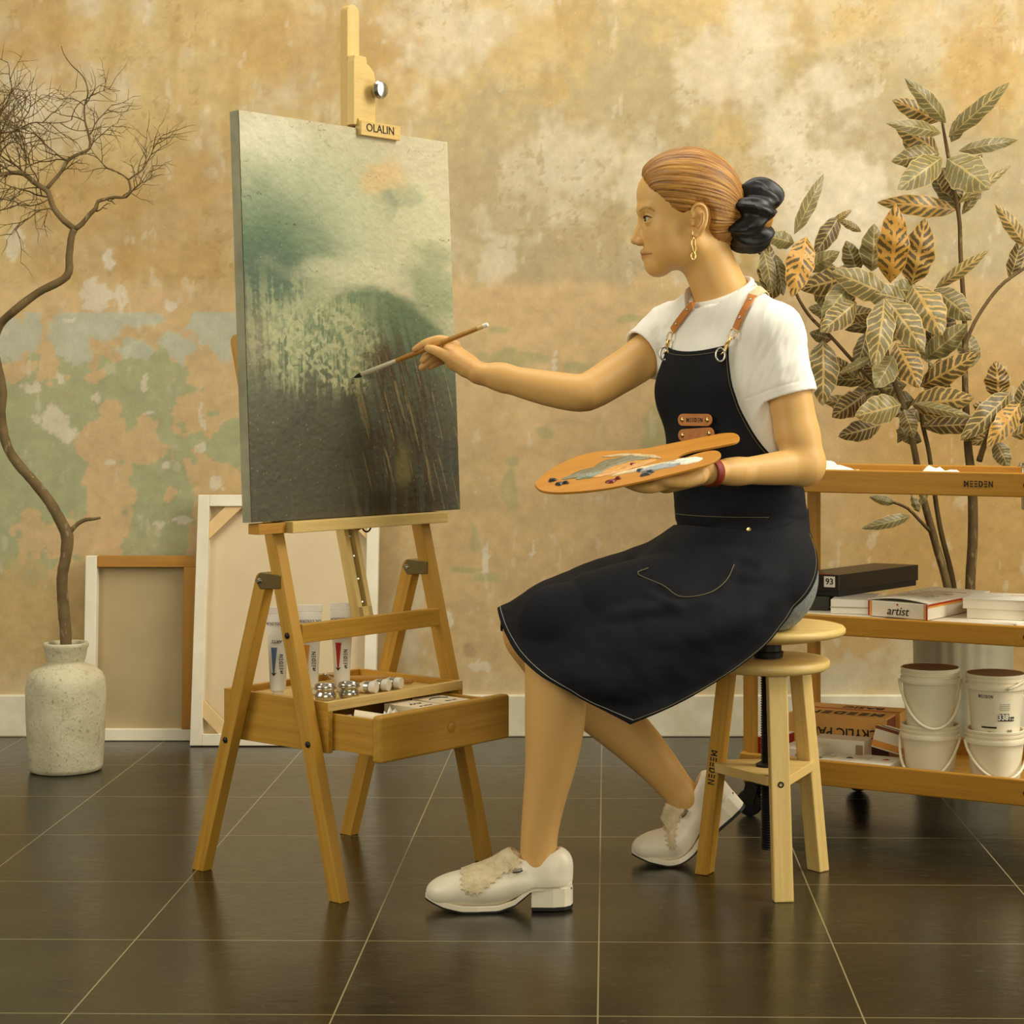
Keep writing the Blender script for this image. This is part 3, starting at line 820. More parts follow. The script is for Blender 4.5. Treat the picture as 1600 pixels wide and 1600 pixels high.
def small_tube(a, b, label):
    o = Q(a, b, .3625)
    t = thing('small_paint_tube', label, 'paint tube', o, 'small white tubes lying in the easel tray')
    ax = EN * .96 + EU * .28; ax /= np.linalg.norm(ax)
    g = Geo(); g.lathe(o, [(.0105, -.014), (.0115, -.012), (.0115, 0)], 24, ax)
    part('cap', g, M['white'], t, smooth=True, autosmooth=40)
    g = Geo(); g.lathe(o, [(.0120, -.024), (.0120, -.0145)], 24, ax)
    part('metal_collar', g, M['steel'], t, smooth=True, autosmooth=40)
    g = Geo()
    sd = np.cross(UZ, ax)
    def fn(i, j):
        an = 2 * math.pi * i; k = j
        return o - ax * (.022 + .052 * j) + sd * math.cos(an) * (.0115 + .003 * k) + UZ * (math.sin(an) * (.0115 * (1 - k) + .0012) - .009 * k)
    g.grid(fn, 24, 8, closed_u=True)
    part('tube_body', g, M['cream'], t, smooth=True)
small_tube(.2130, -.118, 'small white paint tube lying nearest to the metal cups')
small_tube(.2480, -.118, 'small white paint tube lying in the middle of the lying three')
small_tube(.2830, -.118, 'small white paint tube lying nearest to the wooden knife handle')

def palette_knife(p0, p1, label, r):
    p0, p1 = np.array(p0), np.array(p1)
    t = thing('palette_knife', label, 'palette knife', p0, 'palette knives in the easel tray')
    d = (p1 - p0) / np.linalg.norm(p1 - p0); s = np.cross(UZ, d); L = np.linalg.norm(p1 - p0)
    g = Geo(); g.tube([p0 + d * L * q for q in (.0, .03, .2, .6, .9, .97, 1)], [r * .5, r * .8, r * .8, r, r * 1.05, r * .9, r * .4], 14)
    part('handle', g, M['pine'], t, smooth=True)
    g = Geo(); g.tube([p0 + d * .002, p0 - d * .018, p0 - d * .026 + UZ * .008, p0 - d * .034 + UZ * .008], [.0022, .002, .0018, .0018], 8)
    part('shank', g, M['steel'], t, smooth=True)
    g = Geo(); e = p0 - d * .032 + UZ * .008
    g.prism([(-.004, 0), (.004, 0), (.0075, .012), (.006, .035), (0, .048), (-.006, .035), (-.0075, .012)], e, s, -d, .0006)
    part('blade', g, M['steel'], t)
palette_knife(Q(.258, -.272, .361), Q(.310, -.178, .362), 'palette knife with a thick wooden handle, lying behind the white tubes', .0078)
palette_knife(Q(.300, -.270, .3555), Q(.350, -.150, .3555), 'thin palette knife lying along the right edge of the tray', .0050)
g = Geo(); g.box(Q(.19, -.305, .358), EU, EN, UZ, .045, .02, .016)
tag(make_obj('wood_block', g, M['pine'], None, loc=Q(.19, -.305, .35), bevel=.003), 'small wooden block behind the red-marked tube in the tray', 'block')

# ---------------------------------------------------------------- things in the drawer
def carton(name, label, cat, c, ax, lx, ly, lz, mat, group=None, lift=None, texts=(), tilt=None):
    """a box lying with its base centred at c; ax is its long horizontal direction"""
    c = np.array(c, float); ax = np.array(ax, float); ax /= np.linalg.norm(ax)
    up = UZ.copy()
    if tilt is not None: up = up + np.array(tilt); up /= np.linalg.norm(up); ax = ax - up * ax.dot(up); ax /= np.linalg.norm(ax)
    ay = np.cross(up, ax)
    t = thing(name, label, cat, c, group)
    t['_ax'] = list(ax); t['_ay'] = list(ay); t['_up'] = list(up)
    g = Geo(); g.box(c + up * lz / 2, ax, ay, up, lx, ly, lz)
    b = part('box_body', g, mat, t, bevel=.0008)
    return t, c, ax, ay, up
def book_texts(): pass
t, c, ax, ay, up = carton('paper_carton', 'cream carton of paints in the drawer, left of the pair', 'box', Q(.215, -.015, DZ0 + .0150), EN, .105, .062, .062, M['cream'], 'cream cartons in the drawer')
part('lettering', text_geo('Arts', c + up * .0622, EU, -EN, .018, shear=.3), M['ink'], t)
part('lettering', text_geo('oil colour', c + up * .0622 + EN * .03, EU, -EN, .009), M['ink'], t)
t, c, ax, ay, up = carton('paper_carton', 'cream carton of paints in the drawer, right of the pair', 'box', Q(.295, -.008, DZ0 + .0150), EN, .115, .070, .062, M['cream'], 'cream cartons in the drawer')
part('lettering', text_geo('fine art', c + up * .0622 + EN * .015, EU, -EN, .010), M['ink'], t)
part('ink_stroke', Geo().tube([c + up * .0625 + EU * x + EN * y for x, y in ((-.025, -.02), (-.01, -.028), (.01, -.024), (.02, -.012))], .0012, 6), M['ink'], t)
o = Q(.105, .004, DZ0 + .064)
t = thing('paint_tube', 'cream paint tube lying in the open drawer near its left corner', 'paint tube', o)
ax = EN * .8 + EU * .6; sd = np.cross(UZ, ax)
g = Geo(); g.grid(lambda i, j: o + ax * (-.05 + .10 * j) + sd * math.cos(2 * math.pi * i) * (.015 + .004 * j) + UZ * (math.sin(2 * math.pi * i) * (.015 * (1 - j) + .002)), 24, 8, closed_u=True)
part('tube_body', g, M['cream'], t, smooth=True)
g = Geo(); g.lathe(o - ax * .05, [(.015, 0), (.009, -.006), (.009, -.018)], 20, ax)
part('cap', g, M['steel'], t, smooth=True, autosmooth=40)
o = Q(.09, .045, DZ0 + .0150)
g = Geo()
rs = np.random.RandomState(4)
g.grid(lambda i, j: o + EU * (.07 * (i - .5)) + EN * (.05 * (j - .5)) + UZ * (.070 * math.sin(math.pi * i) ** .5 * math.sin(math.pi * j) ** .5 + .010 * math.sin(23 * i + 7 * j) * math.sin(17 * j)), 24, 18)
tag(make_obj('plastic_bag', g, plain('crinkled_plastic', rgb(226, 220, 204), .2, spec=.8), None, loc=o), 'crumpled clear plastic bag in the front left corner of the drawer', 'bag')

# ---------------------------------------------------------------- stretched canvases leaning on the wall
def leaning_frame(name, label, px0, px1, dbot, dtop, ztop, bars, linen, braces, brace_mat, bw, depth=.03, cross=None, corner=None):
    x0 = (px0 - VX) * dbot / F; x1 = (px1 - VX) * dbot / F
    up = np.array([0, dtop - dbot, ztop]); L = np.linalg.norm(up); up = up / L
    R = np.array([1.0, 0, 0]); N = np.cross(R, up)          # N faces the camera
    o = np.array([x0, dbot, 0.0]); W = x1 - x0
    t = thing(name, label, 'canvas', o + R * W / 2, 'stretched canvases leaning on the wall')
    def bp(x, y, k=0): return o + R * x + up * y + N * k
    names = ('left', 'right', 'bottom', 'top')
    g = Geo(); g.bar(bp(bw / 2, 0, 0), bp(bw / 2, L, 0), bw, depth, side=R); part('frame_bar', g, bars[0], t, bevel=.002)
    g = Geo(); g.bar(bp(W - bw / 2, 0, 0), bp(W - bw / 2, L, 0), bw, depth, side=R); part('frame_bar', g, bars[1], t, bevel=.002)
    g = Geo(); g.bar(bp(bw, bw / 2, 0), bp(W - bw, bw / 2, 0), depth * .98, bw, side=N); part('frame_bar', g, bars[2], t, bevel=.002)
    g = Geo(); g.bar(bp(bw, L - bw / 2, 0), bp(W - bw, L - bw / 2, 0), depth * .98, bw, side=N); part('frame_bar', g, bars[3], t, bevel=.002)
    if cross:
        g = Geo(); g.bar(bp(cross, bw, .003), bp(cross, L - bw, .003), bw * 1.05, depth * .9, side=R); part('middle_bar', g, bars[1], t, bevel=.002)
    if braces:
        q = braces
        for (xa, ya, xb, yb) in ((bw * .5, L - q, q, L - bw * .5), (W - bw * .5, L - q, W - q, L - bw * .5), (bw * .5, q, q, bw * .5), (W - bw * .5, q, W - q, bw * .5)):
            g = Geo(); g.bar(bp(xa, ya, .004), bp(xb, yb, .004), .034, .010, side=np.cross(N, (bp(xb, yb) - bp(xa, ya))))
            part('corner_brace', g, brace_mat, t, bevel=.001)
    g = Geo(); g.box(bp(W / 2, L / 2, -depth / 2 + .003), R, up, N, W - .006, L - .006, .004)
    part('linen', g, linen, t)
    return t
M['primed'] = mottled('primed_bar', rgb(222, 210, 180), rgb(240, 230, 206), 9, .7, bump=.15)
M['linen'] = mottled('linen', rgb(210, 186, 146), rgb(220, 198, 158), 6, .85, bump=.1, bscale=500)
M['linen_grey'] = mottled('linen_grey', rgb(166, 146, 106), rgb(180, 158, 116), 5, .85, bump=.1, bscale=500)
M['brace'] = mottled('brace', rgb(220, 184, 126), rgb(232, 200, 146), 8, .6)
leaning_frame('stretched_canvas', 'white-edged stretched canvas seen from behind, leaning on the wall behind the easel', 298, 586, 5.19, 5.298, .672, [M['primed']] * 4, M['linen'], .115, M['brace'], .032, .03)
leaning_frame('stretched_canvas', 'stretched canvas with brown wooden bars, leaning on the wall behind the pale vase', 131, 400, 5.275, 5.306, .505, [M['primed'], M['pine'], M['primed'], M['pine']], M['linen_grey'], None, None, .032, .03, cross=.288)
# ---------------------------------------------------------------- stool
ST = np.array([.313, 3.722, 0.0])
stool = thing('artist_stool', 'round wooden screw stool on three legs that the woman sits on', 'stool', ST)
SEAT_Z = .496
g = Geo(); g.lathe(ST, [(.095, SEAT_Z - .027), (.118, SEAT_Z - .022), (.136, SEAT_Z - .0185), (.1455, SEAT_Z - .0160), (.1495, SEAT_Z - .0115), (.1495, SEAT_Z - .0055), (.1465, SEAT_Z - .0015), (.141, SEAT_Z)], 72)
part('seat', g, M['beech_pale'], stool, smooth=True, autosmooth=60)
g = Geo(); g.lathe(ST, [(.112, .412), (.119, .416), (.1195, .428), (.115, .432)], 72)
part('lower_disc', g, M['beech_pale'], stool, smooth=True, autosmooth=60)
g = Geo(); g.lathe(ST, [(.040, .469), (.040, .462), (.026, .460), (.026, .447), (.030, .445), (.028, .434), (.018, .434)][::-1], 32)
part('collar', g, M['black'], stool, smooth=True, autosmooth=30)
prof = []
z = .062
while z < .468:
    prof += [(.0125, z), (.0150, z + .0022), (.0125, z + .0044)]; z += .0048
g = Geo(); g.lathe(ST, prof, 24)
part('screw', g, M['black'], stool, smooth=True, autosmooth=20)
foot = [np.array([.182, 3.790, 0]), np.array([.329, 3.560, 0]), np.array([.4287, 3.816, 0])]
CEN = sum(foot) / 3
for k, f in enumerate(foot):
    out = f - CEN; out[2] = 0; out /= np.linalg.norm(out)
    top = CEN + (ST - CEN) + out * .085 + UZ * .414
    fo = f - out * .012
    tang = np.cross(UZ, out)
    g = Geo()
    p0 = fo; p1 = top
    hs = [(-.0185, -.0135), (.0185, -.0135), (.0185, .0135), (-.0185, .0135)]
    vs = [p0 + tang * a + out * b for a, b in hs] + [p1 + tang * a + out * b for a, b in hs]
    g.add(vs, [(3, 2, 1, 0), (4, 5, 6, 7), (0, 1, 5, 4), (1, 2, 6, 5), (2, 3, 7, 6), (3, 0, 4, 7)],
          [[(0, 0), (0, .03), (.02, .03), (.02, 0)]] * 2 + [[(0, w), (0, w + .037), (.41, w + .037), (.41, w)] for w in (0, .05, .1, .15)])
    leg = part('leg', g, M['beech_pale'] if k else M['beech'], stool, bevel=.0025, label='leg with a black stamped name' if k == 0 else None)
    if k == 0:
        d = (p1 - p0) / np.linalg.norm(p1 - p0)
        # outward facing side, lettering reads down the leg
        face = tang if tang[1] < 0 else -tang
        fc = p0 + d * .215 + face * .0187
        sx = -d; sy = np.cross(face, sx)
        part('lettering', logo_geo(fc, sx, sy, .0135, .0006), M['ink'], leg)
    zz = .212
    q = p0 + (p1 - p0) * zz / .414
    g = Geo(); g.lathe(q + out * .0135, [(.006, -.001), (.006, .001), (.003, .001), (.003, -.0005)], 16, out)
    part('bolt', g, M['dark_steel'], leg)
tri = []
for k, f in enumerate(foot):
    out = f - CEN; out /= np.linalg.norm(out); tang = np.cross(UZ, out)
    c_ = ST * .5 + CEN * .5 + out * .104
    tri += [(c_ - tang * .022)[:2], (c_ + tang * .022)[:2]]
g = Geo(); g.prism([tuple(q) for q in tri], (0, 0, .205), (1, 0, 0), (0, 1, 0), .018)
part('lower_shelf', g, M['beech_pale'], stool, bevel=.001)
g = Geo(); g.lathe(ST + UZ * .223, [(.024, 0), (.024, .004), (.016, .008)], 24)
part('screw_collar', g, M['black'], stool, smooth=True, autosmooth=30)

# ---------------------------------------------------------------- trolley
TR = np.array([.875, -.484, 0]); TR /= np.linalg.norm(TR); TS = np.array([.484, .875, 0]); TS /= np.linalg.norm(TS)
T0 = np.array([.300, 4.300, 0])
TL, TD = .672, .415
def T(a, b, z): return T0 + TR * a + TS * b + UZ * z
trolley = thing('art_trolley', 'wooden three-tier trolley on casters behind the stool, loaded with boxes, books and pails', 'trolley', T(TL / 2, TD / 2, 0))
pw = .026
for a in (pw / 2, TL - pw / 2):
    for b in (pw / 2 + .012, TD - pw / 2 - .012):
        top = .881 if a > .3 else .742
        g = Geo(); g.bar(T(a, b, .075), T(a, b, top), pw, pw, side=TR)
        po = part('post', g, M['beech_deep'], trolley, bevel=.002)
        if a > .3:
            g = Geo(); g.box(T(a, b, top - .012), TR, TS, UZ, pw * 1.35, pw * 1.35, .026)
            part('post_cap', g, M['beech_deep'], po, bevel=.004)
# trays
for zt, zb in ((.781, .7305), (.463, .420), (.145, .090)):
    h = zt - zb; zm = (zt + zb) / 2
    g = Geo(); g.box(T(TL / 2 - .002, .0, zm), TR, TS, UZ, TL - .004 - (pw * .0), .015, h)
    fr = part('front_rail', g, M['beech_deep'], trolley, bevel=.003)
    if zt > .7:
        part('lettering', logo_geo(T(.552, -.0078, zm + .001), TR, UZ, .0125, .0006), M['ink'], fr)
    g = Geo(); g.lathe(T(TL - .020, -.0075, zm), [(.0045, -.001), (.0045, .0006), (.002, .0006)], 14, -TS)
    part('screw_head', g, M['dark_steel'], fr)
    g = Geo(); g.lathe(T(.010, -.0075, zm), [(.0045, -.001), (.0045, .0006), (.002, .0006)], 14, -TS)
    part('screw_head', g, M['dark_steel'], fr)
    g = Geo(); g.box(T(TL / 2, TD, zm), TR, TS, UZ, TL, .015, h)
    part('back_rail', g, M['beech_deep'], trolley, bevel=.003)
    for a in (.004, TL - .004):
        g = Geo(); g.box(T(a, TD / 2, zm), TS, TR, UZ, TD - .016, .013, h)
        part('side_rail', g, M['beech_deep'], trolley, bevel=.003)
    g = Geo(); g.box(T(TL / 2, TD / 2, zb + .012), TR, TS, UZ, TL - .02, TD - .016, .008)
    part('shelf_board', g, M['beech'], trolley)
for a, b in ((.013, .02), (.125, TD - .02), (TL + .012, .02), (TL - .02, TD - .02)):
    ctr = T(a, b, .030)
    g = Geo(); g.lathe(ctr - TR * 0 - TS * .010, [(.022, 0), (.029, .002), (.030, .006), (.030, .014), (.029, .018), (.022, .020)], 28, TS)
    cw = part('caster_wheel', g, M['black'], trolley, smooth=True, autosmooth=40)
    g = Geo(); g.bar(ctr + UZ * .0 + TS * .014, ctr + UZ * .045 + TS * .014 + TR * .012, .003, .03, side=TS); g.bar(ctr - TS * .014, ctr + UZ * .045 - TS * .014 + TR * .012, .003, .03, side=TS)
    g.box(ctr + UZ * .046 + TR * .012, TR, TS, UZ, .034, .034, .004)
    part('caster_fork', g, M['dark_steel'], cw)

def hexpt(px, py, d): return P(px, py, d)
# top tray: cloth and a metal jar
def crumple(name, label, cat, c, lx, ly, h, mat, seed, group=None):
    c = np.array(c)
    n1 = 30; n2 = 20
    u, v = np.meshgrid(np.linspace(0, 1, n1), np.linspace(0, 1, n2))
    hh = fbm(u * 4 + seed, v * 4, seed, 4) * np.sin(np.pi * u) ** .6 * np.sin(np.pi * v) ** .6 * h * 1.6 + .001
    g = Geo(); k = [0]
    pts = [c + TR * (lx * (u[j, i] - .5)) + TS * (ly * (v[j, i] - .5)) + UZ * hh[j, i] for j in range(n2) for i in range(n1)]
    fs = [(j * n1 + i, j * n1 + i + 1, (j + 1) * n1 + i + 1, (j + 1) * n1 + i) for j in range(n2 - 1) for i in range(n1 - 1)]
    g.add(pts, fs)
    o = make_obj(name, g, mat, None, smooth=True, loc=c, solid=.002)
    tag(o, label, cat, group)
ZTOP = .7305 + .016
M['cloth'] = mottled('cloth', rgb(226, 216, 194), rgb(242, 236, 220), 20, .85, bump=.2)
crumple('rag', "crumpled white rag in the trolley's top tray, just behind the woman's elbow", 'rag', T(.17, .10, ZTOP), .24, .15, .046, M['cloth'], 3, 'white rags in the top tray')
crumple('rag', "crumpled white rag in the trolley's top tray, left of the stamped name", 'rag', T(.41, .10, ZTOP), .16, .14, .044, M['cloth'], 8, 'white rags in the top tray')
jc = T(TL - .035, .085, .0)
jar = thing('metal_brush_holder', "shiny metal holder hanging at the right end of the trolley's top tray", 'holder', jc + UZ * .70)
g = Geo(); g.lathe(jc, [(.018, .700), (.020, .702), (.020, .790), (.025, .794), (.025, .800), (.018, .799), (.018, .71), (.002, .705)], 32, cap1=False)
part('holder_cup', g, M['steel'], jar, smooth=True, autosmooth=40)
g = Geo(); g.tube([jc + np.array([.026 * math.cos(t), .026 * math.sin(t), .792]) for t in np.linspace(0, 2 * math.pi, 32, endpoint=False)], .002, 6, closed=True)
part('holder_rim', g, M['steel'], jar, smooth=True)

# middle shelf
ZM = .420 + .0165
SA = np.array([.80, .60, 0])                     # direction the upper black box runs back to the right
def flat_box(name, label, cat, corner, ax, ay, lx, ly, z, h, mat, group=None, **kw):
    """box whose front-left lower corner sits at corner (x, y); ax, ay horizontal directions"""
    ax = np.array(ax, float) / np.linalg.norm(ax); ay = np.array(ay, float) / np.linalg.norm(ay)
    c = np.array([corner[0], corner[1], z]) + ax * lx / 2 + ay * ly / 2
    t = thing(name, label, cat, c, group)
    g = Geo(); g.box(c + UZ * h / 2, ax, ay, UZ, lx, ly, h)
    b = part('box_body' if 'book' not in name and 'pad' not in name else 'cover', g, mat, t, bevel=.001, **kw)
    return t, c, ax, ay
def rot2(a):
    a = math.radians(a); return np.array([math.cos(a), math.sin(a), 0]), np.array([-math.sin(a), math.cos(a), 0])
# lowest flat pads at the front edge
ax, ay = rot2(-29)
cpt = T(.10, .014, 0)
flat_box('sketch_pad', 'long pale pad lying flat along the front edge of the middle shelf, behind the seat', 'pad', cpt, TR, TS, .235, .16, ZM, .025, M['paper'], 'pale pads on the middle shelf')
t, c, ax_, ay_ = flat_box('sketch_pad', 'wide pale pad lying flat at the right front of the middle shelf', 'pad', T(.385, .014, 0), TR, TS, .235, .20, ZM, .026, M['paper'], 'pale pads on the middle shelf')
# dark box and white block beneath the black box
b1, b2 = rot2(-14)
t, c, ax_, ay_ = flat_box('storage_box', 'dark grey box under the black box on the middle shelf', 'box', T(.042, .055, 0)[:2], b1, b2, .138, .17, ZM + .0255, .031, plain('slate_card', rgb(58, 56, 50), .6), None)
t, c, ax_, ay_ = flat_box('thick_book', 'thick white block of paper between the dark box and the carton lettered artist', 'book', T(.200, .040, 0)[:2], b1, b2, .092, .16, ZM + .0255, .031, M['white'], None)
g = Geo(); g.box(c + UZ * .014 - ay_ * .0802, ax_, ay_, UZ, .094, .0008, .003); part('page_line', g, plain('page_line', rgb(176, 166, 140), .7), t)
# black box with a number label
k1, k2 = rot2(-12); kk = np.array([.80, .60, 0])
ct = P(1252, 942, 4.30)
bt = thing('storage_box', 'big flat black box with a white number tag, topmost on the middle shelf', 'box', (ct[0] + .1, ct[1] + .1, ZM + .0570))
zb0 = ZM + .0570
fl = P(1238, 900, 4.335)[:2]; frr = P(1311, 900, 4.285)[:2]; brr = P(1435, 900, 4.56)[:2]; bll = fl + (brr - frr)
def quadbox(name, q, z0, z1, mat, parent, **kw):
    g = Geo(); vs = [np.array([x, y, z]) for z in (z0, z1) for x, y in q]
    g.add(vs, [(3, 2, 1, 0), (4, 5, 6, 7), (0, 1, 5, 4), (1, 2, 6, 5), (2, 3, 7, 6), (3, 0, 4, 7)])
    return part(name, g, mat, parent, bevel=.0015, **kw)
qd = [fl, frr, brr, bll]
cc = sum(qd) / 4; inn = [cc + (q - cc) * .965 for q in qd]
quadbox('box_body', inn, zb0, zb0 + .020, M['black'], bt)
lid = quadbox('lid', qd, zb0 + .012, zb0 + .049, mottled('black_card', rgb(30, 24, 18), rgb(42, 34, 26), 12, .35), bt)
e = (frr - fl) / np.linalg.norm(frr - fl); e3 = np.array([e[0], e[1], 0]); nf = np.array([e[1], -e[0], 0])
fm = np.array([*(fl + (frr - fl) * .80), zb0 + .033])
g = Geo(); g.box(fm + nf * .0006, e3, nf, UZ, .026, .001, .024); ntag = part('number_tag', g, M['white'], bt)
part('lettering', text_geo('93', fm + nf * .0012, e3, UZ, .019, bold=.0004), M['ink'], ntag)
g = Geo(); g.box(np.array([*(fl + (frr - fl) * .45), zb0 + .0492]) - nf * .006, e3, nf, UZ, .085, .010, .0008); part('red_stripe', g, M['red'], bt)

# carton lettered artist
q0 = P(1356, 950, 4.185)[:2]; q1 = P(1450, 950, 4.085)[:2]; q2 = P(1547, 950, 4.36)[:2]; q3 = q0 + (q2 - q1) * 1.0
za = ZM + .0270
at = thing('art_carton', 'white carton with orange and red striped edges, lettered artist, lid slightly open', 'carton', (*((q0 + q2) / 2), za))
qa = [q0, q1, q2, q3]; 
M['cartonw'] = mottled('carton_white', rgb(226, 214, 188), rgb(236, 226, 204), 12, .55)
body = quadbox('carton_body', qa, za, za + .034, M['cartonw'], at)
cc = sum(qa) / 4
e = (q1 - q0) / np.linalg.norm(q1 - q0); e3 = np.array([*e, 0]); nf = np.array([e[1], -e[0], 0]); sdir = (q2 - q1) / np.linalg.norm(q2 - q1); s3 = np.array([*sdir, 0]); ns = np.array([sdir[1], -sdir[0], 0])
LW = np.linalg.norm(q1 - q0); LS = np.linalg.norm(q2 - q1)
def lidfn(i, j):
    p = q0 + (q1 - q0) * i + (q3 - q0) * j
    return np.array([p[0], p[1], za + .0352 + .007 * math.sin(math.pi * i) * (1 - j) ** 1.5])
g = Geo(); g.grid(lidfn, 16, 12)
lid = part('lid', g, mottled('lid_print', rgb(206, 198, 174), rgb(232, 224, 204), 30, .5), at, solid=.002)
for off, m in ((.003, 'red'), (.0085, 'orange')):
    for s in (1, -1):
        c0 = np.array([*(q0 if s == 1 else q1), za + .017]) + e3 * off * s + nf * .0006
        g = Geo(); g.box(c0, e3, nf, UZ, .0036, .001, .033); part('edge_stripe', g, M[m], at)
for zz, m in ((.0315, 'red'), (.0275, 'orange')):
    g = Geo(); g.box(np.array([*((q1 + q2) / 2), za + zz]) + ns * .0006, s3, ns, UZ, LS, .001, .0038); part('edge_stripe', g, M[m], at)
part('lettering', text_geo('artist', np.array([*((q0 + q1) / 2), za + .014]) + nf * .0008, e3, UZ, .026, shear=.25), M['ink'], at)
g = Geo(); g.lathe(np.array([*((q0 + q1) / 2), za + .0285]) + nf * .0005, [(.0022, 0), (.0022, .0006)], 12, nf); part('dot', g, M['red'], at)
for k in range(9):
    pz = q0 + (q1 - q0) * (.2 + .06 * (k % 3)) + (q3 - q0) * (.25 + .06 * k)
    L_ = (q1 - q0) * (.55 - .04 * (k % 4))
    zl = lambda i, j: lidfn(i, j)[2]
    g = Geo(); g.box(np.array([*(pz + L_ / 2), za + .0362 + .007 * math.sin(math.pi * .5) * (1 - (.25 + .06 * k)) ** 1.5]), e3, s3, UZ, np.linalg.norm(L_), .0025, .0012)
    part('print_line', g, plain('print_line', rgb(168, 150, 112), .6), lid)
# stack of white books at the right
for k, (name, lab, a0, b0, l, w, h, ang) in enumerate((
        ('white_book', 'white book on the right of the middle shelf, lower of the stacked pair', .474, .085, .165, .15, .021, -24),
        ('white_book', 'white book on the right of the middle shelf, topmost with pale blue cover print', .467, .080, .168, .15, .020, -22))):
    r1, r2 = rot2(ang)
    z = ZM + .0265 + k * .0215
    t, c, ax_, ay_ = flat_box(name, lab, 'book', T(a0 + .022, b0, 0)[:2], r1, r2, l, w, z, h, M['paper'], 'white books stacked at the right of the middle shelf')
    g = Geo(); g.box(c + UZ * (h + .0006), ax_, ay_, UZ, l + .002, w + .002, .0012); cv = part('top_cover', g, mottled('cover_print%d' % k, rgb(206, 206, 190), rgb(236, 230, 212), 18, .5), t)
    g = Geo(); g.box(c + UZ * (h + .0013) + ax_ * .03 + ay_ * .03, ax_, ay_, UZ, .06, .006, .0008); part('print_line', g, M['orange'] if k else M['blue'], t)

# lower shelf
ZL = .090 + .0165
def placed(px, py, d, z): q = P(px, py, d); return np.array([q[0], q[1], z])
t, c, ax_, ay_ = flat_box('paint_carton', 'small red carton with white dots at the left end of the lower shelf', 'carton', T(-.004, .05, 0)[:2], TR, TS, .070, .10, ZL, .066, None or mottled('dotted_red', rgb(170, 40, 22), rgb(186, 52, 30), 30, .5), None)
for i in range(6):
    for j in range(5):
        g = Geo() if (i, j) == (0, 0) else g
        g.box(c - ay_ * .0505 + ax_ * (-.026 + .0104 * i + .004 * (j % 2)) + UZ * (.008 + .0115 * j), ax_, ay_, UZ, .0014, .0006, .0014)
part('dots', g, M['white'], t)
g = Geo(); g.box(c + UZ * .0666, ax_, ay_, UZ, .0705, .1005, .0012); part('lid', g, M['white'], t)
t, c, ax_, ay_ = flat_box('paint_carton', 'small white carton with faint print, behind the middle stool leg', 'carton', T(.080, .028, 0)[:2], TR, TS, .088, .10, ZL, .052, M['cartonw'], None)
part('lettering', text_geo('ACRYLIC\nPAINT', c - ay_ * .0506 + UZ * .034 + ax_ * .015, ax_, UZ, .009), plain('faint_ink', rgb(150, 124, 90), .7), t)
part('lettering', text_geo('COLOUR', c - ay_ * .0506 + UZ * .012 + ax_ * .015, ax_, UZ, .009), M['brown_card'], t)
g = Geo(); g.prism([(-.012, 0), (.012, .009), (-.012, .018)], c + UZ * .0525 - ay_ * .02, ax_, ay_, .0006); part('print_mark', g, M['red'], t)
t, c, ax_, ay_ = flat_box('paint_carton', 'long white carton with a small printed square, behind the right stool leg', 'carton', T(.118, .135, 0)[:2], *rot2(-24), .120, .06, ZL + .012, .048, M['cartonw'], None)
g = Geo(); g.box(c - ay_ * .0353 + ax_ * .050 + UZ * .026, ax_, ay_, UZ, .016, .0008, .026); part('print_square', g, plain('print_square', rgb(160, 130, 96), .7), t)
# orange paint cartons printed upside down
oc = T(.020, .222, 0)[:2]
t, c, ax_, ay_ = flat_box('acrylic_paint_carton', 'orange carton of acrylic paint with upside-down black lettering, front of the two', 'carton', oc, *rot2(-24), .235, .075, ZL + .030, .068, M['card_orange'], 'orange cartons of acrylic paint')
part('lettering', text_geo('ACRYLIC PAINT', c - ay_ * .0378 + UZ * .030 + ax_ * .012, -ax_, -UZ, .030, bold=.0004), M['ink'], t)
part('lettering', logo_geo(c + UZ * .0684 + ax_ * .01, -ax_, -ay_, .036, .0006), M['ink'], t)
t['label'] = 'orange carton of acrylic paint with the name upside down, front of the orange pair'
t2, c2, ax2, ay2 = flat_box('acrylic_paint_carton', 'orange carton lettered basic upside down on top, behind the other orange one', 'carton', oc + ay_[:2] * .080 + ax_[:2] * .01, *rot2(-24), .235, .075, ZL + .032, .068, M['card_orange'], 'orange cartons of acrylic paint')
part('lettering', text_geo('BASIC', c2 + UZ * .0684 + ax2 * .02, -ax2, -ay2, .038, bold=.0004), M['ink'], t2)
g = Geo(); g.box(c2 + UZ * .0684 - ay2 * .033, ax2, ay2, UZ, .235, .008, .0008); part('red_stripe', g, M['red'], t2)
g = Geo(); g.box(c + ax_ * .1177 + UZ * .034, ay_, ax_, UZ, .07, .0008, .06); part('end_label', g, M['brown_card'], t)
flat_box('wooden_tray', 'dark thin tray under the orange acrylic cartons', 'tray', oc - np.array([.0, .006]), *rot2(-24), .24, .158, ZL, .0295, plain('walnut', rgb(84, 54, 26), .5), None)
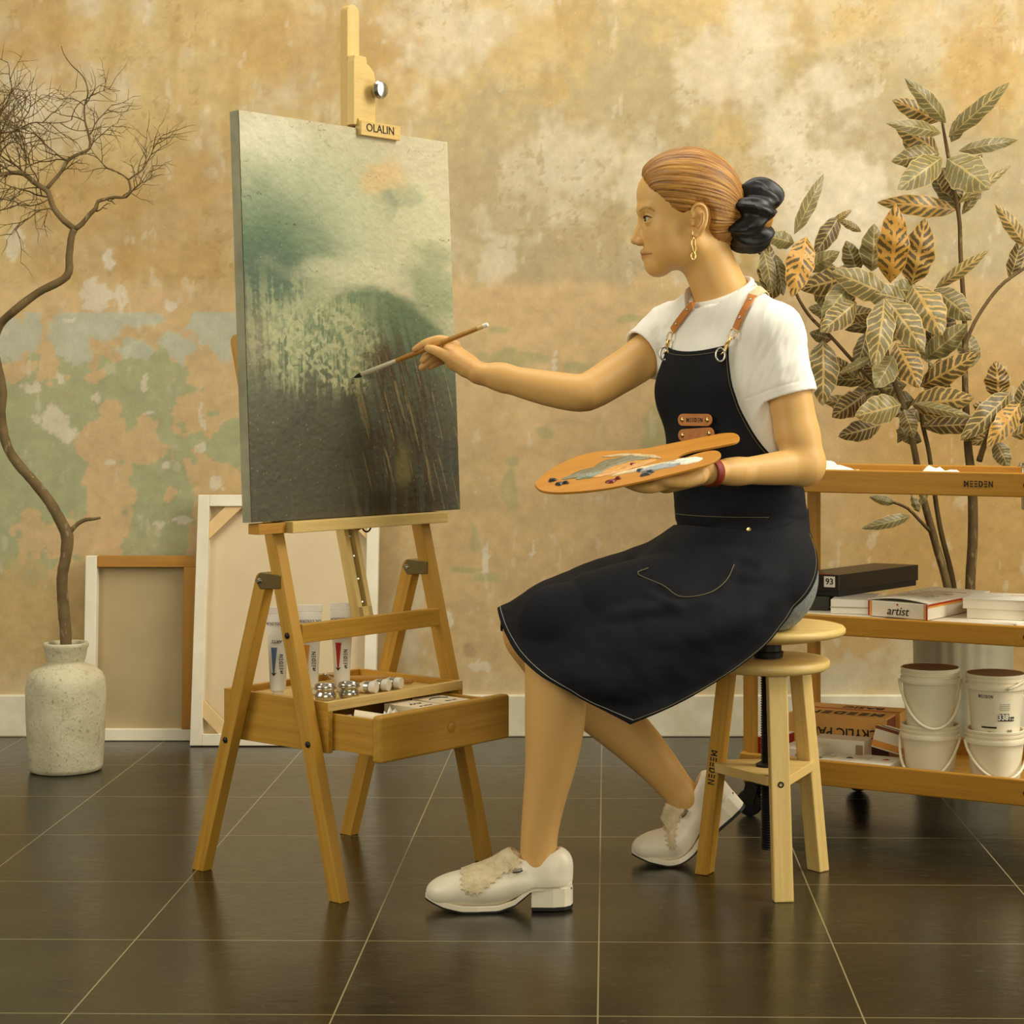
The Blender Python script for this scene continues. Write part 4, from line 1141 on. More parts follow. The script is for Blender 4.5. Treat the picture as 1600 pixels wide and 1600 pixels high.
# booklets on the front
for k, (a0, b0, l, w, lab) in enumerate(((.176, .016, .074, .100, 'flat white booklet on the lower shelf, right beside the right stool leg'), (.253, .016, .092, .100, 'flat white booklet with a red mark, left of the pails on the lower shelf'))):
    t, c, ax_, ay_ = flat_box('paper_booklet', lab, 'booklet', T(a0, b0, 0)[:2], TR, TS, l, w, ZL, .034 + .003 * k, M['paper'], 'white booklets on the lower shelf')
    g = Geo(); g.prism([(-.008, 0), (.008, .006), (-.004, .016)], c + UZ * (.0346 + .003 * k) + ax_ * .02, ax_, ay_, .0006); part('print_mark', g, M['red'] if k else M['ink'], t)
    g = Geo(); g.box(c + UZ * (.0346 + .003 * k) - ax_ * .03, ax_, ay_, UZ, .03, .03, .0006); part('print_patch', g, plain('patch%d' % k, rgb(206, 196, 160), .7), t)
    g = Geo(); g.box(c - ay_ * (w / 2 + .0003) + UZ * .028, ax_, ay_, UZ, l * .6, .0008, .006); part('spine_line', g, M['blue'] if not k else M['paper'], t)
tl, cl, axl, ayl = carton('striped_carton', 'white carton with dark red and orange bands, leaning beside the stacked pails', 'carton', T(.318, .186, ZL + .030), rot2(-30)[0], .135, .075, .050, M['cartonw'], tilt=(.25, .05, 0))[:4]
upl = np.array(tl['_up'])
g = Geo(); g.box(cl + upl * .010 - ayl * .0378, axl, ayl, upl, .135, .0008, .014); part('orange_band', g, M['orange'], tl)
g = Geo(); g.box(cl + upl * .046 - ayl * .0378, axl, ayl, upl, .135, .0008, .007); part('red_band', g, M['brown_card'], tl)
g = Geo(); g.box(cl + upl * .0504 - ayl * .02, axl, ayl, upl, .12, .012, .0008); part('black_band', g, M['ink'], tl)

# pails
def pail_geo(base, r0, r1, h):
    g = Geo()
    g.lathe(base, [(r0 - .004, 0), (r0, .003), (r1 * .985, h * .76), (r1 * 1.06, h * .765), (r1 * 1.075, h * .80), (r1 * 1.06, h * .845), (r1 * 1.0, h * .85), (r1 * 1.0, h * .885), (r1 * 1.05, h * .89), (r1 * 1.05, h * .925), (r1 * 1.005, h * .93), (r1 * 1.005, h * .95), (r1 * 1.05, h * .955), (r1 * 1.055, h * .99), (r1 * 1.03, h), (r1 * .97, h * .99), (r1 * .96, h * .9), (r0 * .93, .01), (.002, .008)], 56, cap1=False)
    return g
M['pail'] = mottled('pail_plastic', rgb(234, 222, 188), rgb(240, 230, 202), 5, .35, spec=.5)
M['pail_lid'] = mottled('pail_lid', rgb(128, 92, 52), rgb(152, 112, 66), 12, .6)
def pail(base, r0, r1, h, label, low, swing, lid=False):
    base = np.array(base, float)
    t = thing('plastic_pail', label, 'pail', base, 'white plastic pails on the lower shelf')
    part('pail_body', pail_geo(base, r0, r1, h), M['pail'], t, smooth=True, autosmooth=35)
    # wire-thin plastic bail handle hanging at the front
    if lid:
        g = Geo(); g.lathe(base, [(.004, h * .985), (r1 * .93, h * .985), (r1 * 1.0, h * .992), (r1 * 1.0, h * .996), (r1 * .9, h * .9965), (.002, h * .992)], 48, cap0=False, cap1=False)
        part('lid', g, M['pail_lid'], t, 'brownish lid', smooth=True, autosmooth=40)
    pts = []
    for k in range(25):
        a = math.pi * k / 24
        x = math.cos(a); s = math.sin(a)
        dirx = np.array([math.cos(swing), math.sin(swing), 0]); fr = np.array([math.sin(swing), -math.cos(swing), 0])
        drop = low * s
        rr = r1 * 1.10 if drop < .02 else r1 * 1.08
        pts.append(base + dirx * rr * x + fr * (r1 * 1.07 * s) + UZ * (h * .80 - drop))
    g = Geo(); g.tube(pts, .0032, 8)
    part('bail_handle', g, M['pail'], t, smooth=True)
    return t
pa = T(.413, .087, ZL); pb = T(.556, .096, ZL)
r0, r1 = .050, .0605
pail(pa, r0, r1, .124, 'white plastic pail under another pail, left stack on the lower shelf', .090, math.radians(-26))
pail(pb, r0, r1, .124, 'white plastic pail under the labelled pail, right stack on the lower shelf', .075, math.radians(-26 + 30))
pail(pa + UZ * .1105, r0, r1, .136, 'plain white plastic pail on top of the left stack', .098, math.radians(-2), True)
tp = pail(pb + UZ * .1065, r0, r1, .136, 'white plastic pail with a printed label, on top of the right stack', -.02, math.radians(100), True)
# label print wraps around the pail's front
def pp(ang, z, base=pb + UZ * .1065, k=.0006):
    r = r0 + (r1 * .985 - r0) * z / (.136 * .76) + k
    return base + np.array([r * math.sin(ang), -r * math.cos(ang), z])
def wrap(g, ang0, z0):
    """bends flat geometry (metres, x right, z up) around the pail"""
    out = Geo()
    vs = []
    for v in g.v:
        vs.append(pp(ang0 + v[0] / r1, z0 + v[2], k=.0006 + max(0, -v[1])))
    out.v = [tuple(q) for q in vs]; out.f = g.f; out.uv = g.uv
    return out
X_ = np.array([1.0, 0, 0])
def lp(g, a, z, m): part('label_print', wrap(g, a, z), m, tp)
lp(logo_geo((0, 0, 0), X_, UZ, .0066, .0004), -.56, .092, M['ink'])
gb = Geo(); [gb.box((x, 0, 0), X_, (0, 1, 0), UZ, .004, .0006, .016) for x in np.linspace(-.011, .011, 6)]
lp(gb, .12, .048, M['ink'])
lp(text_geo('338', (0, -.0008, 0), X_, UZ, .017, bold=.0006), .10, .048, M['white'])
gb = Geo(); [gb.box((x, 0, 0), X_, (0, 1, 0), UZ, .003, .0006, .009) for x in np.linspace(-.006, .006, 5)]
lp(gb, .46, .044, M['ink']); lp(text_geo('fl oz', (0, -.0008, 0), X_, UZ, .008), .46, .044, M['white'])
gb = Geo(); [gb.box((x, 0, 0), X_, (0, 1, 0), UZ, .004, .0006, .0035) for x in np.linspace(-.017, .017, 10)]
lp(gb, -.46, .026, M['ink'])
for z in (.076, .072, .068, .064):
    gb = Geo(); [gb.box((x, 0, 0), X_, (0, 1, 0), UZ, .003, .0005, .0015) for x in np.linspace(-.011, .011, 8)]
    lp(gb, .16, z, plain('faint', rgb(170, 172, 160), .7))
gb = Geo(); [gb.box((x, 0, 0), X_, (0, 1, 0), UZ, .0008, .0005, .006) for x in np.linspace(-.006, .006, 8)]
lp(gb, .40, .018, M['ink'])
lp(text_geo('1000 ml', (0, 0, 0), X_, UZ, .005), -.40, .016, plain('faintb', rgb(120, 112, 90), .7))
# ---------------------------------------------------------------- vase with a bare branch
VC = np.array([(103 - VX) * 4.845 / F, 4.845, 0])
def stone_material():
    t = NT('pale_stoneware')
    o = t.coord('Object')
    f1 = t.noise(o, 14, 5, .65); f2 = t.noise(o, 120, 4, .7); f3 = t.noise(t.mapping(o, (3, 3, .6)), 9, 5, .7)
    c = t.ramp(f1, [(.3, rgb(176, 166, 132)), (.7, rgb(204, 194, 162))])
    c = t.mix(t.math('MULTIPLY', t.math('GREATER_THAN', f2, .62), .6), c, rgb(106, 96, 68))
    c = t.mix(t.math('MULTIPLY', t.math('GREATER_THAN', f3, .62), .35), c, rgb(142, 130, 96))
    t.base(c); t.set(.8, 0, .3); t.bump(t.math('ADD', f2, f1), .5, .004)
    return t.m
vase = thing('stoneware_vase', 'pale weathered stoneware vase on the floor at the far left', 'vase', VC)
g = Geo()
pr = [(.080, 0), (.088, .004), (.091, .014), (.096, .10), (.0985, .17), (.0985, .205), (.096, .228), (.089, .246), (.074, .258), (.056, .266), (.046, .271), (.0455, .276), (.0475, .279), (.0500, .290), (.0525, .306), (.0555, .3125), (.0560, .319), (.0535, .323), (.047, .322), (.044, .315), (.042, .29), (.041, .27), (.06, .25), (.085, .21), (.085, .05), (.06, .02), (.002, .015)]
g.lathe(VC, pr, 64, cap1=False)
part('vase_body', g, stone_material(), vase, smooth=True)

def bark_material(name, c1, c2, c3):
    t = NT(name)
    o = t.coord('Object')
    f = t.noise(t.mapping(o, (1, 1, .35)), 60, 5, .65); f2 = t.noise(o, 16, 4, .6)
    c = t.ramp(f2, [(.3, c1), (.7, c2)])
    c = t.mix(t.math('MULTIPLY', t.math('GREATER_THAN', f, .6), .6), c, c3)
    t.base(c); t.set(.8, 0, .25); t.bump(f, .5, .003)
    return t.m
BARK = bark_material('branch_bark', rgb(86, 68, 40), rgb(118, 98, 62), rgb(150, 132, 92))
TWIG = bark_material('twig_bark', rgb(78, 62, 34), rgb(112, 92, 54), rgb(132, 112, 70))
def spline(pts, rad, step=.012):
    """Catmull-Rom through points with radii"""
    pts = np.array(pts, float); rad = np.array(rad, float)
    ext = np.vstack([2 * pts[0] - pts[1], pts, 2 * pts[-1] - pts[-2]])
    out, ro = [], []
    for i in range(len(pts) - 1):
        p0, p1, p2, p3 = ext[i:i + 4]
        n = max(2, int(np.linalg.norm(p2 - p1) / step))
        for k in range(n):
            t = k / n
            out.append(.5 * ((2 * p1) + (-p0 + p2) * t + (2 * p0 - 5 * p1 + 4 * p2 - p3) * t * t + (-p0 + 3 * p1 - 3 * p2 + p3) * t ** 3))
            ro.append(rad[i] * (1 - t) + rad[i + 1] * t)
    out.append(pts[-1]); ro.append(rad[-1])
    return out, ro
branch = thing('bare_branch', 'bare crooked grey-brown branch with fine twigs, standing in the pale vase', 'branch', VC + UZ * .03)
def px_line(rows, d0):
    """rows of (px, py, radius px, depth offset)"""
    return [P(r[0], r[1], d0 + (r[3] if len(r) > 3 else 0)) for r in rows], [r[2] * d0 / F for r in rows]
BD = 4.845
def limb(name, rows, mat, par, n=12, knobs=True):
    pts, rad = px_line(rows, BD)
    pts, rad = spline(pts, rad)
    rs = np.random.RandomState(int(abs(rows[0][0] * 7 + rows[0][1])))
    rad = [r * (1 + .10 * (rs.rand() - .5)) for r in rad]
    g = Geo(); g.tube(pts, rad, n)
    return part(name, g, mat, par, smooth=True)
trunk = limb('trunk', [(103, 1190, 9), (103, 1005, 9), (100, 960, 9), (97, 905, 8.5), (103, 868, 9), (105, 838, 10), (95, 815, 9), (78, 785, 8.5), (52, 752, 8), (26, 722, 8), (10, 694, 7.5), (2, 650, 7), (4, 610, 6.8), (-4, 570, 6.8, .02), (-10, 540, 6.5, .02), (0, 508, 6.5, .02), (22, 486, 6.5), (60, 457, 6.2), (104, 432, 6.0), (108, 400, 5.6), (112, 368, 5.4), (117, 358, 5.2)], BARK, branch)
limb('side_shoot', [(105, 838, 5), (112, 828, 4), (122, 818, 3.4), (134, 812, 3), (146, 811, 2.4), (157, 809, 1.8)], BARK, branch)
rows_l = [(117, 358, 5), (100, 345, 4.6), (84, 325, 4.4), (75, 300, 4.4), (66, 293, 4.2), (52, 284, 4), (38, 272, 4), (20, 270, 3.4), (-6, 275, 3, -.05)]
limb('left_limb', rows_l, BARK, branch)
rows_r = [(117, 358, 4.4), (128, 350, 4), (140, 335, 3.6), (150, 325, 3.4), (153, 315, 3), (166, 311, 2.6), (180, 308, 2.4), (197, 308, 2.2), (204, 296, 2), (201, 281, 2)]
limb('right_limb', rows_r, BARK, branch)
rows_m = [(72, 296, 3.6), (84, 282, 3), (96, 268, 2.8), (106, 251, 2.8), (120, 242, 2.6), (140, 232, 2.4), (139, 212, 2), (133, 190, 1.6), (132, 165, 1.4), (138, 145, 1.2), (130, 120, 1), (112, 102, .9), (100, 85, .7), (96, 72, .6)]
limb('middle_limb', rows_m, BARK, branch)
# fine twigs grown from the limbs
tw = Geo()
rs = np.random.RandomState(11)
def twig(p, ang, L, r, depth, dz=0.0):
    """p: (px, py, depth); ang in the wall plane; L in px"""
    pts = [np.array(p, float)]; a = ang
    n = max(4, int(L / 9)); rads = []
    for k in range(n):
        a += rs.uniform(-.32, .32) + .03
        dz = np.clip(dz + rs.uniform(-.006, .006), -.02, .02)
        q = pts[-1] + np.array([math.cos(a) * L / n, -math.sin(a) * L / n, dz]); pts.append(q)
        rads.append(r * (1 - .6 * k / n))
    rads.append(r * .35)
    tw.tube([P(q[0], q[1], q[2]) for q in pts], [x * BD / F for x in rads], 6)
    if depth > 0:
        for k in range(1, n + 1):
            if rs.rand() < .62:
                twig(pts[k], a + rs.choice([-1, 1]) * rs.uniform(.45, 1.1), L * rs.uniform(.35, .7), max(.45, r * .62), depth - 1, rs.uniform(-.008, .008))
starts = [((20, 270), 2.6, 80, 1.5), ((38, 272), 2.0, 130, 1.6), ((38, 272), 1.4, 120, 1.4), ((60, 290), 1.9, 110, 1.3), ((2, 274), 1.7, 110, 1.4), ((66, 293), 3.0, 70, 1.2), ((75, 308), 2.9, 80, 1.5), ((75, 312), 3.4, 70, 1.2),
          ((106, 251), 2.4, 90, 1.4), ((106, 251), 2.9, 100, 1.2), ((139, 212), .9, 60, 1.1), ((133, 190), 2.4, 60, 1.0), ((132, 165), 1.0, 50, .9), ((132, 165), 2.6, 50, .9), ((140, 232), 1.2, 60, 1),
          ((201, 281), 2.3, 80, 1.3), ((201, 281), .9, 90, 1.3), ((197, 308), .8, 60, 1.1), ((190, 308), .5, 70, 1.1), ((96, 268), .3, 36, 1.4), ((150, 330), .1, 16, 1.4), ((166, 311), -.8, 10, 1.4),
          ((84, 325), 3.1, 80, 1.3), ((30, 270), 3.4, 60, 1.0), ((-4, 230), 1.0, 110, 1.3), ((-4, 210), .5, 120, 1.4), ((-4, 180), .8, 90, 1.1), ((-4, 330), .5, 70, 1), ((-4, 310), -.2, 50, 1)]
for (x, y), a, L, r in starts:
    twig((x, y, BD + rs.uniform(-.02, .02)), a, L, r, 2, rs.uniform(-.006, .006))
part('twigs', tw, TWIG, branch, smooth=True)

# ---------------------------------------------------------------- potted croton
def leaf_material():
    t = NT('croton_leaf')
    uv = t.coord('UV')
    sep = t.n('ShaderNodeSeparateXYZ'); t.l(uv, sep.inputs[0])
    s, w = sep.outputs[0], sep.outputs[1]                  # s: 0 at the stalk, 1 at the tip; w: -1 .. 1 across
    tone = t.attr('paint'); tc = tone.outputs['Color']
    ts = t.n('ShaderNodeSeparateColor'); t.l(tc, ts.inputs[0])
    gold, dark = ts.outputs[0], ts.outputs[1]
    o = t.coord('Object')
    n1 = t.noise(o, 45, 4, .6); n2 = t.noise(o, 14, 3)
    aw = t.math('ABSOLUTE', w)
    ph = t.math('ADD', t.math('MULTIPLY', t.math('SUBTRACT', s, t.math('MULTIPLY', aw, .15)), 9.0), t.math('MULTIPLY', n1, .9))
    fr = t.math('ABSOLUTE', t.math('SUBTRACT', t.math('FRACT', ph), .5))
    wid = t.math('ADD', .055, t.math('MULTIPLY', gold, .19))
    vein = t.math('LESS_THAN', fr, t.math('ADD', wid, t.math('MULTIPLY', t.math('SUBTRACT', n1, .5), .2)))
    mid = t.math('LESS_THAN', aw, t.math('ADD', .05, t.math('MULTIPLY', gold, .07)))
    rim = t.math('GREATER_THAN', aw, .93)
    patch = t.math('GREATER_THAN', t.math('ADD', n1, t.math('MULTIPLY', t.math('MULTIPLY', gold, gold), .26)), .80)
    v = t.math('MAXIMUM', t.math('MAXIMUM', vein, mid), t.math('MAXIMUM', rim, patch))
    pale = t.mix(n2, rgb(100, 92, 54), rgb(130, 118, 74))
    body = t.mix(dark, pale, t.mix(n2, rgb(66, 52, 24), rgb(92, 74, 36)))
    veinc = t.mix(gold, rgb(184, 164, 104), rgb(184, 136, 58))
    t.base(t.mix(t.math('MULTIPLY', v, t.math('ADD', .60, t.math('MULTIPLY', gold, .4))), body, veinc))
    t.set(.42, 0, .4)
    t.bump(t.math('ADD', t.math('MULTIPLY', v, -.6), t.math('MULTIPLY', n1, .4)), .3, .003)
    t.b.inputs['Subsurface Weight'].default_value = 0.0
    return t.m
LEAF = leaf_material()
PLD = 4.80
POT = np.array([(1505 - VX) * 4.82 / F, 4.82, 0])
plant = thing('potted_croton', 'tall potted croton with gold-veined leaves behind the trolley at the right', 'potted plant', POT)
g = Geo()
prof = [(.112, 0), (.117, .004), (.126, .365), (.130, .370), (.131, .384), (.127, .388), (.120, .386), (.116, .35), (.002, .348)]
n = 96
g.lathe(POT, prof, n, cap1=False)
for j in range(1, 3):
    for i in range(n):
        k = j * n + i
        v = np.array(g.v[k]); c_ = POT + UZ * v[2]
        if j in (1, 2): g.v[k] = tuple(c_ + (v - c_) * (1 - .018 * (i % 4 < 2)))
part('ribbed_pot', g, mottled('grey_pot', rgb(146, 138, 110), rgb(166, 158, 130), 12, .6), plant, smooth=True, autosmooth=25)
STEM = bark_material('croton_stem', rgb(74, 56, 30), rgb(104, 84, 50), rgb(134, 114, 74))
def stem(rows, label=None):
    pts = [P(r[0], r[1], PLD + r[3]) for r in rows]; rad = [r[2] * PLD / F for r in rows]
    pts, rad = spline(pts, rad, .02)
    g = Geo(); g.tube(pts, rad, 10)
    part('stem', g, STEM, plant, smooth=True)
stem([(1494, 1010, 7, .0), (1480, 915, 6.5, .0), (1462, 850, 6.2, .0), (1442, 775, 5.6, 0), (1428, 700, 5, 0), (1414, 642, 4.6, 0), (1396, 592, 4, .02), (1385, 545, 3.2, .03), (1384, 470, 2.6, .03)])
stem([(1496, 1010, 5, .03), (1490, 915, 4.6, .03), (1468, 820, 4, .03), (1452, 710, 3.6, .02), (1440, 640, 3.4, 0), (1470, 600, 3, -.02), (1500, 560, 3, -.04), (1522, 505, 3, -.04), (1560, 450, 2.8, -.02), (1602, 418, 2.4, 0)])
stem([(1518, 1010, 8.5, -.02), (1516, 915, 8, -.02), (1520, 840, 8, -.02), (1519, 760, 7.6, -.02), (1512, 690, 6.5, 0), (1508, 600, 5, .03), (1507, 500, 4, .05), (1501, 400, 3.6, .05), (1499, 345, 3.4, .05), (1490, 290, 3.2, .05), (1480, 235, 3, .05), (1472, 190, 2, .05)])
stem([(1414, 642, 3.4, 0), (1380, 612, 3, 0), (1340, 572, 2.8, -.02), (1300, 528, 2.8, -.03), (1262, 490, 2.6, -.03), (1238, 440, 2.4, -.03), (1240, 385, 2, -.03)])
stem([(1455, 832, 3, 0), (1436, 812, 2.6, -.03), (1418, 794, 2.4, -.05), (1396, 785, 2, -.06)])
stem([(1530, 720, 5, -.03), (1540, 690, 4.4, -.05), (1560, 650, 4, -.06), (1572, 615, 3, -.06)])
leaf_geo = {}
def leaf(bx, by, tx, ty, w, gold, dark, d=0.0, dtip=0.0, fold=.25, curl=.10, bend=0.0, group='foliage'):
    """leaf from stalk pixel to tip pixel, w its width in px; d, dtip depth offsets"""
    b = P(bx, by, PLD + d); t = P(tx, ty, PLD + d + dtip)
    ax = t - b; L = np.linalg.norm(ax); ax = ax / L
    toward = np.array([0, -1.0, 0]) - ax * (-ax[1]); toward /= np.linalg.norm(toward)
    sd = np.cross(ax, toward)
    W = w * PLD / F / 2
    g = leaf_geo.setdefault(group, (Geo(), []))
    nu, nv = 7, 15
    vs, uv = [], []
    for j in range(nv):
        s = j / (nv - 1)
        prof = (math.sin(math.pi * min(1, s * 1.0) ** .85) ** .75) if 0 < s < 1 else 0
        if s < .10: prof *= .4 + 6 * s
        ww = W * max(prof, .03) * (1 + .06 * math.sin(s * 23 + bx))
        c_ = b + ax * L * s + toward * (curl * L * math.sin(math.pi * s) + bend * L * s * s) 
        for i in range(nu):
            q = (i / (nu - 1)) * 2 - 1
            vs.append(c_ + sd * ww * q * math.cos(fold * abs(q)) - toward * ww * abs(q) * math.sin(fold) * 1.2 + toward * ww * .10 * math.sin(s * 19 + q * 2 + ty))
            uv.append((s, q))
    fs = [(j * nu + i, j * nu + i + 1, (j + 1) * nu + i + 1, (j + 1) * nu + i) for j in range(nv - 1) for i in range(nu - 1)]
    g[0].add(vs, fs, [[uv[k] for k in f] for f in fs])
    g[1].extend([(gold, dark, 0)] * len(vs))
A, B_, C_, D_ = 'foliage', 'foliage.b', 'foliage.c', 'foliage.d'
TOP = [(1478, 192, 1414, 122, 30, .1, .15, .04, -.06), (1466, 190, 1394, 156, 36, .75, .6, .07, -.02), (1470, 208, 1384, 192, 26, .1, .1, .03, -.08), (1466, 238, 1398, 196, 38, .65, .75, .06, -.02), (1482, 214, 1577, 129, 30, .25, .15, .02, -.06), (1486, 222, 1512, 170, 24, .1, .6, .04, 0),
       (1498, 236, 1590, 219, 24, .05, .35, .05, .03), (1468, 240, 1393, 252, 38, .25, .45, .05, -.03), (1472, 246, 1402, 296, 48, .2, .1, .02, -.08), (1480, 248, 1546, 296, 66, .15, .05, .02, -.08), (1494, 328, 1371, 316, 36, .85, .6, .05, -.03), (1496, 318, 1580, 258, 17, .5, .3, .05, .02), (1472, 262, 1502, 312, 40, .4, .9, .06, 0), (1500, 330, 1452, 268, 30, .2, .5, .08, 0), (1503, 335, 1540, 280, 18, .3, .4, .07, 0)]
for a in TOP: leaf(*a, group=A)
MID = [(1391, 442, 1399, 318, 52, 1.0, .85, -.02, -.06), (1424, 446, 1446, 341, 54, .8, .9, .02, -.04), (1362, 424, 1366, 350, 44, .2, .2, .04, -.02), (1340, 428, 1322, 376, 34, .3, .5, .06, 0), (1311, 338, 1272, 400, 32, .2, .95, .03, -.02), (1300, 348, 1331, 328, 12, .6, .4, .03, 0), (1346, 362, 1308, 342, 14, .5, .3, .05, 0),
       (1241, 366, 1287, 272, 24, .1, .1, -.02, .02), (1241, 380, 1196, 368, 30, .1, .15, -.04, -.03), (1260, 370, 1237, 464, 46, 1.0, .85, -.06, -.05), (1193, 390, 1207, 458, 26, .2, .35, -.04, -.03), (1212, 398, 1224, 462, 24, .2, .6, -.02, -.02), (1258, 422, 1312, 393, 30, .05, .05, -.02, -.03), (1342, 430, 1250, 452, 46, .5, .9, .05, 0), (1332, 440, 1284, 496, 38, .05, .15, -.03, -.05), (1338, 472, 1282, 519, 42, .35, .6, -.05, -.06),
       (1382, 466, 1366, 574, 46, .35, .45, -.08, -.08), (1384, 466, 1444, 550, 54, .35, .35, -.07, -.06), (1388, 462, 1300, 424, 48, .3, .25, -.04, -.04), (1426, 446, 1472, 524, 62, .6, .25, -.02, -.06), (1460, 452, 1518, 500, 46, .3, .25, .03, -.02), (1420, 470, 1340, 452, 40, .2, .3, -.02, -.04), (1462, 450, 1545, 391, 21, .6, .25, .0, -.03), (1430, 455, 1390, 452, 40, .1, .2, .03, -.05)]
for a in MID: leaf(*a, group=B_)
LOW = [(1400, 536, 1436, 606, 50, .7, .7, -.02, -.04), (1446, 560, 1512, 506, 40, .1, .25, .0, -.03), (1438, 604, 1530, 551, 40, .6, .85, -.02, -.05), (1286, 532, 1285, 634, 52, .35, .6, -.05, -.03), (1362, 558, 1310, 584, 15, .1, .1, -.04, -.03), (1396, 556, 1368, 606, 42, .1, .05, -.05, -.05), (1334, 592, 1298, 556, 24, .3, .95, .02, 0), (1408, 632, 1336, 650, 48, .3, .1, -.06, -.05), (1352, 616, 1300, 652, 40, .45, .95, .0, -.02), (1376, 664, 1310, 682, 36, .3, 1.0, .0, -.02),
       (1424, 632, 1522, 622, 48, .65, .7, -.03, -.05), (1428, 630, 1520, 652, 18, .2, .1, -.06, -.05), (1440, 666, 1542, 662, 30, .4, .85, .0, -.02), (1412, 640, 1428, 684, 30, .3, .5, -.02, 0), (1300, 530, 1265, 520, 24, .2, .6, 0, 0), (1440, 690, 1400, 672, 26, .1, .6, .03, 0), (1380, 600, 1350, 560, 30, .3, .9, .04, 0), (1462, 540, 1488, 480, 34, .5, .9, .05, 0), (1458, 600, 1470, 560, 24, .3, .6, .03, 0)]
for a in LOW: leaf(*a, group=C_)
RIGHT = [(1603, 386, 1555, 318, 26, .7, .4, .0, -.02), (1578, 436, 1596, 372, 26, .3, .95, .02, 0), (1560, 622, 1556, 564, 42, .65, .95, -.05, -.02), (1580, 612, 1500, 688, 40, .35, .8, -.06, -.05), (1594, 630, 1542, 698, 38, .95, .6, -.07, -.05), (1572, 652, 1520, 632, 34, .7, .9, -.03, -.02), (1556, 690, 1576, 732, 30, .25, .6, -.03, 0), (1590, 640, 1606, 590, 24, .3, .8, -.03, 0), (1530, 660, 1506, 690, 26, .4, .6, -.02, 0),
         (1398, 786, 1358, 776, 16, .1, .3, -.05, -.02), (1424, 806, 1346, 826, 21, .15, .25, -.05, -.04), (1436, 800, 1424, 772, 14, .1, .5, -.03, 0), (1436, 790, 1452, 760, 12, .1, .4, -.03, 0)]
for a in RIGHT: leaf(*a, group=D_)
rf = np.random.RandomState(31)
for cx_, cy_, n_ in ((1330, 480, 8), (1430, 500, 9), (1390, 620, 8), (1480, 600, 6), (1240, 440, 5), (1550, 660, 5), (1470, 260, 4)):
    for _ in range(n_):
        a = rf.uniform(0, 2 * math.pi); L = rf.uniform(55, 95); x = cx_ + rf.uniform(-45, 45); y = cy_ + rf.uniform(-40, 40)
        leaf(x, y, x + L * math.cos(a), y + L * .8 * math.sin(a), rf.uniform(24, 40), rf.uniform(.1, .6), rf.uniform(.3, 1), rf.uniform(.06, .14), rf.uniform(-.03, .03), group='foliage.e')
for key, (gg_, cols) in leaf_geo.items():
    o = part('foliage', gg_, LEAF, plant, smooth=True)
    color_attr(o.data, np.array(cols, float))
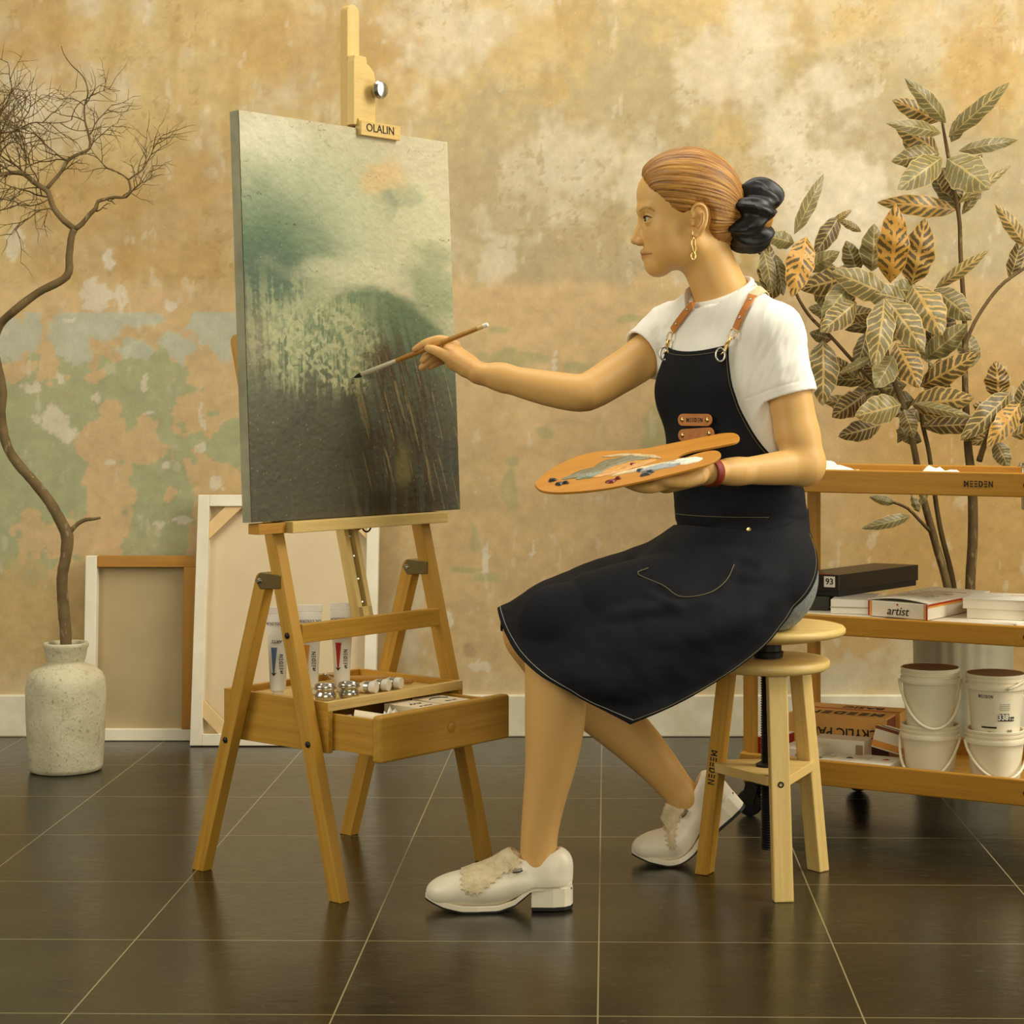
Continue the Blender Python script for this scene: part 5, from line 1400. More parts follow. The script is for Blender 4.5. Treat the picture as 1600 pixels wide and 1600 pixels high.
# ---------------------------------------------------------------- implicit-surface modelling (smooth blends, one continuous skin)
class Field:
    def __init__(self): self.p = []
    def _add(self, fn, c, r, k, op): self.p.append((fn, np.array(c, float), r, k, op)); return self
    def cone(self, a, b, r1, r2, k=.012, op='+'):
        a = np.array(a, float); b = np.array(b, float); ba = b - a; L2 = ba.dot(ba) + 1e-12
        def fn(q):
            t = np.clip((q - a) @ ba / L2, 0, 1)
            return np.linalg.norm(q - a - t[:, None] * ba, axis=1) - (r1 + (r2 - r1) * t)
        return self._add(fn, (a + b) / 2, math.sqrt(L2) / 2 + max(r1, r2), k, op)
    def chain(self, pts, rads, k=.012, step=.012):
        """one limb: a smooth line through the points with a smoothly changing radius"""
        q, r = spline(pts, rads, step)
        q = np.array(q); r = np.array(r)
        # ease the radii so that no joint shows
        for _ in range(3): r[1:-1] = (r[:-2] + 2 * r[1:-1] + r[2:]) / 4
        tau = step * .35
        def fn(x):
            ds, ss = [], []
            xc = (x.min(0) + x.max(0)) / 2; R_ = np.linalg.norm(x.max(0) - x.min(0)) / 2
            near = np.linalg.norm((q[:-1] + q[1:]) / 2 - xc, axis=1)
            for i in np.where(near < near.min() + 2 * R_ + step + 6 * tau)[0]:
                ba = q[i + 1] - q[i]; L2 = ba @ ba + 1e-12
                t = np.clip((x - q[i]) @ ba / L2, 0, 1)
                ds.append(np.linalg.norm(x - q[i] - t[:, None] * ba, axis=1)); ss.append(i + t)
            ds = np.array(ds); w = np.exp(-(ds - ds.min(0)) / tau)
            s_ = (w * np.array(ss)).sum(0) / w.sum(0)
            i = np.minimum(s_.astype(int), len(q) - 2); t = s_ - i
            c_ = q[i] + (q[i + 1] - q[i]) * t[:, None]
            return np.linalg.norm(x - c_, axis=1) - (r[i] + (r[i + 1] - r[i]) * t)
        c = (q.min(0) + q.max(0)) / 2
        return self._add(fn, c, np.linalg.norm(q - c, axis=1).max() + r.max(), k, '+')
    def ecap(self, a, b, ra, rb, vdir, k=.012, op='+'):
        """capsule with an elliptical section; ra, rb = (radius along vdir, radius across) at both ends"""
        a = np.array(a, float); b = np.array(b, float); ba = b - a; L = math.sqrt(ba.dot(ba)); u = ba / L
        v = np.array(vdir, float); v -= u * v.dot(u); v /= np.linalg.norm(v); w = np.cross(u, v)
        ra = np.array(ra, float); rb = np.array(rb, float)
        def fn(q):
            d = q - a; x = d @ u; t = np.clip(x / L, 0, 1)
            rr = ra + (rb - ra) * t[:, None]
            ru = rr.mean(1)
            loc = np.stack([x - t * L, d @ v, d @ w], 1); R = np.stack([ru, rr[:, 0], rr[:, 1]], 1)
            k0 = np.linalg.norm(loc / R, axis=1); k1 = np.linalg.norm(loc / R ** 2, axis=1) + 1e-9
            return k0 * (k0 - 1) / k1
        return self._add(fn, (a + b) / 2, L / 2 + max(*ra, *rb), k, op)
    def ell(self, c, r, k=.012, op='+', rot=None):
        c = np.array(c, float); r = np.array(r, float); Rm = np.array(rot) if rot is not None else np.eye(3)
        def fn(q):
            l = (q - c) @ Rm.T
            k0 = np.linalg.norm(l / r, axis=1); k1 = np.linalg.norm(l / r ** 2, axis=1) + 1e-9
            return np.where(k0 < 1e-6, -r.min(), k0 * (k0 - 1) / k1)
        return self._add(fn, c, r.max(), k, op)
    def custom(self, fn, c, r, k, op): return self._add(fn, c, r, k, op)
    def ev(self, q, act=None):
        d = np.full(len(q), 9.0)
        for i, (fn, c, r, k, op) in enumerate(self.p):
            if act is not None and not act[i]: continue
            e = fn(q)
            if op == '+':
                h = np.clip(.5 + .5 * (d - e) / k, 0, 1)
                d = d + (e - d) * h - k * h * (1 - h)
            elif op == '-':
                h = np.clip(.5 + .5 * (d + e) / k, 0, 1)
                d = d + (-e - d) * (1 - h) + k * h * (1 - h) if False else -(lambda A, B: (A + (B - A) * np.clip(.5 + .5 * (A - B) / k, 0, 1) - k * np.clip(.5 + .5 * (A - B) / k, 0, 1) * (1 - np.clip(.5 + .5 * (A - B) / k, 0, 1))))(-d, e)
            elif op == '~':                              # keep only inside, soft edge
                h = np.clip(.5 + .5 * (e - d) / k, 0, 1)
                d = d + (e - d) * h + k * h * (1 - h)
            else:                                        # '&' : keep only inside
                d = np.maximum(d, e)
        return d
    def mesh(self, h, N=16):
        lo = np.min([c - r - .02 for fn, c, r, k, op in self.p if op == '+'], 0); hi = np.max([c + r + .02 for fn, c, r, k, op in self.p if op == '+'], 0)
        B = N * h
        nb = np.ceil((hi - lo) / B).astype(int)
        I = np.stack(np.meshgrid(*[np.arange(n) for n in nb], indexing='ij'), -1).reshape(-1, 3)
        cen = lo + (I + .5) * B
        f = self.ev(cen); half = B * math.sqrt(3) / 2
        act = np.abs(f) < half * 1.2 + .005
        G = (nb * N + 2).astype(np.int64)
        ck, cp, quads = [], [], []
        ar = np.arange(N + 1)
        gi = np.stack(np.meshgrid(ar, ar, ar, indexing='ij'), -1)
        gf = gi.reshape(-1, 3)
        cs = np.array([c for fn, c, r, k, op in self.p]); rs_ = np.array([r + k for fn, c, r, k, op in self.p])
        def key(ijk): return (ijk[..., 0] * G[1] + ijk[..., 1]) * G[2] + ijk[..., 2]
        for bi in np.where(act)[0]:
            o = I[bi] * N
            pts = lo + (gf + o) * h
            a = np.linalg.norm(cs - cen[bi], axis=1) < rs_ + half + .03
            if not a.any(): continue
            v = self.ev(pts, a).reshape(N + 1, N + 1, N + 1)
            s = v < 0
            if s.all() or not s.any(): continue
            c8 = sum(s[i:N + i, j:N + j, k:N + k].astype(int) for i in (0, 1) for j in (0, 1) for k in (0, 1))
            cell = np.argwhere((c8 > 0) & (c8 < 8))
            acc = np.zeros((len(cell), 3)); cnt = np.zeros(len(cell))
            for ax in range(3):
                for u in (0, 1):
                    for w in (0, 1):
                        off = np.zeros(3, int); oth = [k for k in range(3) if k != ax]
                        off[oth[0]] = u; off[oth[1]] = w
                        p0 = cell + off; p1 = p0.copy(); p1[:, ax] += 1
                        v0 = v[p0[:, 0], p0[:, 1], p0[:, 2]]; v1 = v[p1[:, 0], p1[:, 1], p1[:, 2]]
                        m = (v0 < 0) != (v1 < 0)
                        t = np.where(m, v0 / np.where(m, v0 - v1, 1), 0)
                        q = p0.astype(float); q[:, ax] += t
                        acc[m] += q[m]; cnt[m] += 1
            ck.append(key(cell + o)); cp.append(lo + (acc / cnt[:, None] + o) * h)
            for ax in range(3):
                oth = [k for k in range(3) if k != ax]
                sl0 = [slice(0, N)] * 3; sl1 = [slice(0, N)] * 3; sl1[ax] = slice(1, N + 1)
                e0 = s[tuple(sl0)]; e1 = s[tuple(sl1)]
                ed = np.argwhere(e0 != e1)
                if not len(ed): continue
                g_ = ed + o
                ok = (g_[:, oth[0]] > 0) & (g_[:, oth[1]] > 0); ed = ed[ok]; g_ = g_[ok]
                d0 = np.zeros(3, int); d0[oth[0]] = 1; d1 = np.zeros(3, int); d1[oth[1]] = 1
                q = np.stack([key(g_), key(g_ - d0), key(g_ - d0 - d1), key(g_ - d1)], 1)
                inside = e0[ed[:, 0], ed[:, 1], ed[:, 2]]
                flip = inside if ax != 1 else ~inside
                q[~flip] = q[~flip][:, ::-1]
                quads.append(q)
        ck = np.concatenate(ck); cp = np.concatenate(cp); quads = np.concatenate(quads)
        od = np.argsort(ck); ck = ck[od]; cp = cp[od]
        ix = np.searchsorted(ck, quads); ix = np.clip(ix, 0, len(ck) - 1)
        good = (ck[ix] == quads).all(1)
        return cp, ix[good]
    def grad(self, q, e=.002):
        g = np.stack([self.ev(q + d) - self.ev(q - d) for d in np.eye(3) * e], 1)
        return g / (np.linalg.norm(g, axis=1, keepdims=True) + 1e-12)
    def trace(self, px, py, off=0.0, d0=3.2, d1=4.3):
        """first point of the surface (grown by off) met by the line of sight through a photo pixel; None if it is missed"""
        d = d0
        for _ in range(160):
            p = P(px, py, d)
            f = self.ev(p[None])[0] - off
            if f < .0004: return p
            d += max(f * .8, .0006)
            if d > d1: return None
        return None
    def trace_dir(self, o, d, off, r0=.4):
        """comes in from outside along -d towards o and stops on the surface grown by off"""
        t = np.full(len(d), r0)
        for _ in range(70):
            f = self.ev(o + d * t[:, None]) - off
            t = np.maximum(t - np.maximum(f, 0) * .85 - .0001 * (f > .0003), .02)
        return o + d * t[:, None]

def smooth_verts(v, f, it=1, lam=.5):
    for _ in range(it):
        acc = np.zeros_like(v); n = np.zeros(len(v))
        for a in range(4):
            for b in ((a + 1) % 4, (a - 1) % 4):
                np.add.at(acc, f[:, a], v[f[:, b]]); np.add.at(n, f[:, a], 1)
        v = v + lam * (acc / np.maximum(n, 1)[:, None] - v)
    return v

def field_part(name, fld, h, mat, parent, cols=None, smooth=1, label=None, deform=None):
    v, f = fld.mesh(h)
    if smooth: v = smooth_verts(v, f, smooth)
    if deform is not None: v = deform(v)
    me = bpy.data.meshes.new(name)
    set_mesh(me, v - np.array(parent['_org']), f)
    me.materials.append(mat)
    if cols is not None: color_attr(me, cols(v))
    o = bpy.data.objects.new(name, me); COL.objects.link(o); o.parent = parent
    o['_org'] = list(parent['_org']); ORGS.append(o)
    if label: o['label'] = label
    return o

# ---------------------------------------------------------------- the painter
PO = np.array([.300, 3.722, 0.0])
woman = thing('person', 'seated woman with red hair tied back, in white shirt and black apron, painting', 'person', PO)
HD = 3.735
def Hh(px, py, y=0.0):
    q = P(px, py, HD); return q + np.array([0, y, 0])
LAT = np.array([.65, -.76, 0]); LAT /= np.linalg.norm(LAT); FWD = np.array([-.76, -.65, 0]); FWD /= np.linalg.norm(FWD)
RS = P(1050, 520, 3.845); LS = P(1208, 519, 3.628)
RE = P(907, 616, 3.72); RW = P(748, 583, 3.750)
LE = P(1260, 728, 3.590); LW = P(1112, 738, 3.478)
def E(px, py, y=0.0): return P(px, py, 3.663) + np.array([0, y, 0])

body = Field()
# head
body.ell(Hh(1078, 314), (.0945, .0745, .097), .02)
body.ell(Hh(1041, 303), (.0565, .058, .052), .02)
body.ell(Hh(1042, 360), (.0475, .055, .068), .025)
for s in (-1, 1):
    body.cone(Hh(1031, 413, s * .012), Hh(1084, 384, s * .052), .020, .017, .022)
    body.ell(Hh(1044, 366, s * .040), (.026, .020, .022), .02)
    body.cone(Hh(1003.0, 329, s * .010), Hh(1014, 329, s * .040), .0078, .0072, .016)
body.ell(Hh(1024, 416), (.0190, .022, .0175), .014)
body.ell(Hh(1023, 396), (.0215, .026, .024), .014)
body.cone(Hh(1003.5, 345), Hh(992.5, 372), .0062, .0072, .010)
body.ell(Hh(993, 376.5), (.0095, .0088, .0075), .006)
body.ell(Hh(1003, 371), (.010, .0105, .012), .008)
for s in (-1, 1):
    body.ell(Hh(1000, 378.5, s * .0095), (.0085, .0065, .0068), .005)
    body.ell(Hh(1007, 344.5, s * .034), (.0105, .015, .0085), .012, '-')
    body.ell(Hh(1016.0, 345.5, s * .033), (.0136, .0150, .0136), .004)
    body.ell(Hh(1005.5, 345.6, s * .041), (.0130, .0150, .0036), .003, '-')
    body.ell(Hh(1052, 392, s * .040), (.030, .020, .024), .024)
body.cone(Hh(1004.2, 394.2), Hh(1015, 397, -.018), .0042, .0022, .005); body.cone(Hh(1004.2, 394.2), Hh(1015, 397, .018), .0042, .0022, .005)
body.cone(Hh(1007.5, 402.6), Hh(1016, 400, -.016), .0052, .0026, .005); body.cone(Hh(1007.5, 402.6), Hh(1016, 400, .016), .0052, .0026, .005)
for s in (-1, 1): body.cone(Hh(1000, 398.2, s * .004), Hh(1018, 396.8, s * .024), .0011, .0011, .0022, '-')
# ears
def ear(m):
    e = (lambda px, py, y=0.0: E(px, py, y)) if m == -1 else (lambda px, py, y=0.0: np.array([1, 0, 1]) * E(px, py, y) + np.array([0, 2 * HD - E(px, py, y)[1], 0]))
    body.ell(e(1092, 344, .006), (.0125, .0085, .0245), .006)
    rim = [(1083, 340), (1081.5, 330), (1086, 322.5), (1093, 320.5), (1100, 324), (1103.5, 333), (1103, 345), (1099, 356), (1092, 365), (1086, 369)]
    pts = [e(x, y, -.004 - .006 * (1 if 2 < i < 8 else 0)) for i, (x, y) in enumerate(rim)]
    body.chain(pts, [.0034] * 7 + [.004, .0052, .0056], .004, .004)
    body.ell(e(1091, 346, -.006), (.0075, .0070, .0135), .004, '-')
    body.chain([e(1097, 334, -.005), e(1096, 346, -.006), e(1091, 355, -.005)], [.0026, .003, .003], .004, .004)
    body.ell(e(1082.5, 350, -.002), (.0036, .0040, .0055), .004)
ear(-1); ear(1)
# neck, trunk
body.ecap(Hh(1142, 492, .004), Hh(1099, 392), (.056, .055), (.053, .050), (0, 1, 0), .03)
body.cone(Hh(1132, 515), Hh(1095, 518, .07), .034, .026, .03); body.cone(Hh(1132, 515), Hh(1180, 515, -.07), .034, .026, .03)
body.ecap(P(1150, 760, 3.72), P(1132, 560, 3.735), (.105, .08), (.115, .08), LAT, .04)
body.ecap(P(1176, 900, 3.73), P(1150, 760, 3.72), (.12, .085), (.105, .08), LAT, .04)
body.cone(RS, LS, .042, .042, .04)
# right arm
body.chain([RS, P(1000, 562, 3.80), P(960, 588, 3.762), P(925, 609, 3.73), P(905, 614, 3.72), P(868, 609, 3.727), P(820, 599, 3.735), P(778, 588, 3.744)], [.044, .0425, .0395, .0372, .0368, .0355, .0305, .0235], .02)
body.ecap(P(785, 590, 3.743), RW, (.026, .024), (.0262, .0185), (0, 1, 0), .02)
# right hand: holds the brush between thumb and forefinger
dh = 3.757
def R(px, py, y=0.0): return P(px, py, dh + y)
body.ecap(RW, R(712, 553, .018), (.026, .0185), (.036, .0150), (0, 1, .15), .014)
body.ecap(R(728, 570, .008), R(710, 556, .014), (.032, .020), (.034, .016), (0, 1, .15), .014)
fg = [  # fingers of the right hand
    [(712, 540, .010, .0105), (690, 531, .004, .0096), (669, 535, .000, .0088), (656, 541.5, .001, .0080), (648, 546, .002, .0062)],
    [(713, 545, .026, .0105), (690, 545, .022, .0094), (672, 552, .018, .0086), (664, 559, .016, .0076), (660, 564, .015, .0060)],
    [(714, 551, .042, .0100), (692, 555, .040, .0090), (676, 561, .036, .0082), (664, 570, .032, .0074), (658, 575, .030, .0060)],
    [(716, 558, .056, .0090), (699, 562, .056, .0080), (686, 566, .054, .0072), (677, 571, .050, .0064), (672, 574, .048, .0054)]]
for f_ in fg: body.chain([R(a, b, c) for a, b, c, r in f_], [r for a, b, c, r in f_], .004, .004)
body.chain([R(726, 574, -.012), R(703, 559, -.020), R(683, 549, -.022), R(673, 545.5, -.018), R(667, 544.5, -.015)], [.0185, .0125, .0100, .0092, .0068], .008)
body.ell(R(712, 566, -.004), (.020, .018, .016), .012)
# left arm and the hand under the palette
body.chain([LS, P(1234, 620, 3.607), P(1246, 680, 3.598)], [.044, .0415, .0400], .02)
body.chain([P(1246, 680, 3.598), P(1258, 722, 3.590), P(1255, 729, 3.586)], [.0400, .0375, .0350], .016)
body.chain([P(1259, 728, 3.588), P(1225, 731, 3.565), P(1180, 735, 3.53), P(1140, 737, 3.50)], [.0345, .0330, .0265, .0215], .016)
body.ecap(P(1150, 737, 3.508), LW, (.025, .0205), (.0255, .0190), (.5, .8, 0), .02)
def Lh(px, py, d): return P(px, py, d)
body.ecap(LW, Lh(1048, 752.5, 3.455), (.026, .0185), (.037, .0165), (.35, .9, -.25), .014)
lf = [[(1046, 754, 3.428, .0120), (1014, 762, 3.415, .0105), (990, 759, 3.425, .0090), (978, 752, 3.44, .0072)],
      [(1044, 753, 3.448, .0115), (1006, 761, 3.436, .0100), (982, 756, 3.446, .0085), (970, 750, 3.46, .0070)],
      [(1046, 750, 3.468, .0100), (1012, 756, 3.462, .0090), (990, 753, 3.470, .0082), (978, 748, 3.482, .0068)],
      [(1050, 748, 3.486, .0090), (1024, 753, 3.484, .0080), (1006, 750, 3.490, .0072), (996, 746, 3.498, .0060)]]
for f_ in lf: body.chain([Lh(a, b, c) for a, b, c, r in f_], [r for a, b, c, r in f_], .004, .004)
body.chain([Lh(1092, 744, 3.448), Lh(1066, 752, 3.424), Lh(1042, 752, 3.412), Lh(1026, 748, 3.412)], [.0165, .0125, .0100, .0075], .008)
# legs
N_LEG = len(body.p)
NH, NK = P(1192, 905, 3.640), P(868, 972, 3.525)
FH, FK = P(1188, 905, 3.815), P(834, 988, 3.850)
body.cone(NH, NK, .082, .058, .03); body.cone(FH, FK, .082, .058, .03)
shin = [(868, 975, .0585), (867, 1040, .0545), (868, 1100, .0565), (866, 1142, .0545), (860, 1196, .0465), (850, 1252, .0385), (843, 1302, .0335), (841, 1345, .0340)]
body.chain([P(a, b, 3.525) for a, b, r in shin], [r for a, b, r in shin], .02)
fsh = [(834, 990, .0580), (862, 1035, .0550), (920, 1092, .0560), (985, 1150, .0490), (1028, 1196, .0400), (1056, 1230, .0340), (1070, 1246, .0330)]
body.chain([P(a, b, 3.850 + .0004 * (b - 990) * .2) for a, b, r in fsh], [r for a, b, r in fsh], .02)
# feet inside the shoes
body.cone(P(846, 1358, 3.525), P(764, 1394, 3.520), .028, .020, .02); body.cone(P(848, 1364, 3.525), P(800, 1386, 3.522), .022, .02, .02)
body.cone(P(1074, 1250, 3.868), P(1054, 1292, 3.868), .026, .018, .02)

legs = Field(); legs.p = body.p[N_LEG:]
def skin_material():
    t = NT('skin')
    a = t.attr('paint').outputs['Color']
    o = t.coord('Object')
    f = t.noise(o, 30, 4, .6); f2 = t.noise(o, 300, 3, .6)
    t.base(t.mix(t.math('MULTIPLY', f, .25), a, rgb(204, 154, 84)))
    t.set(.46, 0, .35)
    t.b.inputs['Subsurface Weight'].default_value = .12
    t.b.inputs['Subsurface Radius'].default_value = (.010, .004, .002)
    t.b.inputs['Subsurface Scale'].default_value = .6
    t.bump(f2, .05, .0006)
    return t.m
def skin_cols(v):
    c = np.zeros((len(v), 3)); c[:] = rgba3(214, 168, 100)
    d = v[:, 1]; px = VX + v[:, 0] * F / HD; py = VY - (v[:, 2] - CAM_Z) * F / HD; y = np.abs(v[:, 1] - HD)
    head = (py < 470) & (px > 970) & (px < 1220)
    def lay(col, m):
        m = np.clip(m, 0, 1)[:, None]; c[:] = c * (1 - m) + col * m
    # lips, line of the mouth
    lip = np.exp(-(((px - 1006) / 9) ** 2) - ((py - 399.5) / 5.6) ** 2) * 1.5 * (y < .04) * head * (px < 1019)
    lay(rgba3(176, 106, 66), lip * .7)
    lay(rgba3(96, 50, 28), np.exp(-((py - 398.2 + (px - 1008) * .02) / 1.0) ** 2) * (px < 1018.5) * (px > 990) * (y < .045) * head)
    # cheeks, nose
    lay(rgba3(210, 156, 104), np.exp(-(((px - 1030) / 22) ** 2) - ((py - 372) / 18) ** 2) * .25 * head)
    lay(rgba3(200, 140, 92), np.exp(-(((px - 993) / 10) ** 2) - ((py - 379) / 8) ** 2) * .35 * head)
    lay(rgba3(120, 70, 40), np.exp(-(((px - 997) / 3.0) ** 2) - ((py - 383) / 2.2) ** 2) * .8 * head * (y > .003) * (y < .012))
    # eyelid rims and brows
    lay(rgba3(120, 78, 44), np.exp(-(((px - 1010) / 7) ** 2) - ((py - 342.5) / 1.3) ** 2) * .6 * head * (y > .02))
    bd = np.full(len(v), 9.0); bt = np.zeros(len(v)); bp_ = [(999.5, 332.0), (1004, 329.2), (1009, 328.4), (1015, 330), (1022, 334.5)]
    for i in range(4):
        x0, y0 = bp_[i]; ex, ey = bp_[i + 1][0] - x0, bp_[i + 1][1] - y0
        t = np.clip(((px - x0) * ex + (py - y0) * ey) / (ex * ex + ey * ey), 0, 1)
        dd = np.hypot(px - x0 - t * ex, py - y0 - t * ey); bt = np.where(dd < bd, (i + t) / 4, bt); bd = np.minimum(bd, dd)
    wd_ = np.interp(bt, [0, .3, .7, 1], [1.8, 2.4, 2.0, .8])
    lay(rgba3(132, 90, 48), np.exp(-(bd / wd_) ** 2 * 1.2) * .85 * head * (y < .075))
    # finger tips and knuckles a little pinker
    hand = (px < 760) & (py < 640)
    lay(rgba3(206, 146, 96), hand * .35 * sstep(.45, .6, fbm(v[:, 0] * 90, v[:, 2] * 90, 7, 2)))
    return c
SKIN = skin_material()
field_part('body', body, .0018, SKIN, woman, skin_cols, smooth=1)

# eyes, brows, lashes
for s in (-1, 1):
    c_ = Hh(1016.0, 345.5, s * .033)
    t = NT('eye'); o_ = t.coord('Generated')
    g = Geo(); look = np.array([-1.0, s * .10, -.02]); look /= np.linalg.norm(look)
    R0 = .0126
    g.lathe(c_, [(R0 * math.sin(a), R0 * math.cos(a)) for a in np.linspace(.0001, math.pi - .0001, 20)], 28, look)
    me_ = part('eye', g, plain('eye_white', rgb(186, 164, 130), .25, var=.02), woman, smooth=True)
    g = Geo(); g.lathe(c_, [(R0 * 1.015 * math.sin(a), R0 * 1.015 * math.cos(a)) for a in np.linspace(.0001, .66, 10)], 24, look, cap0=False, cap1=False)
    part('iris', g, plain('iris', rgb(52, 40, 24), .15), me_, smooth=True)
for s in (-1, 1):
    pts = []
    for px_, py_, y_ in ((1004, 344.5, .030), (1007, 341.4, .036), (1011, 341.0, .043), (1017, 344, .049)):
        q = np.array(Hh(px_, py_, s * y_))
        for _ in range(12):
            f_ = body.ev(q[None])[0]; q = q - body.grad(q[None])[0] * (f_ - .0008)
        pts.append(q)
    pts, rad = spline(pts, [.0008, .0014, .0014, .0006], .002)
    g = Geo(); g.tube(pts, rad, 6); part('eyelashes', g, plain('lash', rgb(60, 38, 20), .8), woman, smooth=True)

# hair
HAIRPOLY = np.array([(996, 262), (1002, 273), (1010, 290), (1026, 304), (1042, 317), (1054, 330), (1068, 335), (1080, 329), (1088, 317), (1098, 316), (1108, 326), (1111, 342), (1107, 358), (1118, 382), (1138, 402), (1180, 400), (1190, 210), (990, 200)], float)
def poly_sd(px, py, poly):
    d = np.full(px.shape, 1e9); inside = np.zeros(px.shape, bool); n = len(poly)
    for i in range(n):
        a = poly[i]; b = poly[(i + 1) % n]; e = b - a
        t = np.clip(((px - a[0]) * e[0] + (py - a[1]) * e[1]) / (e @ e), 0, 1)
        d = np.minimum(d, np.hypot(px - a[0] - t * e[0], py - a[1] - t * e[1]))
        c1 = (a[1] > py) != (b[1] > py)
        xi = (b[0] - a[0]) * (py - a[1]) / (b[1] - a[1] + 1e-12) + a[0]
        inside ^= c1 & (px < xi)
    return np.where(inside, -d, d)
BUN = Hh(1158, 342)
def hair_clip(q):
    dd = HD - np.abs(q[:, 1] - HD)
    px = VX + q[:, 0] * F / dd; py = VY - (q[:, 2] - CAM_Z) * F / dd
    return poly_sd(px, py, HAIRPOLY) * HD / F
def strand(q):
    r = q - BUN
    return np.arctan2(r[:, 1], r[:, 2] + r[:, 0] * .15)
hair = Field()
hair.ell(Hh(1078, 313), (.1000, .0805, .1035), .02)
hair.ell(Hh(1040, 290), (.0500, .0600, .0490), .03)
hair.ell(Hh(1108, 328), (.062, .064, .082), .03)
hair.cone(Hh(1118, 335), Hh(1150, 342), .058, .036, .02)
hair.custom(hair_clip, Hh(1080, 320), .2, .014, '~')
def hair_groove(v):
    a = strand(v); r = np.linalg.norm(v - BUN, axis=1)
    n = (vnoise(a * 30 + 100, r * 5, 301) - .5) * .0034 + (vnoise(a * 80 + 50, r * 6, 302) - .5) * .0016
    return v + (v - Hh(1085, 320)) / np.linalg.norm(v - Hh(1085, 320), axis=1, keepdims=True) * (n * sstep(.02, .06, r))[:, None]
def hair_material():
    t = NT('copper_hair')
    a = t.attr('paint'); sp = t.n('ShaderNodeSeparateColor'); t.l(a.outputs['Color'], sp.inputs[0])
    cb = t.n('ShaderNodeCombineXYZ')
    t.l(t.math('MULTIPLY', sp.outputs[0], 130.0), cb.inputs[0]); t.l(t.math('MULTIPLY', sp.outputs[1], 3.5), cb.inputs[1])
    f = t.noise(cb.outputs[0], 1.0, 4, .65); cb2 = t.mapping(cb.outputs[0], (3.5, 1, 1)); f2 = t.noise(cb2, 1.0, 3, .6)
    c = t.ramp(f, [(.34, rgb(70, 42, 10)), (.47, rgb(152, 98, 24)), (.66, rgb(212, 158, 62))])
    c = t.mix(t.math('MULTIPLY', f2, .4), c, rgb(122, 74, 18))
    t.base(c); t.set(.40, 0, .5)
    t.bump(t.math('ADD', f, f2), .5, .003)
    return t.m
HAIR = hair_material()
def hair_cols(v):
    a = strand(v); r = np.linalg.norm(v - BUN, axis=1)
    return np.stack([(a + math.pi) / (2 * math.pi), r * 4, np.zeros(len(v))], 1)
field_part('hair', hair, .0018, HAIR, woman, hair_cols, smooth=1, deform=hair_groove)
# black satin scrunchie around the bun
g = Geo()
sc = Hh(1174, 340)
rs = np.random.RandomState(2)
def scr(i, j):
    a = 2 * math.pi * i; b = 2 * math.pi * j
    ruf = 1 + .20 * math.sin(9 * a + 1.2 * math.sin(3 * a)) + .09 * math.sin(17 * a + 2 * b)
    Rr = .040 + .005 * math.sin(3 * a + 1)
    rx, rr = .038 * (1 + .16 * math.sin(5 * a + .6)), .027 * ruf
    rad = Rr + rr * math.cos(b)
    return sc + np.array([rx * math.sin(b) + .010 * math.sin(7 * a) + .012 * math.cos(a), rad * math.sin(a) * .92, rad * math.cos(a) * 1.02])
g.grid(scr, 140, 28, closed_u=True)
part('scrunchie', g, mottled('black_satin', rgb(9, 8, 7), rgb(16, 14, 12), 30, .42, spec=.4), woman, 'black satin scrunchie', smooth=True)
g = Geo(); g.lathe(Hh(1184, 342), [(.001, -.03), (.026, -.026), (.036, -.005), (.036, .01), (.026, .024), (.001, .03)], 32, (1, 0, -.1)); part('hair_bun', g, HAIR, woman, smooth=True)
# earrings
for s in (-1, 1):
    def e_(px, py, y=0.0):
        q = E(px, py, y - .010)
        return q if s == -1 else np.array([q[0], 2 * HD - q[1], q[2]])
    g = Geo()
    loop = [e_(1083 + 2.8 * math.cos(t) + (1.2 if math.sin(t) < 0 else 0), 384 - 11.5 * math.sin(t), .002 * math.cos(t)) for t in np.linspace(0, 2 * math.pi, 30, endpoint=False)]
    g.tube(loop, .0015, 8, closed=True)
    er = part('earring', g, M['gold'], woman, 'gold looped drop earring', smooth=True)
    g = Geo(); g.tube([e_(1083 + 3.4 * math.cos(t), 401 - 5.5 * math.sin(t)) for t in np.linspace(0, 2 * math.pi, 20, endpoint=False)], .0014, 8, closed=True)
    g.tube([e_(1082, 362), e_(1081.5, 366), e_(1082.5, 372)], .0010, 8)
    part('drop', g, M['gold'], er, smooth=True)

# ---------------------------------------------------------------- clothes
shirt = Field()
C0 = P(1132, 600, 3.735)
RH = P(1000, 577, 3.793); LHm = P(1231, 616, 3.607)
armd_r = P(960, 588, 3.762) - RS; rdir = armd_r / np.linalg.norm(armd_r); ldir = (LE - LS) / np.linalg.norm(LE - LS)
rn = rdir + np.array([-.10, 0, .10]); rn /= np.linalg.norm(rn); ln = ldir + np.array([.02, 0, .02]); ln /= np.linalg.norm(ln)
RH = RS + rdir * .088; LHm = LS + ldir * .128
def seg_hole(a, b, r1, r2):
    a = np.array(a); b = np.array(b); ba = b - a; L2 = ba @ ba
    def fn(q):
        t = np.clip((q - a) @ ba / L2, 0, 1); return np.linalg.norm(q - a - t[:, None] * ba, axis=1) - (r1 + (r2 - r1) * t)
    return fn
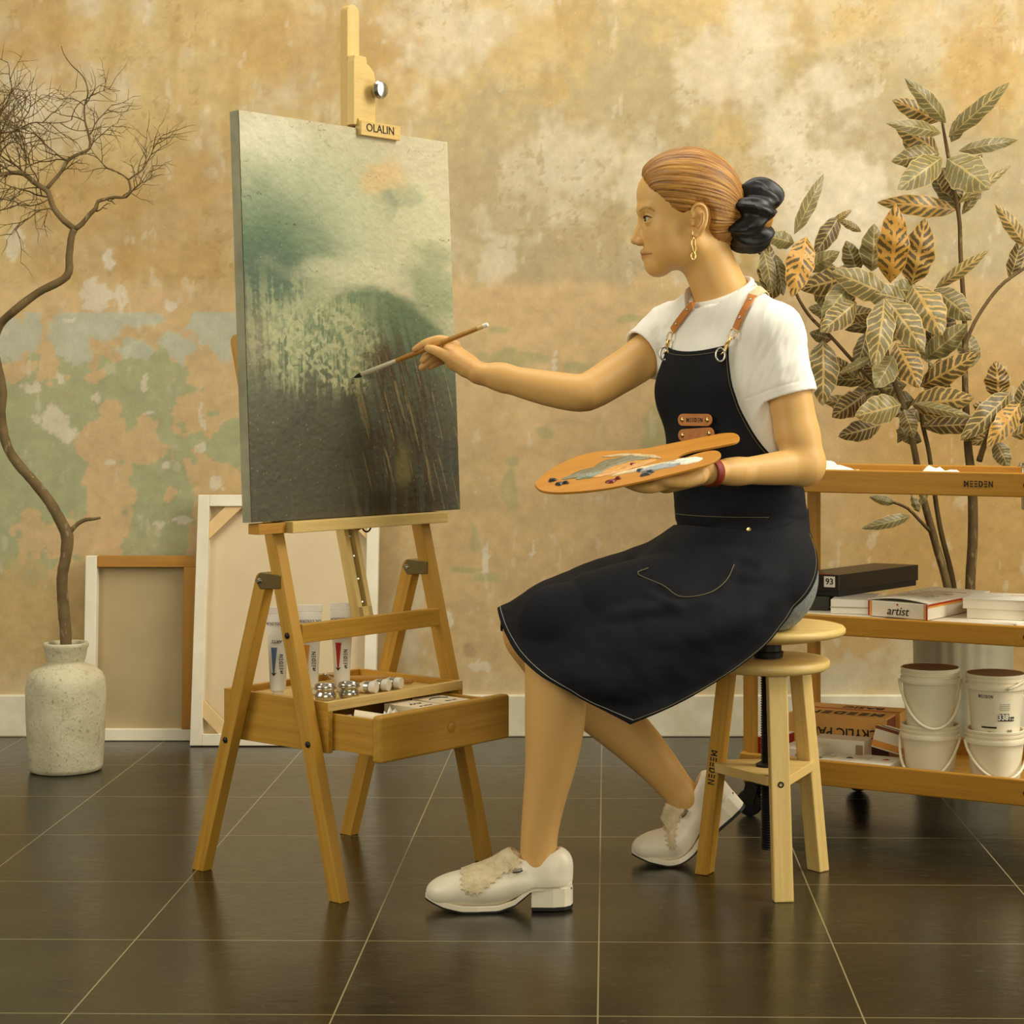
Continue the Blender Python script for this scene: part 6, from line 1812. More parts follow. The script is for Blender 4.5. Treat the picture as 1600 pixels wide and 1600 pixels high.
# sleeves: open at the hem, the arm comes out of them
shirt.cone(RS, RS + rdir * .15, .0560, .0500, .025)
shirt.cone(LS, LS + ldir * .21, .0570, .0520, .025)
shirt.custom(lambda q: np.where(np.linalg.norm(q - RS, axis=1) < .30, (q - RH) @ rn, -1), RH, .4, .002, '&')
shirt.custom(lambda q: np.where(np.linalg.norm(q - LS, axis=1) < .30, np.minimum((q - LHm) @ ln, np.linalg.norm(q - LS, axis=1) * 0 + 1), -1), LHm, .4, .002, '&')
shirt.custom(seg_hole(RH - rdir * .03, RH + rdir * .05, .0465, .0470), RH, .14, .002, '-')
shirt.custom(seg_hole(LHm - ldir * .03, LHm + ldir * .06, .0455, .0475), LHm, .14, .002, '-')
shirt.ecap(P(1158, 800, 3.72), P(1146, 700, 3.722), (.128, .110), (.124, .104), LAT, .03)
shirt.ecap(P(1146, 700, 3.722), C0, (.124, .104), (.138, .100), LAT, .03)
shirt.ecap(C0, P(1130, 510, 3.738), (.138, .100), (.120, .072), LAT, .03)
for s in (-1, 1): shirt.ell(C0 + FWD * .046 + LAT * s * .058 + UZ * -.018, (.043, .043, .050), .035)
shirt.cone(RS + np.array([0, 0, -.002]), P(1120, 494, 3.738), .050, .060, .03); shirt.cone(LS + np.array([0, 0, -.002]), P(1138, 492, 3.738), .047, .060, .03)
# neckline: high at the nape, low at the throat
NC = P(1127, 457, 3.737)
na = FWD * .0575 - UZ * .027; nb2 = LAT * .0560
nn_ = np.cross(na, nb2); nn_ /= np.linalg.norm(nn_)
if nn_[2] < 0: nn_ = -nn_
shirt.ecap(NC - nn_ * .035, NC + nn_ * .012, (.069, .072), (.0615, .0645), nb2, .022)
shirt.ecap(NC - nn_ * .020, NC + nn_ * .090, (.0530, .0570), (.0530, .0570), nb2, .002, '-')
def neck_cut(q):
    h = (q - NC) @ nn_; rad = np.linalg.norm(q - NC - h[:, None] * nn_, axis=1)
    lim = .066 + .014 * sstep(-.055, -.020, (q - NC) @ LAT)        # the shoulder on her right rises closer to the neck
    return np.where((h < .12) & (h > -.05), np.minimum(h, (lim - rad) * 1.5), -.05)
shirt.custom(neck_cut, NC, .3, .003, '&')
def shirt_material():
    t = NT('white_jersey')
    o = t.coord('Object')
    f = t.noise(o, 420, 3, .6); f2 = t.noise(o, 12, 3, .5)
    t.base(t.ramp(f2, [(.3, rgb(236, 231, 219)), (.7, rgb(243, 239, 228))])); t.set(.85, 0, .2)
    t.bump(f, .15, .001)
    return t.m
def wrinkle(v):
    px = VX + v[:, 0] * F / v[:, 1]; py = VY - (v[:, 2] - CAM_Z) * F / v[:, 1]
    n = shirt.grad(v)
    # soft folds: vertical ones on the chest, slanting ones on the sleeves
    slv = np.exp(-((px - 1225) / 45) ** 2 - ((py - 560) / 60) ** 2)
    a = (fbm(px / 16 + py / 60, py / 70, 401, 3) - .5) * .006 * (1 - slv) + (fbm((px * .8 + py * .35) / 14, (py - px) / 80, 405, 3) - .5) * .014 * slv
    a += np.where(px < 1050, (fbm((px + py) / 18, (py - px) / 60, 409, 3) - .5) * .006, 0)
    hem = np.exp(-(((v - RH) @ (rn / np.linalg.norm(rn)) + .016) / .0018) ** 2) * (np.linalg.norm(v - RH, axis=1) < .075) + np.exp(-(((v - LHm) @ (ln / np.linalg.norm(ln)) + .018) / .0018) ** 2) * (np.linalg.norm(v - LHm, axis=1) < .085)
    nearhem = np.minimum(np.abs((v - RH) @ (rn / np.linalg.norm(rn))), np.abs((v - LHm) @ (ln / np.linalg.norm(ln))))
    a = a * sstep(0, .03, nearhem) - hem * .0012
    return v + n * a[:, None]
tee = field_part('t_shirt', shirt, .0024, shirt_material(), woman, smooth=1, deform=wrinkle)
# ribbed collar
g = Geo(); g.tube([NC + na * 1.02 * math.cos(t) + nb2 * 1.03 * math.sin(t) + nn_ * .0005 for t in np.linspace(0, 2 * math.pi, 72, endpoint=False)], .0064, 10, closed=True)
part('collar', g, tee.data.materials[0], tee, smooth=True)

# grey skirt under the apron
skirt = Field()
skirt.cone(P(1180, 903, 3.645), P(1176, 903, 3.805), .112, .108, .04)
skirt.ecap(P(1172, 890, 3.725), P(1158, 790, 3.72), (.132, .105), (.120, .100), LAT, .04)
skirt.cone(NH, P(935, 958, 3.55), .092, .072, .03); skirt.cone(FH, P(920, 965, 3.845), .092, .072, .03)
skirt.custom(lambda q: .4985 - q[:, 2], P(1100, 950, 3.7), .6, .01, '&')
M['grey_denim'] = mottled('grey_denim', rgb(104, 108, 104), rgb(140, 144, 138), 160, .85, bump=.3, bscale=500)
field_part('skirt', skirt, .004, M['grey_denim'], woman, smooth=2)

# apron
def denim_material():
    t = NT('black_denim')
    o = t.coord('Object')
    f = t.noise(o, 600, 3, .7); f2 = t.noise(o, 7, 4, .6)
    c = t.ramp(f2, [(.3, rgb(13, 13, 15)), (.75, rgb(22, 22, 25))])
    t.base(t.mix(t.math('MULTIPLY', f, .35), c, rgb(36, 36, 40))); t.set(.8, 0, .18)
    t.bump(f, .2, .001)
    return t.m
DENIM = denim_material()
ctrl = np.array([
    [(1072, 880, 3.92), (1062, 838, 3.80), (1052, 822, 3.70), (1082, 822, 3.605), (1125, 826, 3.575), (1180, 828, 3.568), (1232, 818, 3.600), (1263, 795, 3.690)],
    [(1042, 930, 3.95), (1026, 872, 3.86), (1012, 848, 3.71), (1040, 862, 3.585), (1095, 885, 3.525), (1160, 905, 3.495), (1225, 905, 3.520), (1263, 870, 3.630)],
    [(985, 950, 3.96), (970, 890, 3.87), (955, 866, 3.71), (985, 895, 3.560), (1045, 935, 3.470), (1115, 965, 3.445), (1190, 970, 3.480), (1243, 942, 3.560)],
    [(935, 970, 3.96), (920, 908, 3.87), (905, 884, 3.71), (940, 918, 3.550), (1000, 968, 3.450), (1070, 1005, 3.430), (1145, 1020, 3.462), (1203, 1000, 3.510)],
    [(885, 985, 3.96), (872, 930, 3.88), (858, 906, 3.68), (890, 940, 3.51), (950, 1000, 3.440), (1015, 1045, 3.420), (1085, 1065, 3.445), (1152, 1044, 3.470)],
    [(850, 1000, 3.96), (834, 956, 3.89), (815, 928, 3.67), (842, 968, 3.500), (890, 1030, 3.435), (950, 1075, 3.412), (1010, 1098, 3.430), (1065, 1097, 3.440)],
    [(856, 1012, 3.95), (818, 985, 3.84), (778, 950, 3.66), (800, 1010, 3.500), (842, 1054, 3.435), (900, 1087, 3.425), (943, 1110, 3.425), (985, 1132, 3.425)]], float)
cw = np.array([[P(*q) for q in row] for row in ctrl])
def cr1(a, t):
    """Catmull-Rom along axis 0"""
    n = len(a); x = np.clip(t, 0, 1) * (n - 1); i = np.minimum(x.astype(int), n - 2); f = (x - i)[:, None, None]
    e = np.concatenate([2 * a[:1] - a[1:2], a, 2 * a[-1:] - a[-2:-1]])
    p0, p1, p2, p3 = e[i], e[i + 1], e[i + 2], e[i + 3]
    return .5 * (2 * p1 + (p2 - p0) * f + (2 * p0 - 5 * p1 + 4 * p2 - p3) * f ** 2 + (-p0 + 3 * p1 - 3 * p2 + p3) * f ** 3)
NV, NU = 96, 110
sv = cr1(cw, np.linspace(0, 1, NV))                                   # (NV, 8, 3)
surf = cr1(sv.transpose(1, 0, 2), np.linspace(0, 1, NU)).transpose(1, 0, 2)      # (NV, NU, 3)
du = np.gradient(surf, axis=1); dv = np.gradient(surf, axis=0)
nrm = np.cross(du, dv); nrm /= np.linalg.norm(nrm, axis=-1, keepdims=True)
if nrm[NV // 2, NU // 2, 1] > 0: nrm = -nrm
UU, VV = np.meshgrid(np.linspace(0, 1, NU), np.linspace(0, 1, NV))
spx = VX + surf[..., 0] * F / surf[..., 1]; spy = VY - (surf[..., 2] - CAM_Z) * F / surf[..., 1]
fold = np.zeros(UU.shape)
def crease(x0, y0, x1, y1, wd, amp):
    """one soft fold in the cloth along a line"""
    e = np.array([x1 - x0, y1 - y0], float); L = np.hypot(*e); e /= L
    s_ = (spx - x0) * e[0] + (spy - y0) * e[1]; d_ = -(spx - x0) * e[1] + (spy - y0) * e[0]
    env = np.exp(-np.maximum(np.abs(s_ - L / 2) - L / 2 * .7, 0) ** 2 / (L * .18) ** 2)
    return amp * env * np.exp(-(d_ / wd) ** 2)
for a in ((985, 870, 980, 910, 9, -.008), (1000, 880, 1040, 850, 9, .007), (1010, 905, 1060, 860, 8, -.007), (1000, 905, 1055, 935, 9, -.009), (1010, 925, 1060, 948, 8, .008), (955, 965, 1050, 948, 8, .009), (940, 975, 1030, 962, 7, -.006), (1050, 950, 1120, 942, 7, .006),
          (1150, 880, 1180, 890, 8, -.008), (1160, 900, 1220, 905, 8, .007), (1170, 915, 1215, 900, 7, -.006), (1040, 840, 1060, 870, 8, .006), (900, 960, 960, 930, 20, .006), (1080, 1000, 1180, 960, 18, .006), (860, 980, 920, 1040, 20, -.004), (1080, 850, 1180, 855, 7, -.004)):
    fold += crease(*a)
fold += (fbm(spx / 40, spy / 40, 501, 4) - .5) * .012 * sstep(0, .1, VV)
surf = surf + nrm * fold[..., None]
# the cloth rests on the body: nowhere closer than a few millimetres
sf = surf.reshape(-1, 3)
for _ in range(10):
    for fld in (skirt, legs):
        for lo_ in range(0, len(sf), 20000):
            q = sf[lo_:lo_ + 20000]
            f_ = fld.ev(q); m_ = f_ < .006
            if m_.any(): q[m_] += fld.grad(q[m_]) * np.minimum(.006 - f_[m_], .02)[:, None] * .8
    g_ = sf.reshape(surf.shape)
    if _ < 7:
        av = g_.copy(); av[1:-1, 1:-1] = (g_[:-2, 1:-1] + g_[2:, 1:-1] + g_[1:-1, :-2] + g_[1:-1, 2:]) / 4
        g_[1:-1, 1:-1] = g_[1:-1, 1:-1] * .75 + av[1:-1, 1:-1] * .25
surf = sf.reshape(surf.shape)
spx = VX + surf[..., 0] * F / surf[..., 1]; spy = VY - (surf[..., 2] - CAM_Z) * F / surf[..., 1]
du = np.gradient(surf, axis=1); dv = np.gradient(surf, axis=0)
nrm = np.cross(du, dv); nrm /= np.linalg.norm(nrm, axis=-1, keepdims=True)
if nrm[NV // 2, NU // 2, 1] > 0: nrm = -nrm
ap = Geo()
fs = [(j * NU + i, j * NU + i + 1, (j + 1) * NU + i + 1, (j + 1) * NU + i) for j in range(NV - 1) for i in range(NU - 1)]
ap.add(surf.reshape(-1, 3), fs)
# bib and waist wrap: follows the shirt's surface
cent = lambda y: P(np.interp(y, [540, 700, 830], [1130, 1146, 1158]), y, 3.722)
edge = lambda y: np.interp(y, [538, 560, 600, 640, 680, 705, 735, 760, 835], [1139, 1138, 1143, 1157, 1180, 1200, 1236, 1259, 1262])
NZ, NT_ = 84, 90
rows = []
trunkf = Field(); trunkf.p = [p for p in shirt.p if p[4] == '+'][2:7]
for y in np.linspace(541, 838, NZ):
    o_ = cent(y)
    th = np.radians(np.linspace(-10, 150, 81))
    dr_ = FWD[None] * np.cos(th)[:, None] + LAT[None] * np.sin(th)[:, None]
    q = trunkf.trace_dir(o_, dr_, .0065, .3)
    qx = VX + q[:, 0] * F / q[:, 1]
    k = np.argmax(qx)
    tr_ = np.interp(edge(y), qx[:k + 1], th[:k + 1])
    rows.append((y, tr_))
trs = np.array([r[1] for r in rows]); trs = np.convolve(np.pad(trs, 3, 'edge'), np.ones(7) / 7, 'valid')
bib = np.zeros((NZ, NT_, 3))
for j, (y, _) in enumerate(rows):
    th = np.linspace(-trs[j], trs[j], NT_)
    dr_ = FWD[None] * np.cos(th)[:, None] + LAT[None] * np.sin(th)[:, None]
    yy = y + (12 * (1 - (th / trs[j]) ** 2) * .8 if j < 14 else 0) * (1 - j / 14 if j < 14 else 0)   # top edge dips in the middle
    for_o = np.array([cent(v_) for v_ in np.atleast_1d(yy)]) if np.ndim(yy) else np.repeat(cent(y)[None], NT_, 0)
    if len(for_o) == 1: for_o = np.repeat(for_o, NT_, 0)
    t_ = np.full(NT_, .3)
    for _i in range(60):
        f_ = trunkf.ev(for_o + dr_ * t_[:, None]) - .0065
        t_ = np.maximum(t_ - np.maximum(f_, 0) * .85, .02)
    bib[j] = for_o + dr_ * t_[:, None]
# let the cloth span hollows
for _ in range(30):
    inner = bib[1:-1, 1:-1]; avg = (bib[:-2, 1:-1] + bib[2:, 1:-1] + bib[1:-1, :-2] + bib[1:-1, 2:]) / 4
    out_ = avg - inner
    cdir = inner - np.array([cent(r[0]) for r in rows])[1:-1, None]; cdir[..., 2] = 0
    gain = np.maximum((out_ * cdir).sum(-1, keepdims=True), 0) / (np.linalg.norm(cdir, axis=-1, keepdims=True) ** 2)
    bib[1:-1, 1:-1] = inner + cdir * gain
bpx = VX + bib[..., 0] * F / bib[..., 1]; bpy_ = VY - (bib[..., 2] - CAM_Z) * F / bib[..., 1]
cd = bib - np.array([cent(r[0]) for r in rows])[:, None]; cd[..., 2] = 0; cd /= np.linalg.norm(cd, axis=-1, keepdims=True)
bf = (fbm(bpx / 34, bpy_ / 26, 511, 4) - .5) * .008 * sstep(700, 780, bpy_)
bib += cd * bf[..., None]
bq = bib.reshape(-1, 3); cq = cd.reshape(-1, 3)
for _ in range(8):
    f_ = skirt.ev(bq); m_ = f_ < .006
    bq[m_] += cq[m_] * (.006 - f_[m_])[:, None]
bib = bq.reshape(bib.shape)
fs = [(j * NT_ + i, j * NT_ + i + 1, (j + 1) * NT_ + i + 1, (j + 1) * NT_ + i) for j in range(NZ - 1) for i in range(NT_ - 1)]
ap.add(bib.reshape(-1, 3), fs)
apron = part('apron', ap, DENIM, woman, smooth=True, solid=.0028)
# stitching
M['thread'] = plain('thread', rgb(150, 148, 136), .8)
M['thread_tan'] = plain('thread_tan', rgb(112, 100, 70), .8)
def stitch(pts, r=.0007, mat=None, dash=None):
    g = Geo(); g.tube(pts, r, 5); part('stitching', g, mat or M['thread'], apron, smooth=True)
hr = [surf[NV - 3, i] + nrm[NV - 3, i] * .0020 for i in range(int(NU * .285), NU - 2)]
stitch(hr)
stitch([surf[j, NU - 3] + nrm[j, NU - 3] * .0020 for j in range(8, NV - 2)], mat=M['thread_tan'])
bn = lambda j, i: bib[j, i] + cd[j, i] * .0022
stitch([bn(j, NT_ - 3) for j in range(1, NZ - 20)], .0006, M['thread_tan'])
stitch([bn(2, i) for i in range(2, NT_ - 2)], .0006, M['thread_tan'])
jw = NZ - 11
stitch([bn(jw, i) for i in range(int(NT_ * .30), int(NT_ * .78))], .0006, M['thread_tan'])
def on_apron(px, py, k=.0022):
    """nearest skirt vertex seen at a photo pixel"""
    d2 = (spx - px) ** 2 + (spy - py) ** 2 + (UU < .27) * 1e6
    j, i = np.unravel_index(np.argmin(d2), d2.shape)
    return surf[j, i] + nrm[j, i] * k
pk = [(1148, 884), (1135, 908), (1108, 926), (1066, 933), (1035, 918), (998, 902), (1012, 888)]
pts, _r = spline([on_apron(*q, k=.0035) for q in pk], [.001] * len(pk), .006)
stitch(pts, .0009, M['thread_tan'])
g = Geo(); g.lathe(on_apron(1170, 829, .001), [(.0045, 0), (.0045, .0015), (.002, .002)], 14, (.1, -1, 0)); part('rivet', g, M['gold'], apron)
# leather patches on the bib
def on_bib(px, py, k=.003):
    d2 = (bpx - px) ** 2 + (bpy_ - py) ** 2
    d2 = d2 + (cd[..., 1] > .1) * 1e6
    j, i = np.unravel_index(np.argmin(d2), d2.shape)
    return bib[j, i] + cd[j, i] * k
for k, (cx_, cy_, tx) in enumerate(((1090, 656, True), (1091, 680, False))):
    c_ = on_bib(cx_, cy_, .0018); a_ = on_bib(cx_ - 22, cy_, .0018); b_ = on_bib(cx_ + 22, cy_, .0018)
    xd = (b_ - a_) / np.linalg.norm(b_ - a_); nn = np.cross(xd, UZ); nn /= np.linalg.norm(nn); yd = np.cross(nn, xd)
    hw, hh = np.linalg.norm(b_ - a_) / 2 * 1.22, .0115
    poly = [(hw - hh + hh * math.cos(t), hh * math.sin(t)) for t in np.linspace(-math.pi / 2, math.pi / 2, 10)] + [(-hw + hh + hh * math.cos(t), hh * math.sin(t)) for t in np.linspace(math.pi / 2, 3 * math.pi / 2, 10)]
    cm = (a_ + b_) / 2 * .3 + c_ * .7 + nn * .0035
    g = Geo(); g.prism(poly, cm, xd, yd, .003); pt = part('leather_patch', g, M['leather'], apron, 'tan leather patch with metal rivets', bevel=.0006)
    for s in (-1, 1):
        g = Geo(); g.lathe(cm + xd * s * (hw - hh * .95) + nn * .003, [(.0048, 0), (.0044, .0012), (.0015, .0018)], 16, nn); part('rivet', g, M['gold'], pt, smooth=True)
    if tx: part('lettering', logo_geo(cm + nn * .0031, xd, yd, .0078, .0005), M['ink'], pt)
# shoulder straps with clips and rings
def ribbon(pts, nrmls, w, th=.0025):
    g = Geo(); n = len(pts); vs = []
    for i in range(n):
        t = pts[min(i + 1, n - 1)] - pts[max(i - 1, 0)]; t /= np.linalg.norm(t)
        s = np.cross(t, nrmls[i]); s /= np.linalg.norm(s)
        for a, b in ((-1, 0), (1, 0), (1, 1), (-1, 1)): vs.append(pts[i] + s * w / 2 * a + nrmls[i] * th * b)
    fs = []
    for i in range(n - 1):
        for k in range(4): fs.append((i * 4 + k, i * 4 + (k + 1) % 4, (i + 1) * 4 + (k + 1) % 4, (i + 1) * 4 + k))
    fs += [(3, 2, 1, 0), tuple((n - 1) * 4 + k for k in range(4))]
    return g.add(vs, fs)
def strap_path(pxs, off=.003):
    pts = []
    for q in pxs:
        r = shirt.trace(q[0], q[1], off)
        if r is not None: pts.append(r)
    pts, _r = spline(pts, [1] * len(pts), .006)
    nn = shirt.grad(np.array(pts))
    return pts, nn
def over_shoulder(first, rest):
    pts = [shirt.trace(first[0], first[1], .003)] + [P(*q) for q in rest]
    out = []
    for q in pts:
        q = q.copy()
        for _ in range(30):
            f_ = shirt.ev(q[None])[0]; q = q - shirt.grad(q[None])[0] * (f_ - .003) * .8
        out.append(q)
    out, _r = spline(out, [1] * len(out), .006)
    return out, shirt.grad(np.array(out))
def strap(leather, cloth, clip, ringp, nm):
    pts, nn = strap_path(leather)
    st = part('leather_strap', ribbon(pts, nn, .0155), M['leather'], apron, 'tan leather strap end with rivets', smooth=False)
    for k in (int(len(pts) * .22), int(len(pts) * .72)):
        g = Geo(); g.lathe(pts[k] + nn[k] * .0025, [(.0036, 0), (.0032, .0012), (.001, .0016)], 14, nn[k]); part('rivet', g, M['steel'], st, smooth=True)
    if cloth:
        p2, n2 = over_shoulder(cloth[0], cloth[1])
        part('cloth_strap', ribbon(p2, n2, .019, .0016), plain('beige_webbing', rgb(206, 190, 150), .8), apron, 'beige webbing strap')
    c0 = shirt.trace(clip[0], clip[1], .006); c1 = on_bib(ringp[0], ringp[1], .004)
    n0 = shirt.grad(c0[None])[0]
    d_ = (c1 - c0); L_ = np.linalg.norm(d_); d_ /= L_; s_ = np.cross(n0, d_); s_ /= np.linalg.norm(s_)
    g = Geo()
    sq = [c0 + s_ * a * .008 + d_ * b * .010 for a, b in ((-1, -.6), (1, -.6), (1, 1), (-1, 1))]
    sq = [sq[i] * (1 - t) + sq[(i + 1) % 4] * t for i in range(4) for t in (0, .33, .66)]
    g.tube(sq, .0014, 6, closed=True)
    g.tube([c0 + d_ * .010, c0 + d_ * L_ * .55, c0 + d_ * L_ * .8 + s_ * .004, c1 + n0 * .002], [.003, .0042, .0026, .0016], 8)
    cl = part('snap_hook', g, M['gold'], apron, 'brass snap hook', smooth=True)
    g = Geo(); nb_ = np.array([-.2, -1, .1]); nb_ /= np.linalg.norm(nb_)
    a1 = np.cross(nb_, UZ); a1 /= np.linalg.norm(a1); a2 = np.cross(a1, nb_)
    g.tube([c1 + (a1 * .0085 * math.cos(t) + a2 * .0125 * math.sin(t)) + nb_ * .0055 for t in np.linspace(0, 2 * math.pi, 28, endpoint=False)], .0021, 8, closed=True)
    part('grommet', g, M['steel'], apron, smooth=True)
strap([(1176, 462), (1168, 476), (1160, 490), (1154, 503), (1150, 514)], ((1176, 461), [(1192, 452, 3.68), (1212, 456, 3.73), (1228, 480, 3.775), (1236, 520, 3.80)]), (1146, 520), (1127, 556), 'near')
strap([(1084, 474), (1075, 484), (1065, 497), (1056, 509), (1051, 517)], None, (1047, 524), (1036, 552), 'far')

# wrist band
wd = (P(1150, 737, 3.508) - LW); wd /= np.linalg.norm(wd)
wc = P(1111, 738, 3.4775)
g = Geo()
xv = np.array([.5, .8, 0]); xv -= wd * xv.dot(wd); xv /= np.linalg.norm(xv); yv = np.cross(wd, xv)
g.grid(lambda i, j: wc + wd * (.016 * (j - .5)) + xv * .0318 * math.cos(2 * math.pi * i) + yv * .0250 * math.sin(2 * math.pi * i), 40, 4, closed_u=True)
part('wristband', g, M['red_band'], woman, 'red wrist band', smooth=True, solid=.002)

# ---------------------------------------------------------------- shoes
SK = 3.515 / F                                         # metres per photo pixel of the near shoe
upper = Field()
def S(x, z, y=0.0): return np.array([x * SK, y, z * SK])
upper.ell(S(40, 24), (40 * SK, .040, 25 * SK), .014)
upper.ell(S(82, 30), (62 * SK, .045, 30 * SK), .014)
upper.ecap(S(85, 32), S(192, 44), (.043, 30 * SK), (.033, 34 * SK), (0, 1, 0), .014)
upper.cone(S(90, 42), S(134, 70), .026, .024, .014)
upper.ell(S(196, 52), (34 * SK, .031, 42 * SK), .014)
upper.cone(S(150, 60), S(206, 70), .027, .026, .012)
upper.ell(S(170, 104), (40 * SK, .0275, 42 * SK), .004, '-')
upper.custom(seg_hole(S(110, 38), S(200, 50), .024, .022), S(155, 44), .09, .004, '-')
upper.custom(lambda q: (9 * SK + np.clip((q[:, 0] / SK - 120) / 50, 0, 1) * 27 * SK) - q[:, 2], S(110, 40), .3, .01, '&')
fringe = Field(); fringe.p = [p for p in upper.p if p[4] == '+']
FP = np.array([(56, 62), (60, 34), (72, 28), (86, 30), (104, 44), (122, 58), (146, 64), (150, 76), (128, 104), (100, 90)], float)
base_ev = Field(); base_ev.p = list(fringe.p)
fr2 = Field()
fr2._add(lambda q: base_ev.ev(q) - .0028, S(110, 40), .20, .002, '+')
fr2._add(lambda q: -(base_ev.ev(q) - .0004), S(110, 40), .3, .002, '&')
fr2._add(lambda q: poly_sd(q[:, 0] / SK + 3 * np.sin(q[:, 2] / SK * .9), q[:, 2] / SK + 2.5 * np.sin(q[:, 0] / SK * .7), FP) * SK, S(110, 40), .3, .002, '&')
fr2._add(lambda q: (np.linalg.norm((q - S(168, 100)) / np.array([36 * SK, .040, 30 * SK]), axis=1) * -1 + 1) * .03, S(110, 40), .3, .002, '&')
def sole_geo():
    g = Geo(); n = 40
    st_ = []
    for k in range(n):
        x = 229 * k / (n - 1) * 1.0
        t = x / 229
        wd_ = .043 * (math.sin(math.pi * min(1, t * 1.35 + .04)) ** .5 if t < .36 else 1) if t < .36 else np.interp(t, [.36, .6, .8, .93, 1.0], [.0425, .034, .0325, .028, .014])
        if t < .36: wd_ = .0435 * math.sin(math.pi / 2 * min(1, (t + .012) / .30)) ** .55
        zb_ = np.interp(x, [0, 30, 60, 115, 140, 166, 229], [16, 6, 1, 1, 9, 30, 33]) * SK
        st_.append((x * SK, wd_, zb_))
    vs, fs = [], []
    for x, w_, z_ in st_:
        for yy, zz in ((-w_, z_), (w_, z_), (w_, z_ + .0095), (-w_, z_ + .0095)): vs.append((x, yy, zz))
    for k in range(n - 1):
        for c_ in range(4): fs.append((k * 4 + c_, k * 4 + (c_ + 1) % 4, (k + 1) * 4 + (c_ + 1) % 4, (k + 1) * 4 + c_))
    fs += [(3, 2, 1, 0), tuple((n - 1) * 4 + c_ for c_ in range(4))]
    return g.add(vs, fs)
def heel_geo(z0, z1):
    ol = [(166, -.030), (200, -.0315), (218, -.026), (227, -.015), (230, 0), (227, .015), (218, .026), (200, .0315), (166, .030)]
    g = Geo(); g.prism([(x * SK, y) for x, y in ol], (0, 0, z0), (1, 0, 0), (0, 1, 0), z1 - z0); return g
uv_, uf_ = upper.mesh(.0020); uv_ = smooth_verts(uv_, uf_, 1)
fv_, ff_ = fr2.mesh(.0013); fv_ = smooth_verts(fv_, ff_, 1)
fv_ = fv_ + np.stack([np.zeros(len(fv_)), np.zeros(len(fv_)), (fbm(fv_[:, 0] * 260, fv_[:, 2] * 260, 601, 3) - .5) * .0022], 1)
LEATHERW = mottled('white_leather', rgb(226, 212, 184), rgb(236, 224, 198), 14, .38, spec=.5)
LACE = mottled('cream_lace', rgb(198, 176, 134), rgb(222, 204, 166), 70, .85, bump=.8, bscale=400)
def shoe(xf, label):
    def add(name, v, f, mat, parent, lb=None, smooth=True):
        me = bpy.data.meshes.new(name); set_mesh(me, xf(np.asarray(v, float)) - np.array(woman['_org']), f, smooth); me.materials.append(mat)
        o = bpy.data.objects.new(name, me); COL.objects.link(o); o.parent = parent; o['_org'] = list(woman['_org']); ORGS.append(o)
        if lb: o['label'] = lb
        return o
    up_ = add('shoe', uv_, uf_, LEATHERW, woman, label)
    add('lace_flap', fv_, ff_, LACE, up_, 'crumpled cream lace flap')
    def gadd(name, g, mat, bev=0):
        g2 = Geo(); g2.v = [tuple(q) for q in xf(np.array(g.v))]; g2.f = g.f; g2.uv = g.uv
        part(name, g2, mat, up_, bevel=bev)
    gadd('sole', sole_geo(), LEATHERW, .001)
    g = sole_geo(); g.v = [(x, y * (.985 if x < .19 else .90), (z - .0030) if k % 4 < 2 else z - .0085) for k, (x, y, z) in enumerate(g.v)]
    gadd('outsole', g, M['black'])
    gadd('heel', heel_geo(5 * SK, 34 * SK), LEATHERW, .001); gadd('heel_tip', heel_geo(0.0, 5 * SK), M['black'])
    g = Geo()
    for y0 in (-.034, .034):
        g.tube([S(138, 62, y0 * 1.0), S(146, 63, y0 * 1.06), S(152, 65, y0)], .0035, 8)
    gadd('buckle', g, M['steel'])
OX = (665 - VX) * 3.515 / F
shoe(lambda v: v + np.array([OX, 3.520, .003]), 'white lace-flap shoe flat on the floor')
def bend(v):
    v = v.copy(); v[:, 1] *= -1
    xb = 62 * SK; an = math.radians(41)
    # toes stay on the floor, the rest of the shoe swings up about the ball
    r = .05; t = np.clip((v[:, 0] - xb) / r, 0, 1)
    th = an * np.clip((v[:, 0] - xb) / r, 0, 1)
    s_ = np.clip(v[:, 0] - xb, 0, r)
    cx_ = np.where(v[:, 0] < xb, v[:, 0], xb + (r / an) * np.sin(th)); cz_ = np.where(v[:, 0] < xb, 0, (r / an) * (1 - np.cos(th)))
    rest = np.clip(v[:, 0] - xb - r, 0, None)
    x = cx_ + rest * math.cos(an) - v[:, 2] * np.sin(th); z = cz_ + rest * math.sin(an) + v[:, 2] * np.cos(th)
    return np.stack([x, v[:, 1], z], 1) + np.array([(987 - VX) * 3.868 / F, 3.868, .003])
shoe(bend, 'white lace-flap shoe with the heel raised behind the stool leg')

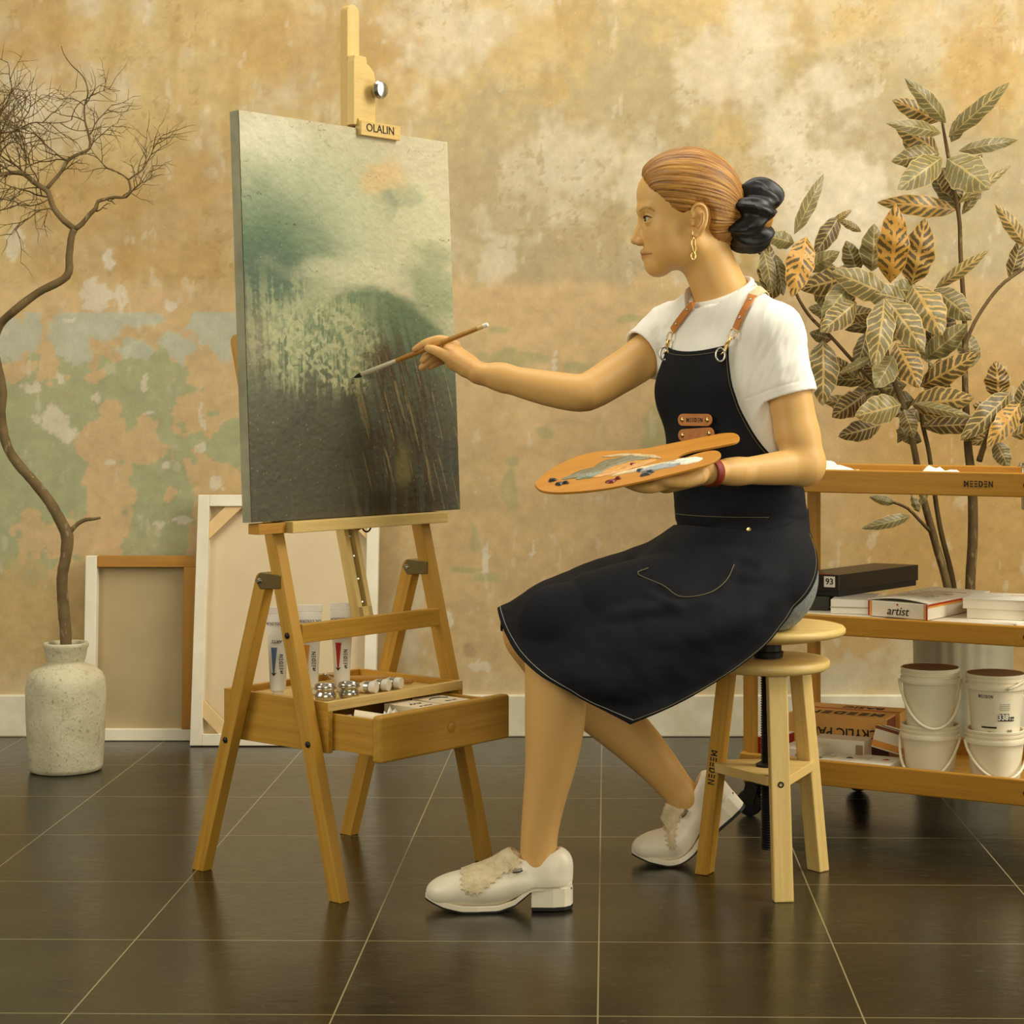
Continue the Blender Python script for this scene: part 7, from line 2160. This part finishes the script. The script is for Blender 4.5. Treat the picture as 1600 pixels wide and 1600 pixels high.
# ---------------------------------------------------------------- brush and palette held by the woman
tip = np.array([-.504, 3.826, .977]); tip = P(553, 590, 3.8215); end = P(762, 507, 3.700)
ax = end - tip; BL = np.linalg.norm(ax); ax /= BL
br = thing('paint_brush', "long wooden paint brush in the woman's right hand, its tip on the painting", 'brush', tip)
def bl(f0, f1, prof, mat, name, label=None):
    g = Geo(); g.lathe(tip, [(r, BL * f) for f, r in prof], 20, ax); return part(name, g, mat, br, label, smooth=True, autosmooth=50)
bl(0, 0, [(.32, .0042), (.40, .0052), (.55, .0054), (.75, .0050), (.93, .0044)], M['pine'], 'handle')
bl(0, 0, [(.93, .0045), (.965, .0043), (.97, .004)], M['beech_pale'], 'handle_end')
bl(0, 0, [(.970, .0046), (.985, .0046), (1.0, .0038)], M['white'], 'end_cap')
bl(0, 0, [(.06, .0046), (.10, .0050), (.30, .0044), (.325, .0043)], plain('pale_ferrule', rgb(214, 204, 180), .35, .2), 'ferrule', 'pale metal ferrule')
bl(0, 0, [(.0, .0008), (.02, .0032), (.045, .0048), (.065, .0044)], M['black'], 'bristles', 'dark paint-covered bristles')

# palette: flat board tilted towards the painter's eyes and the viewer
pc = P(1000, 722, 3.445)
px_dir = P(1130, 694, 3.47) - P(860, 748, 3.42); px_dir /= np.linalg.norm(px_dir)
py_dir = np.array([.05, .93, .36]); py_dir -= px_dir * py_dir.dot(px_dir); py_dir /= np.linalg.norm(py_dir)
pn = np.cross(px_dir, py_dir)
def to_pal(px, py):
    """point of the board's plane seen at a photo pixel, in board coordinates"""
    r = P(px, py, 1.0) - np.array([0, 0, CAM_Z]); o = np.array([0, 0, CAM_Z])
    t = (pc - o) @ pn / (r @ pn); q = o + r * t - pc
    return (q @ px_dir, q @ py_dir)
ol = [(836, 758), (838, 752), (850, 740), (872, 726), (898, 714), (922, 707), (950, 704), (980, 703), (1010, 700), (1040, 694), (1070, 688), (1100, 682), (1126, 677), (1145, 676), (1154, 680), (1155, 686), (1148, 691), (1130, 695), (1105, 700), (1082, 704), (1066, 709), (1059, 713), (1062, 715), (1072, 714), (1090, 708), (1108, 704), (1120, 704), (1126, 708), (1125, 713), (1116, 720), (1100, 727), (1070, 735), (1030, 745), (990, 754), (950, 762), (910, 767), (870, 769), (846, 766)]
pal = thing('paint_palette', "wooden artist's palette with smeared paint on the woman's left hand", 'palette', pc)
po = np.array([to_pal(*q) for q in ol])
# close smooth outline
def smooth_closed(pts, n=4):
    pts = np.array(pts); out = []
    m = len(pts)
    for i in range(m):
        p0, p1, p2, p3 = pts[i - 1], pts[i], pts[(i + 1) % m], pts[(i + 2) % m]
        for k in range(n):
            t = k / n
            out.append(.5 * (2 * p1 + (p2 - p0) * t + (2 * p0 - 5 * p1 + 4 * p2 - p3) * t * t + (-p0 + 3 * p1 - 3 * p2 + p3) * t ** 3))
    return np.array(out)
po = smooth_closed(po)
area = .5 * np.sum(po[:, 0] * np.roll(po[:, 1], -1) - np.roll(po[:, 0], -1) * po[:, 1])
if area < 0: po = po[::-1]
g = Geo(); g.prism([tuple(q) for q in po], pc - pn * .005, px_dir, py_dir, .005)
board = part('board', g, M['ply'], pal, bevel=.0012)
def smear(name, pts, widths, mat, h=.0012, label=None, seed=1):
    """ridge of thick paint along a line on the board"""
    q = np.array([to_pal(*p) for p in pts]); n = 40
    tt = np.linspace(0, len(q) - 1, n); qx = np.interp(tt, range(len(q)), q[:, 0]); qy = np.interp(tt, range(len(q)), q[:, 1]); ww = np.interp(tt, range(len(q)), widths)
    rs = np.random.RandomState(seed)
    g = Geo(); nu = 11; vs = []
    dx = np.gradient(qx); dy = np.gradient(qy); L_ = np.hypot(dx, dy)
    for i in range(n):
        e = math.sin(math.pi * min(max((i + .3) / n, .0), 1)) ** .4
        for k in range(nu):
            a = (k / (nu - 1) - .5) * 2
            off = ww[i] * a * e * (1 + .10 * math.sin(i * .5 + seed))
            hh = h * (1 - a * a) ** .5 * e * (1 + .6 * math.sin(k * 2.3 + i * .25 + seed) + .5 * rs.rand())
            c_ = pc + px_dir * (qx[i] - dy[i] / L_[i] * off) + py_dir * (qy[i] + dx[i] / L_[i] * off) + pn * (max(hh, 0) + .0003)
            vs.append(c_)
    fs = [(j * nu + k, j * nu + k + 1, (j + 1) * nu + k + 1, (j + 1) * nu + k) for j in range(n - 1) for k in range(nu - 1)]
    g.add(vs, fs); part(name, g, mat, pal, label, smooth=True)
pa_ = lambda n, r_, g_, b_, v=.12: mottled(n, tuple(x * (1 - v) for x in rgb(r_, g_, b_)[:3]) + (1,), tuple(min(1, x * (1 + v)) for x in rgb(r_, g_, b_)[:3]) + (1,), 120, .35, spec=.5)
smear('paint_smear', [(878, 749), (905, 742), (935, 735), (955, 724), (985, 716), (1015, 716)], [.012, .018, .020, .020, .018, .010], pa_('paint_olive', 116, 108, 76), .0022, 'grey-green paint smear', 3)
smear('paint_smear', [(915, 747), (950, 738), (985, 727), (1025, 719)], [.010, .016, .018, .010], pa_('paint_ochre', 196, 140, 60), .0020, 'yellow ochre paint smear', 5)
smear('paint_smear', [(900, 749), (925, 744), (950, 737)], [.006, .008, .005], pa_('paint_teal', 128, 136, 110), .0026, 'pale teal paint smear', 6)
smear('paint_smear', [(955, 744), (1000, 734), (1040, 726), (1080, 720)], [.005, .008, .009, .006], pa_('paint_cream', 206, 184, 136), .0022, 'cream paint smear', 7)
smear('paint_smear', [(995, 738), (1025, 731), (1055, 724), (1085, 720)], [.006, .012, .013, .008], pa_('paint_grey', 142, 146, 142), .0024, 'blue-grey paint smear', 9)
smear('paint_smear', [(1035, 727), (1060, 723), (1085, 719), (1098, 717)], [.006, .012, .014, .006], pa_('paint_white', 226, 216, 190), .0026, 'white paint smear', 11)
smear('paint_smear', [(940, 714), (980, 712), (1020, 714), (1034, 717)], [.003, .007, .006, .003], pa_('paint_buff', 190, 164, 112), .0022, 'buff paint smear', 12)
def dab(px, py, r, mat, label, s=1.6):
    a, b = to_pal(px, py); c_ = pc + px_dir * a + py_dir * b
    g = Geo(); n = 14; prof = [(1, 0), (.92, .3), (.6, .75), (.25, .95), (.02, 1)]
    vs, fs = [], []
    for rr, hh in prof:
        for k in range(n):
            t = 2 * math.pi * k / n; w_ = r * rr * (1 + .18 * math.sin(3 * t + px))
            vs.append(c_ + px_dir * w_ * s * math.cos(t) + py_dir * w_ * math.sin(t) * 1.3 + pn * (hh * .005 + .0002))
    for j in range(len(prof) - 1):
        for k in range(n): fs.append((j * n + k, j * n + (k + 1) % n, (j + 1) * n + (k + 1) % n, (j + 1) * n + k))
    g.add(vs, fs); part('paint_dab', g, mat, pal, label, smooth=True)
pk_ = pa_('paint_black', 30, 24, 20); pr_ = pa_('paint_crimson', 110, 24, 14); pb_ = pa_('paint_prussian', 44, 56, 58)
dab(863, 751, .0050, pk_, 'black paint dab'); dab(874, 757, .0046, pk_, 'black paint dab'); dab(884, 755, .0042, pk_, 'black paint dab')
dab(955, 753, .0050, pr_, 'dark red paint dab', 2.0); dab(966, 748, .0036, pr_, 'dark red paint dab', 1.6); dab(988, 727, .0034, pr_, 'dark red paint dab', 2.0)
dab(1008, 742, .0046, pb_, 'dark blue paint dab', 2.2); dab(1016, 738, .0036, pb_, 'dark blue paint dab', 2.2); dab(1000, 736, .0036, pb_, 'dark blue paint dab', 2.2)
# ---------------------------------------------------------------- tidy helper properties
for o in ORGS:
    for k in ('_org', '_ax', '_ay', '_up'):
        if k in o: del o[k]
for o in bpy.data.objects:
    for k in ('_org', '_ax', '_ay', '_up'):
        if k in o: del o[k]
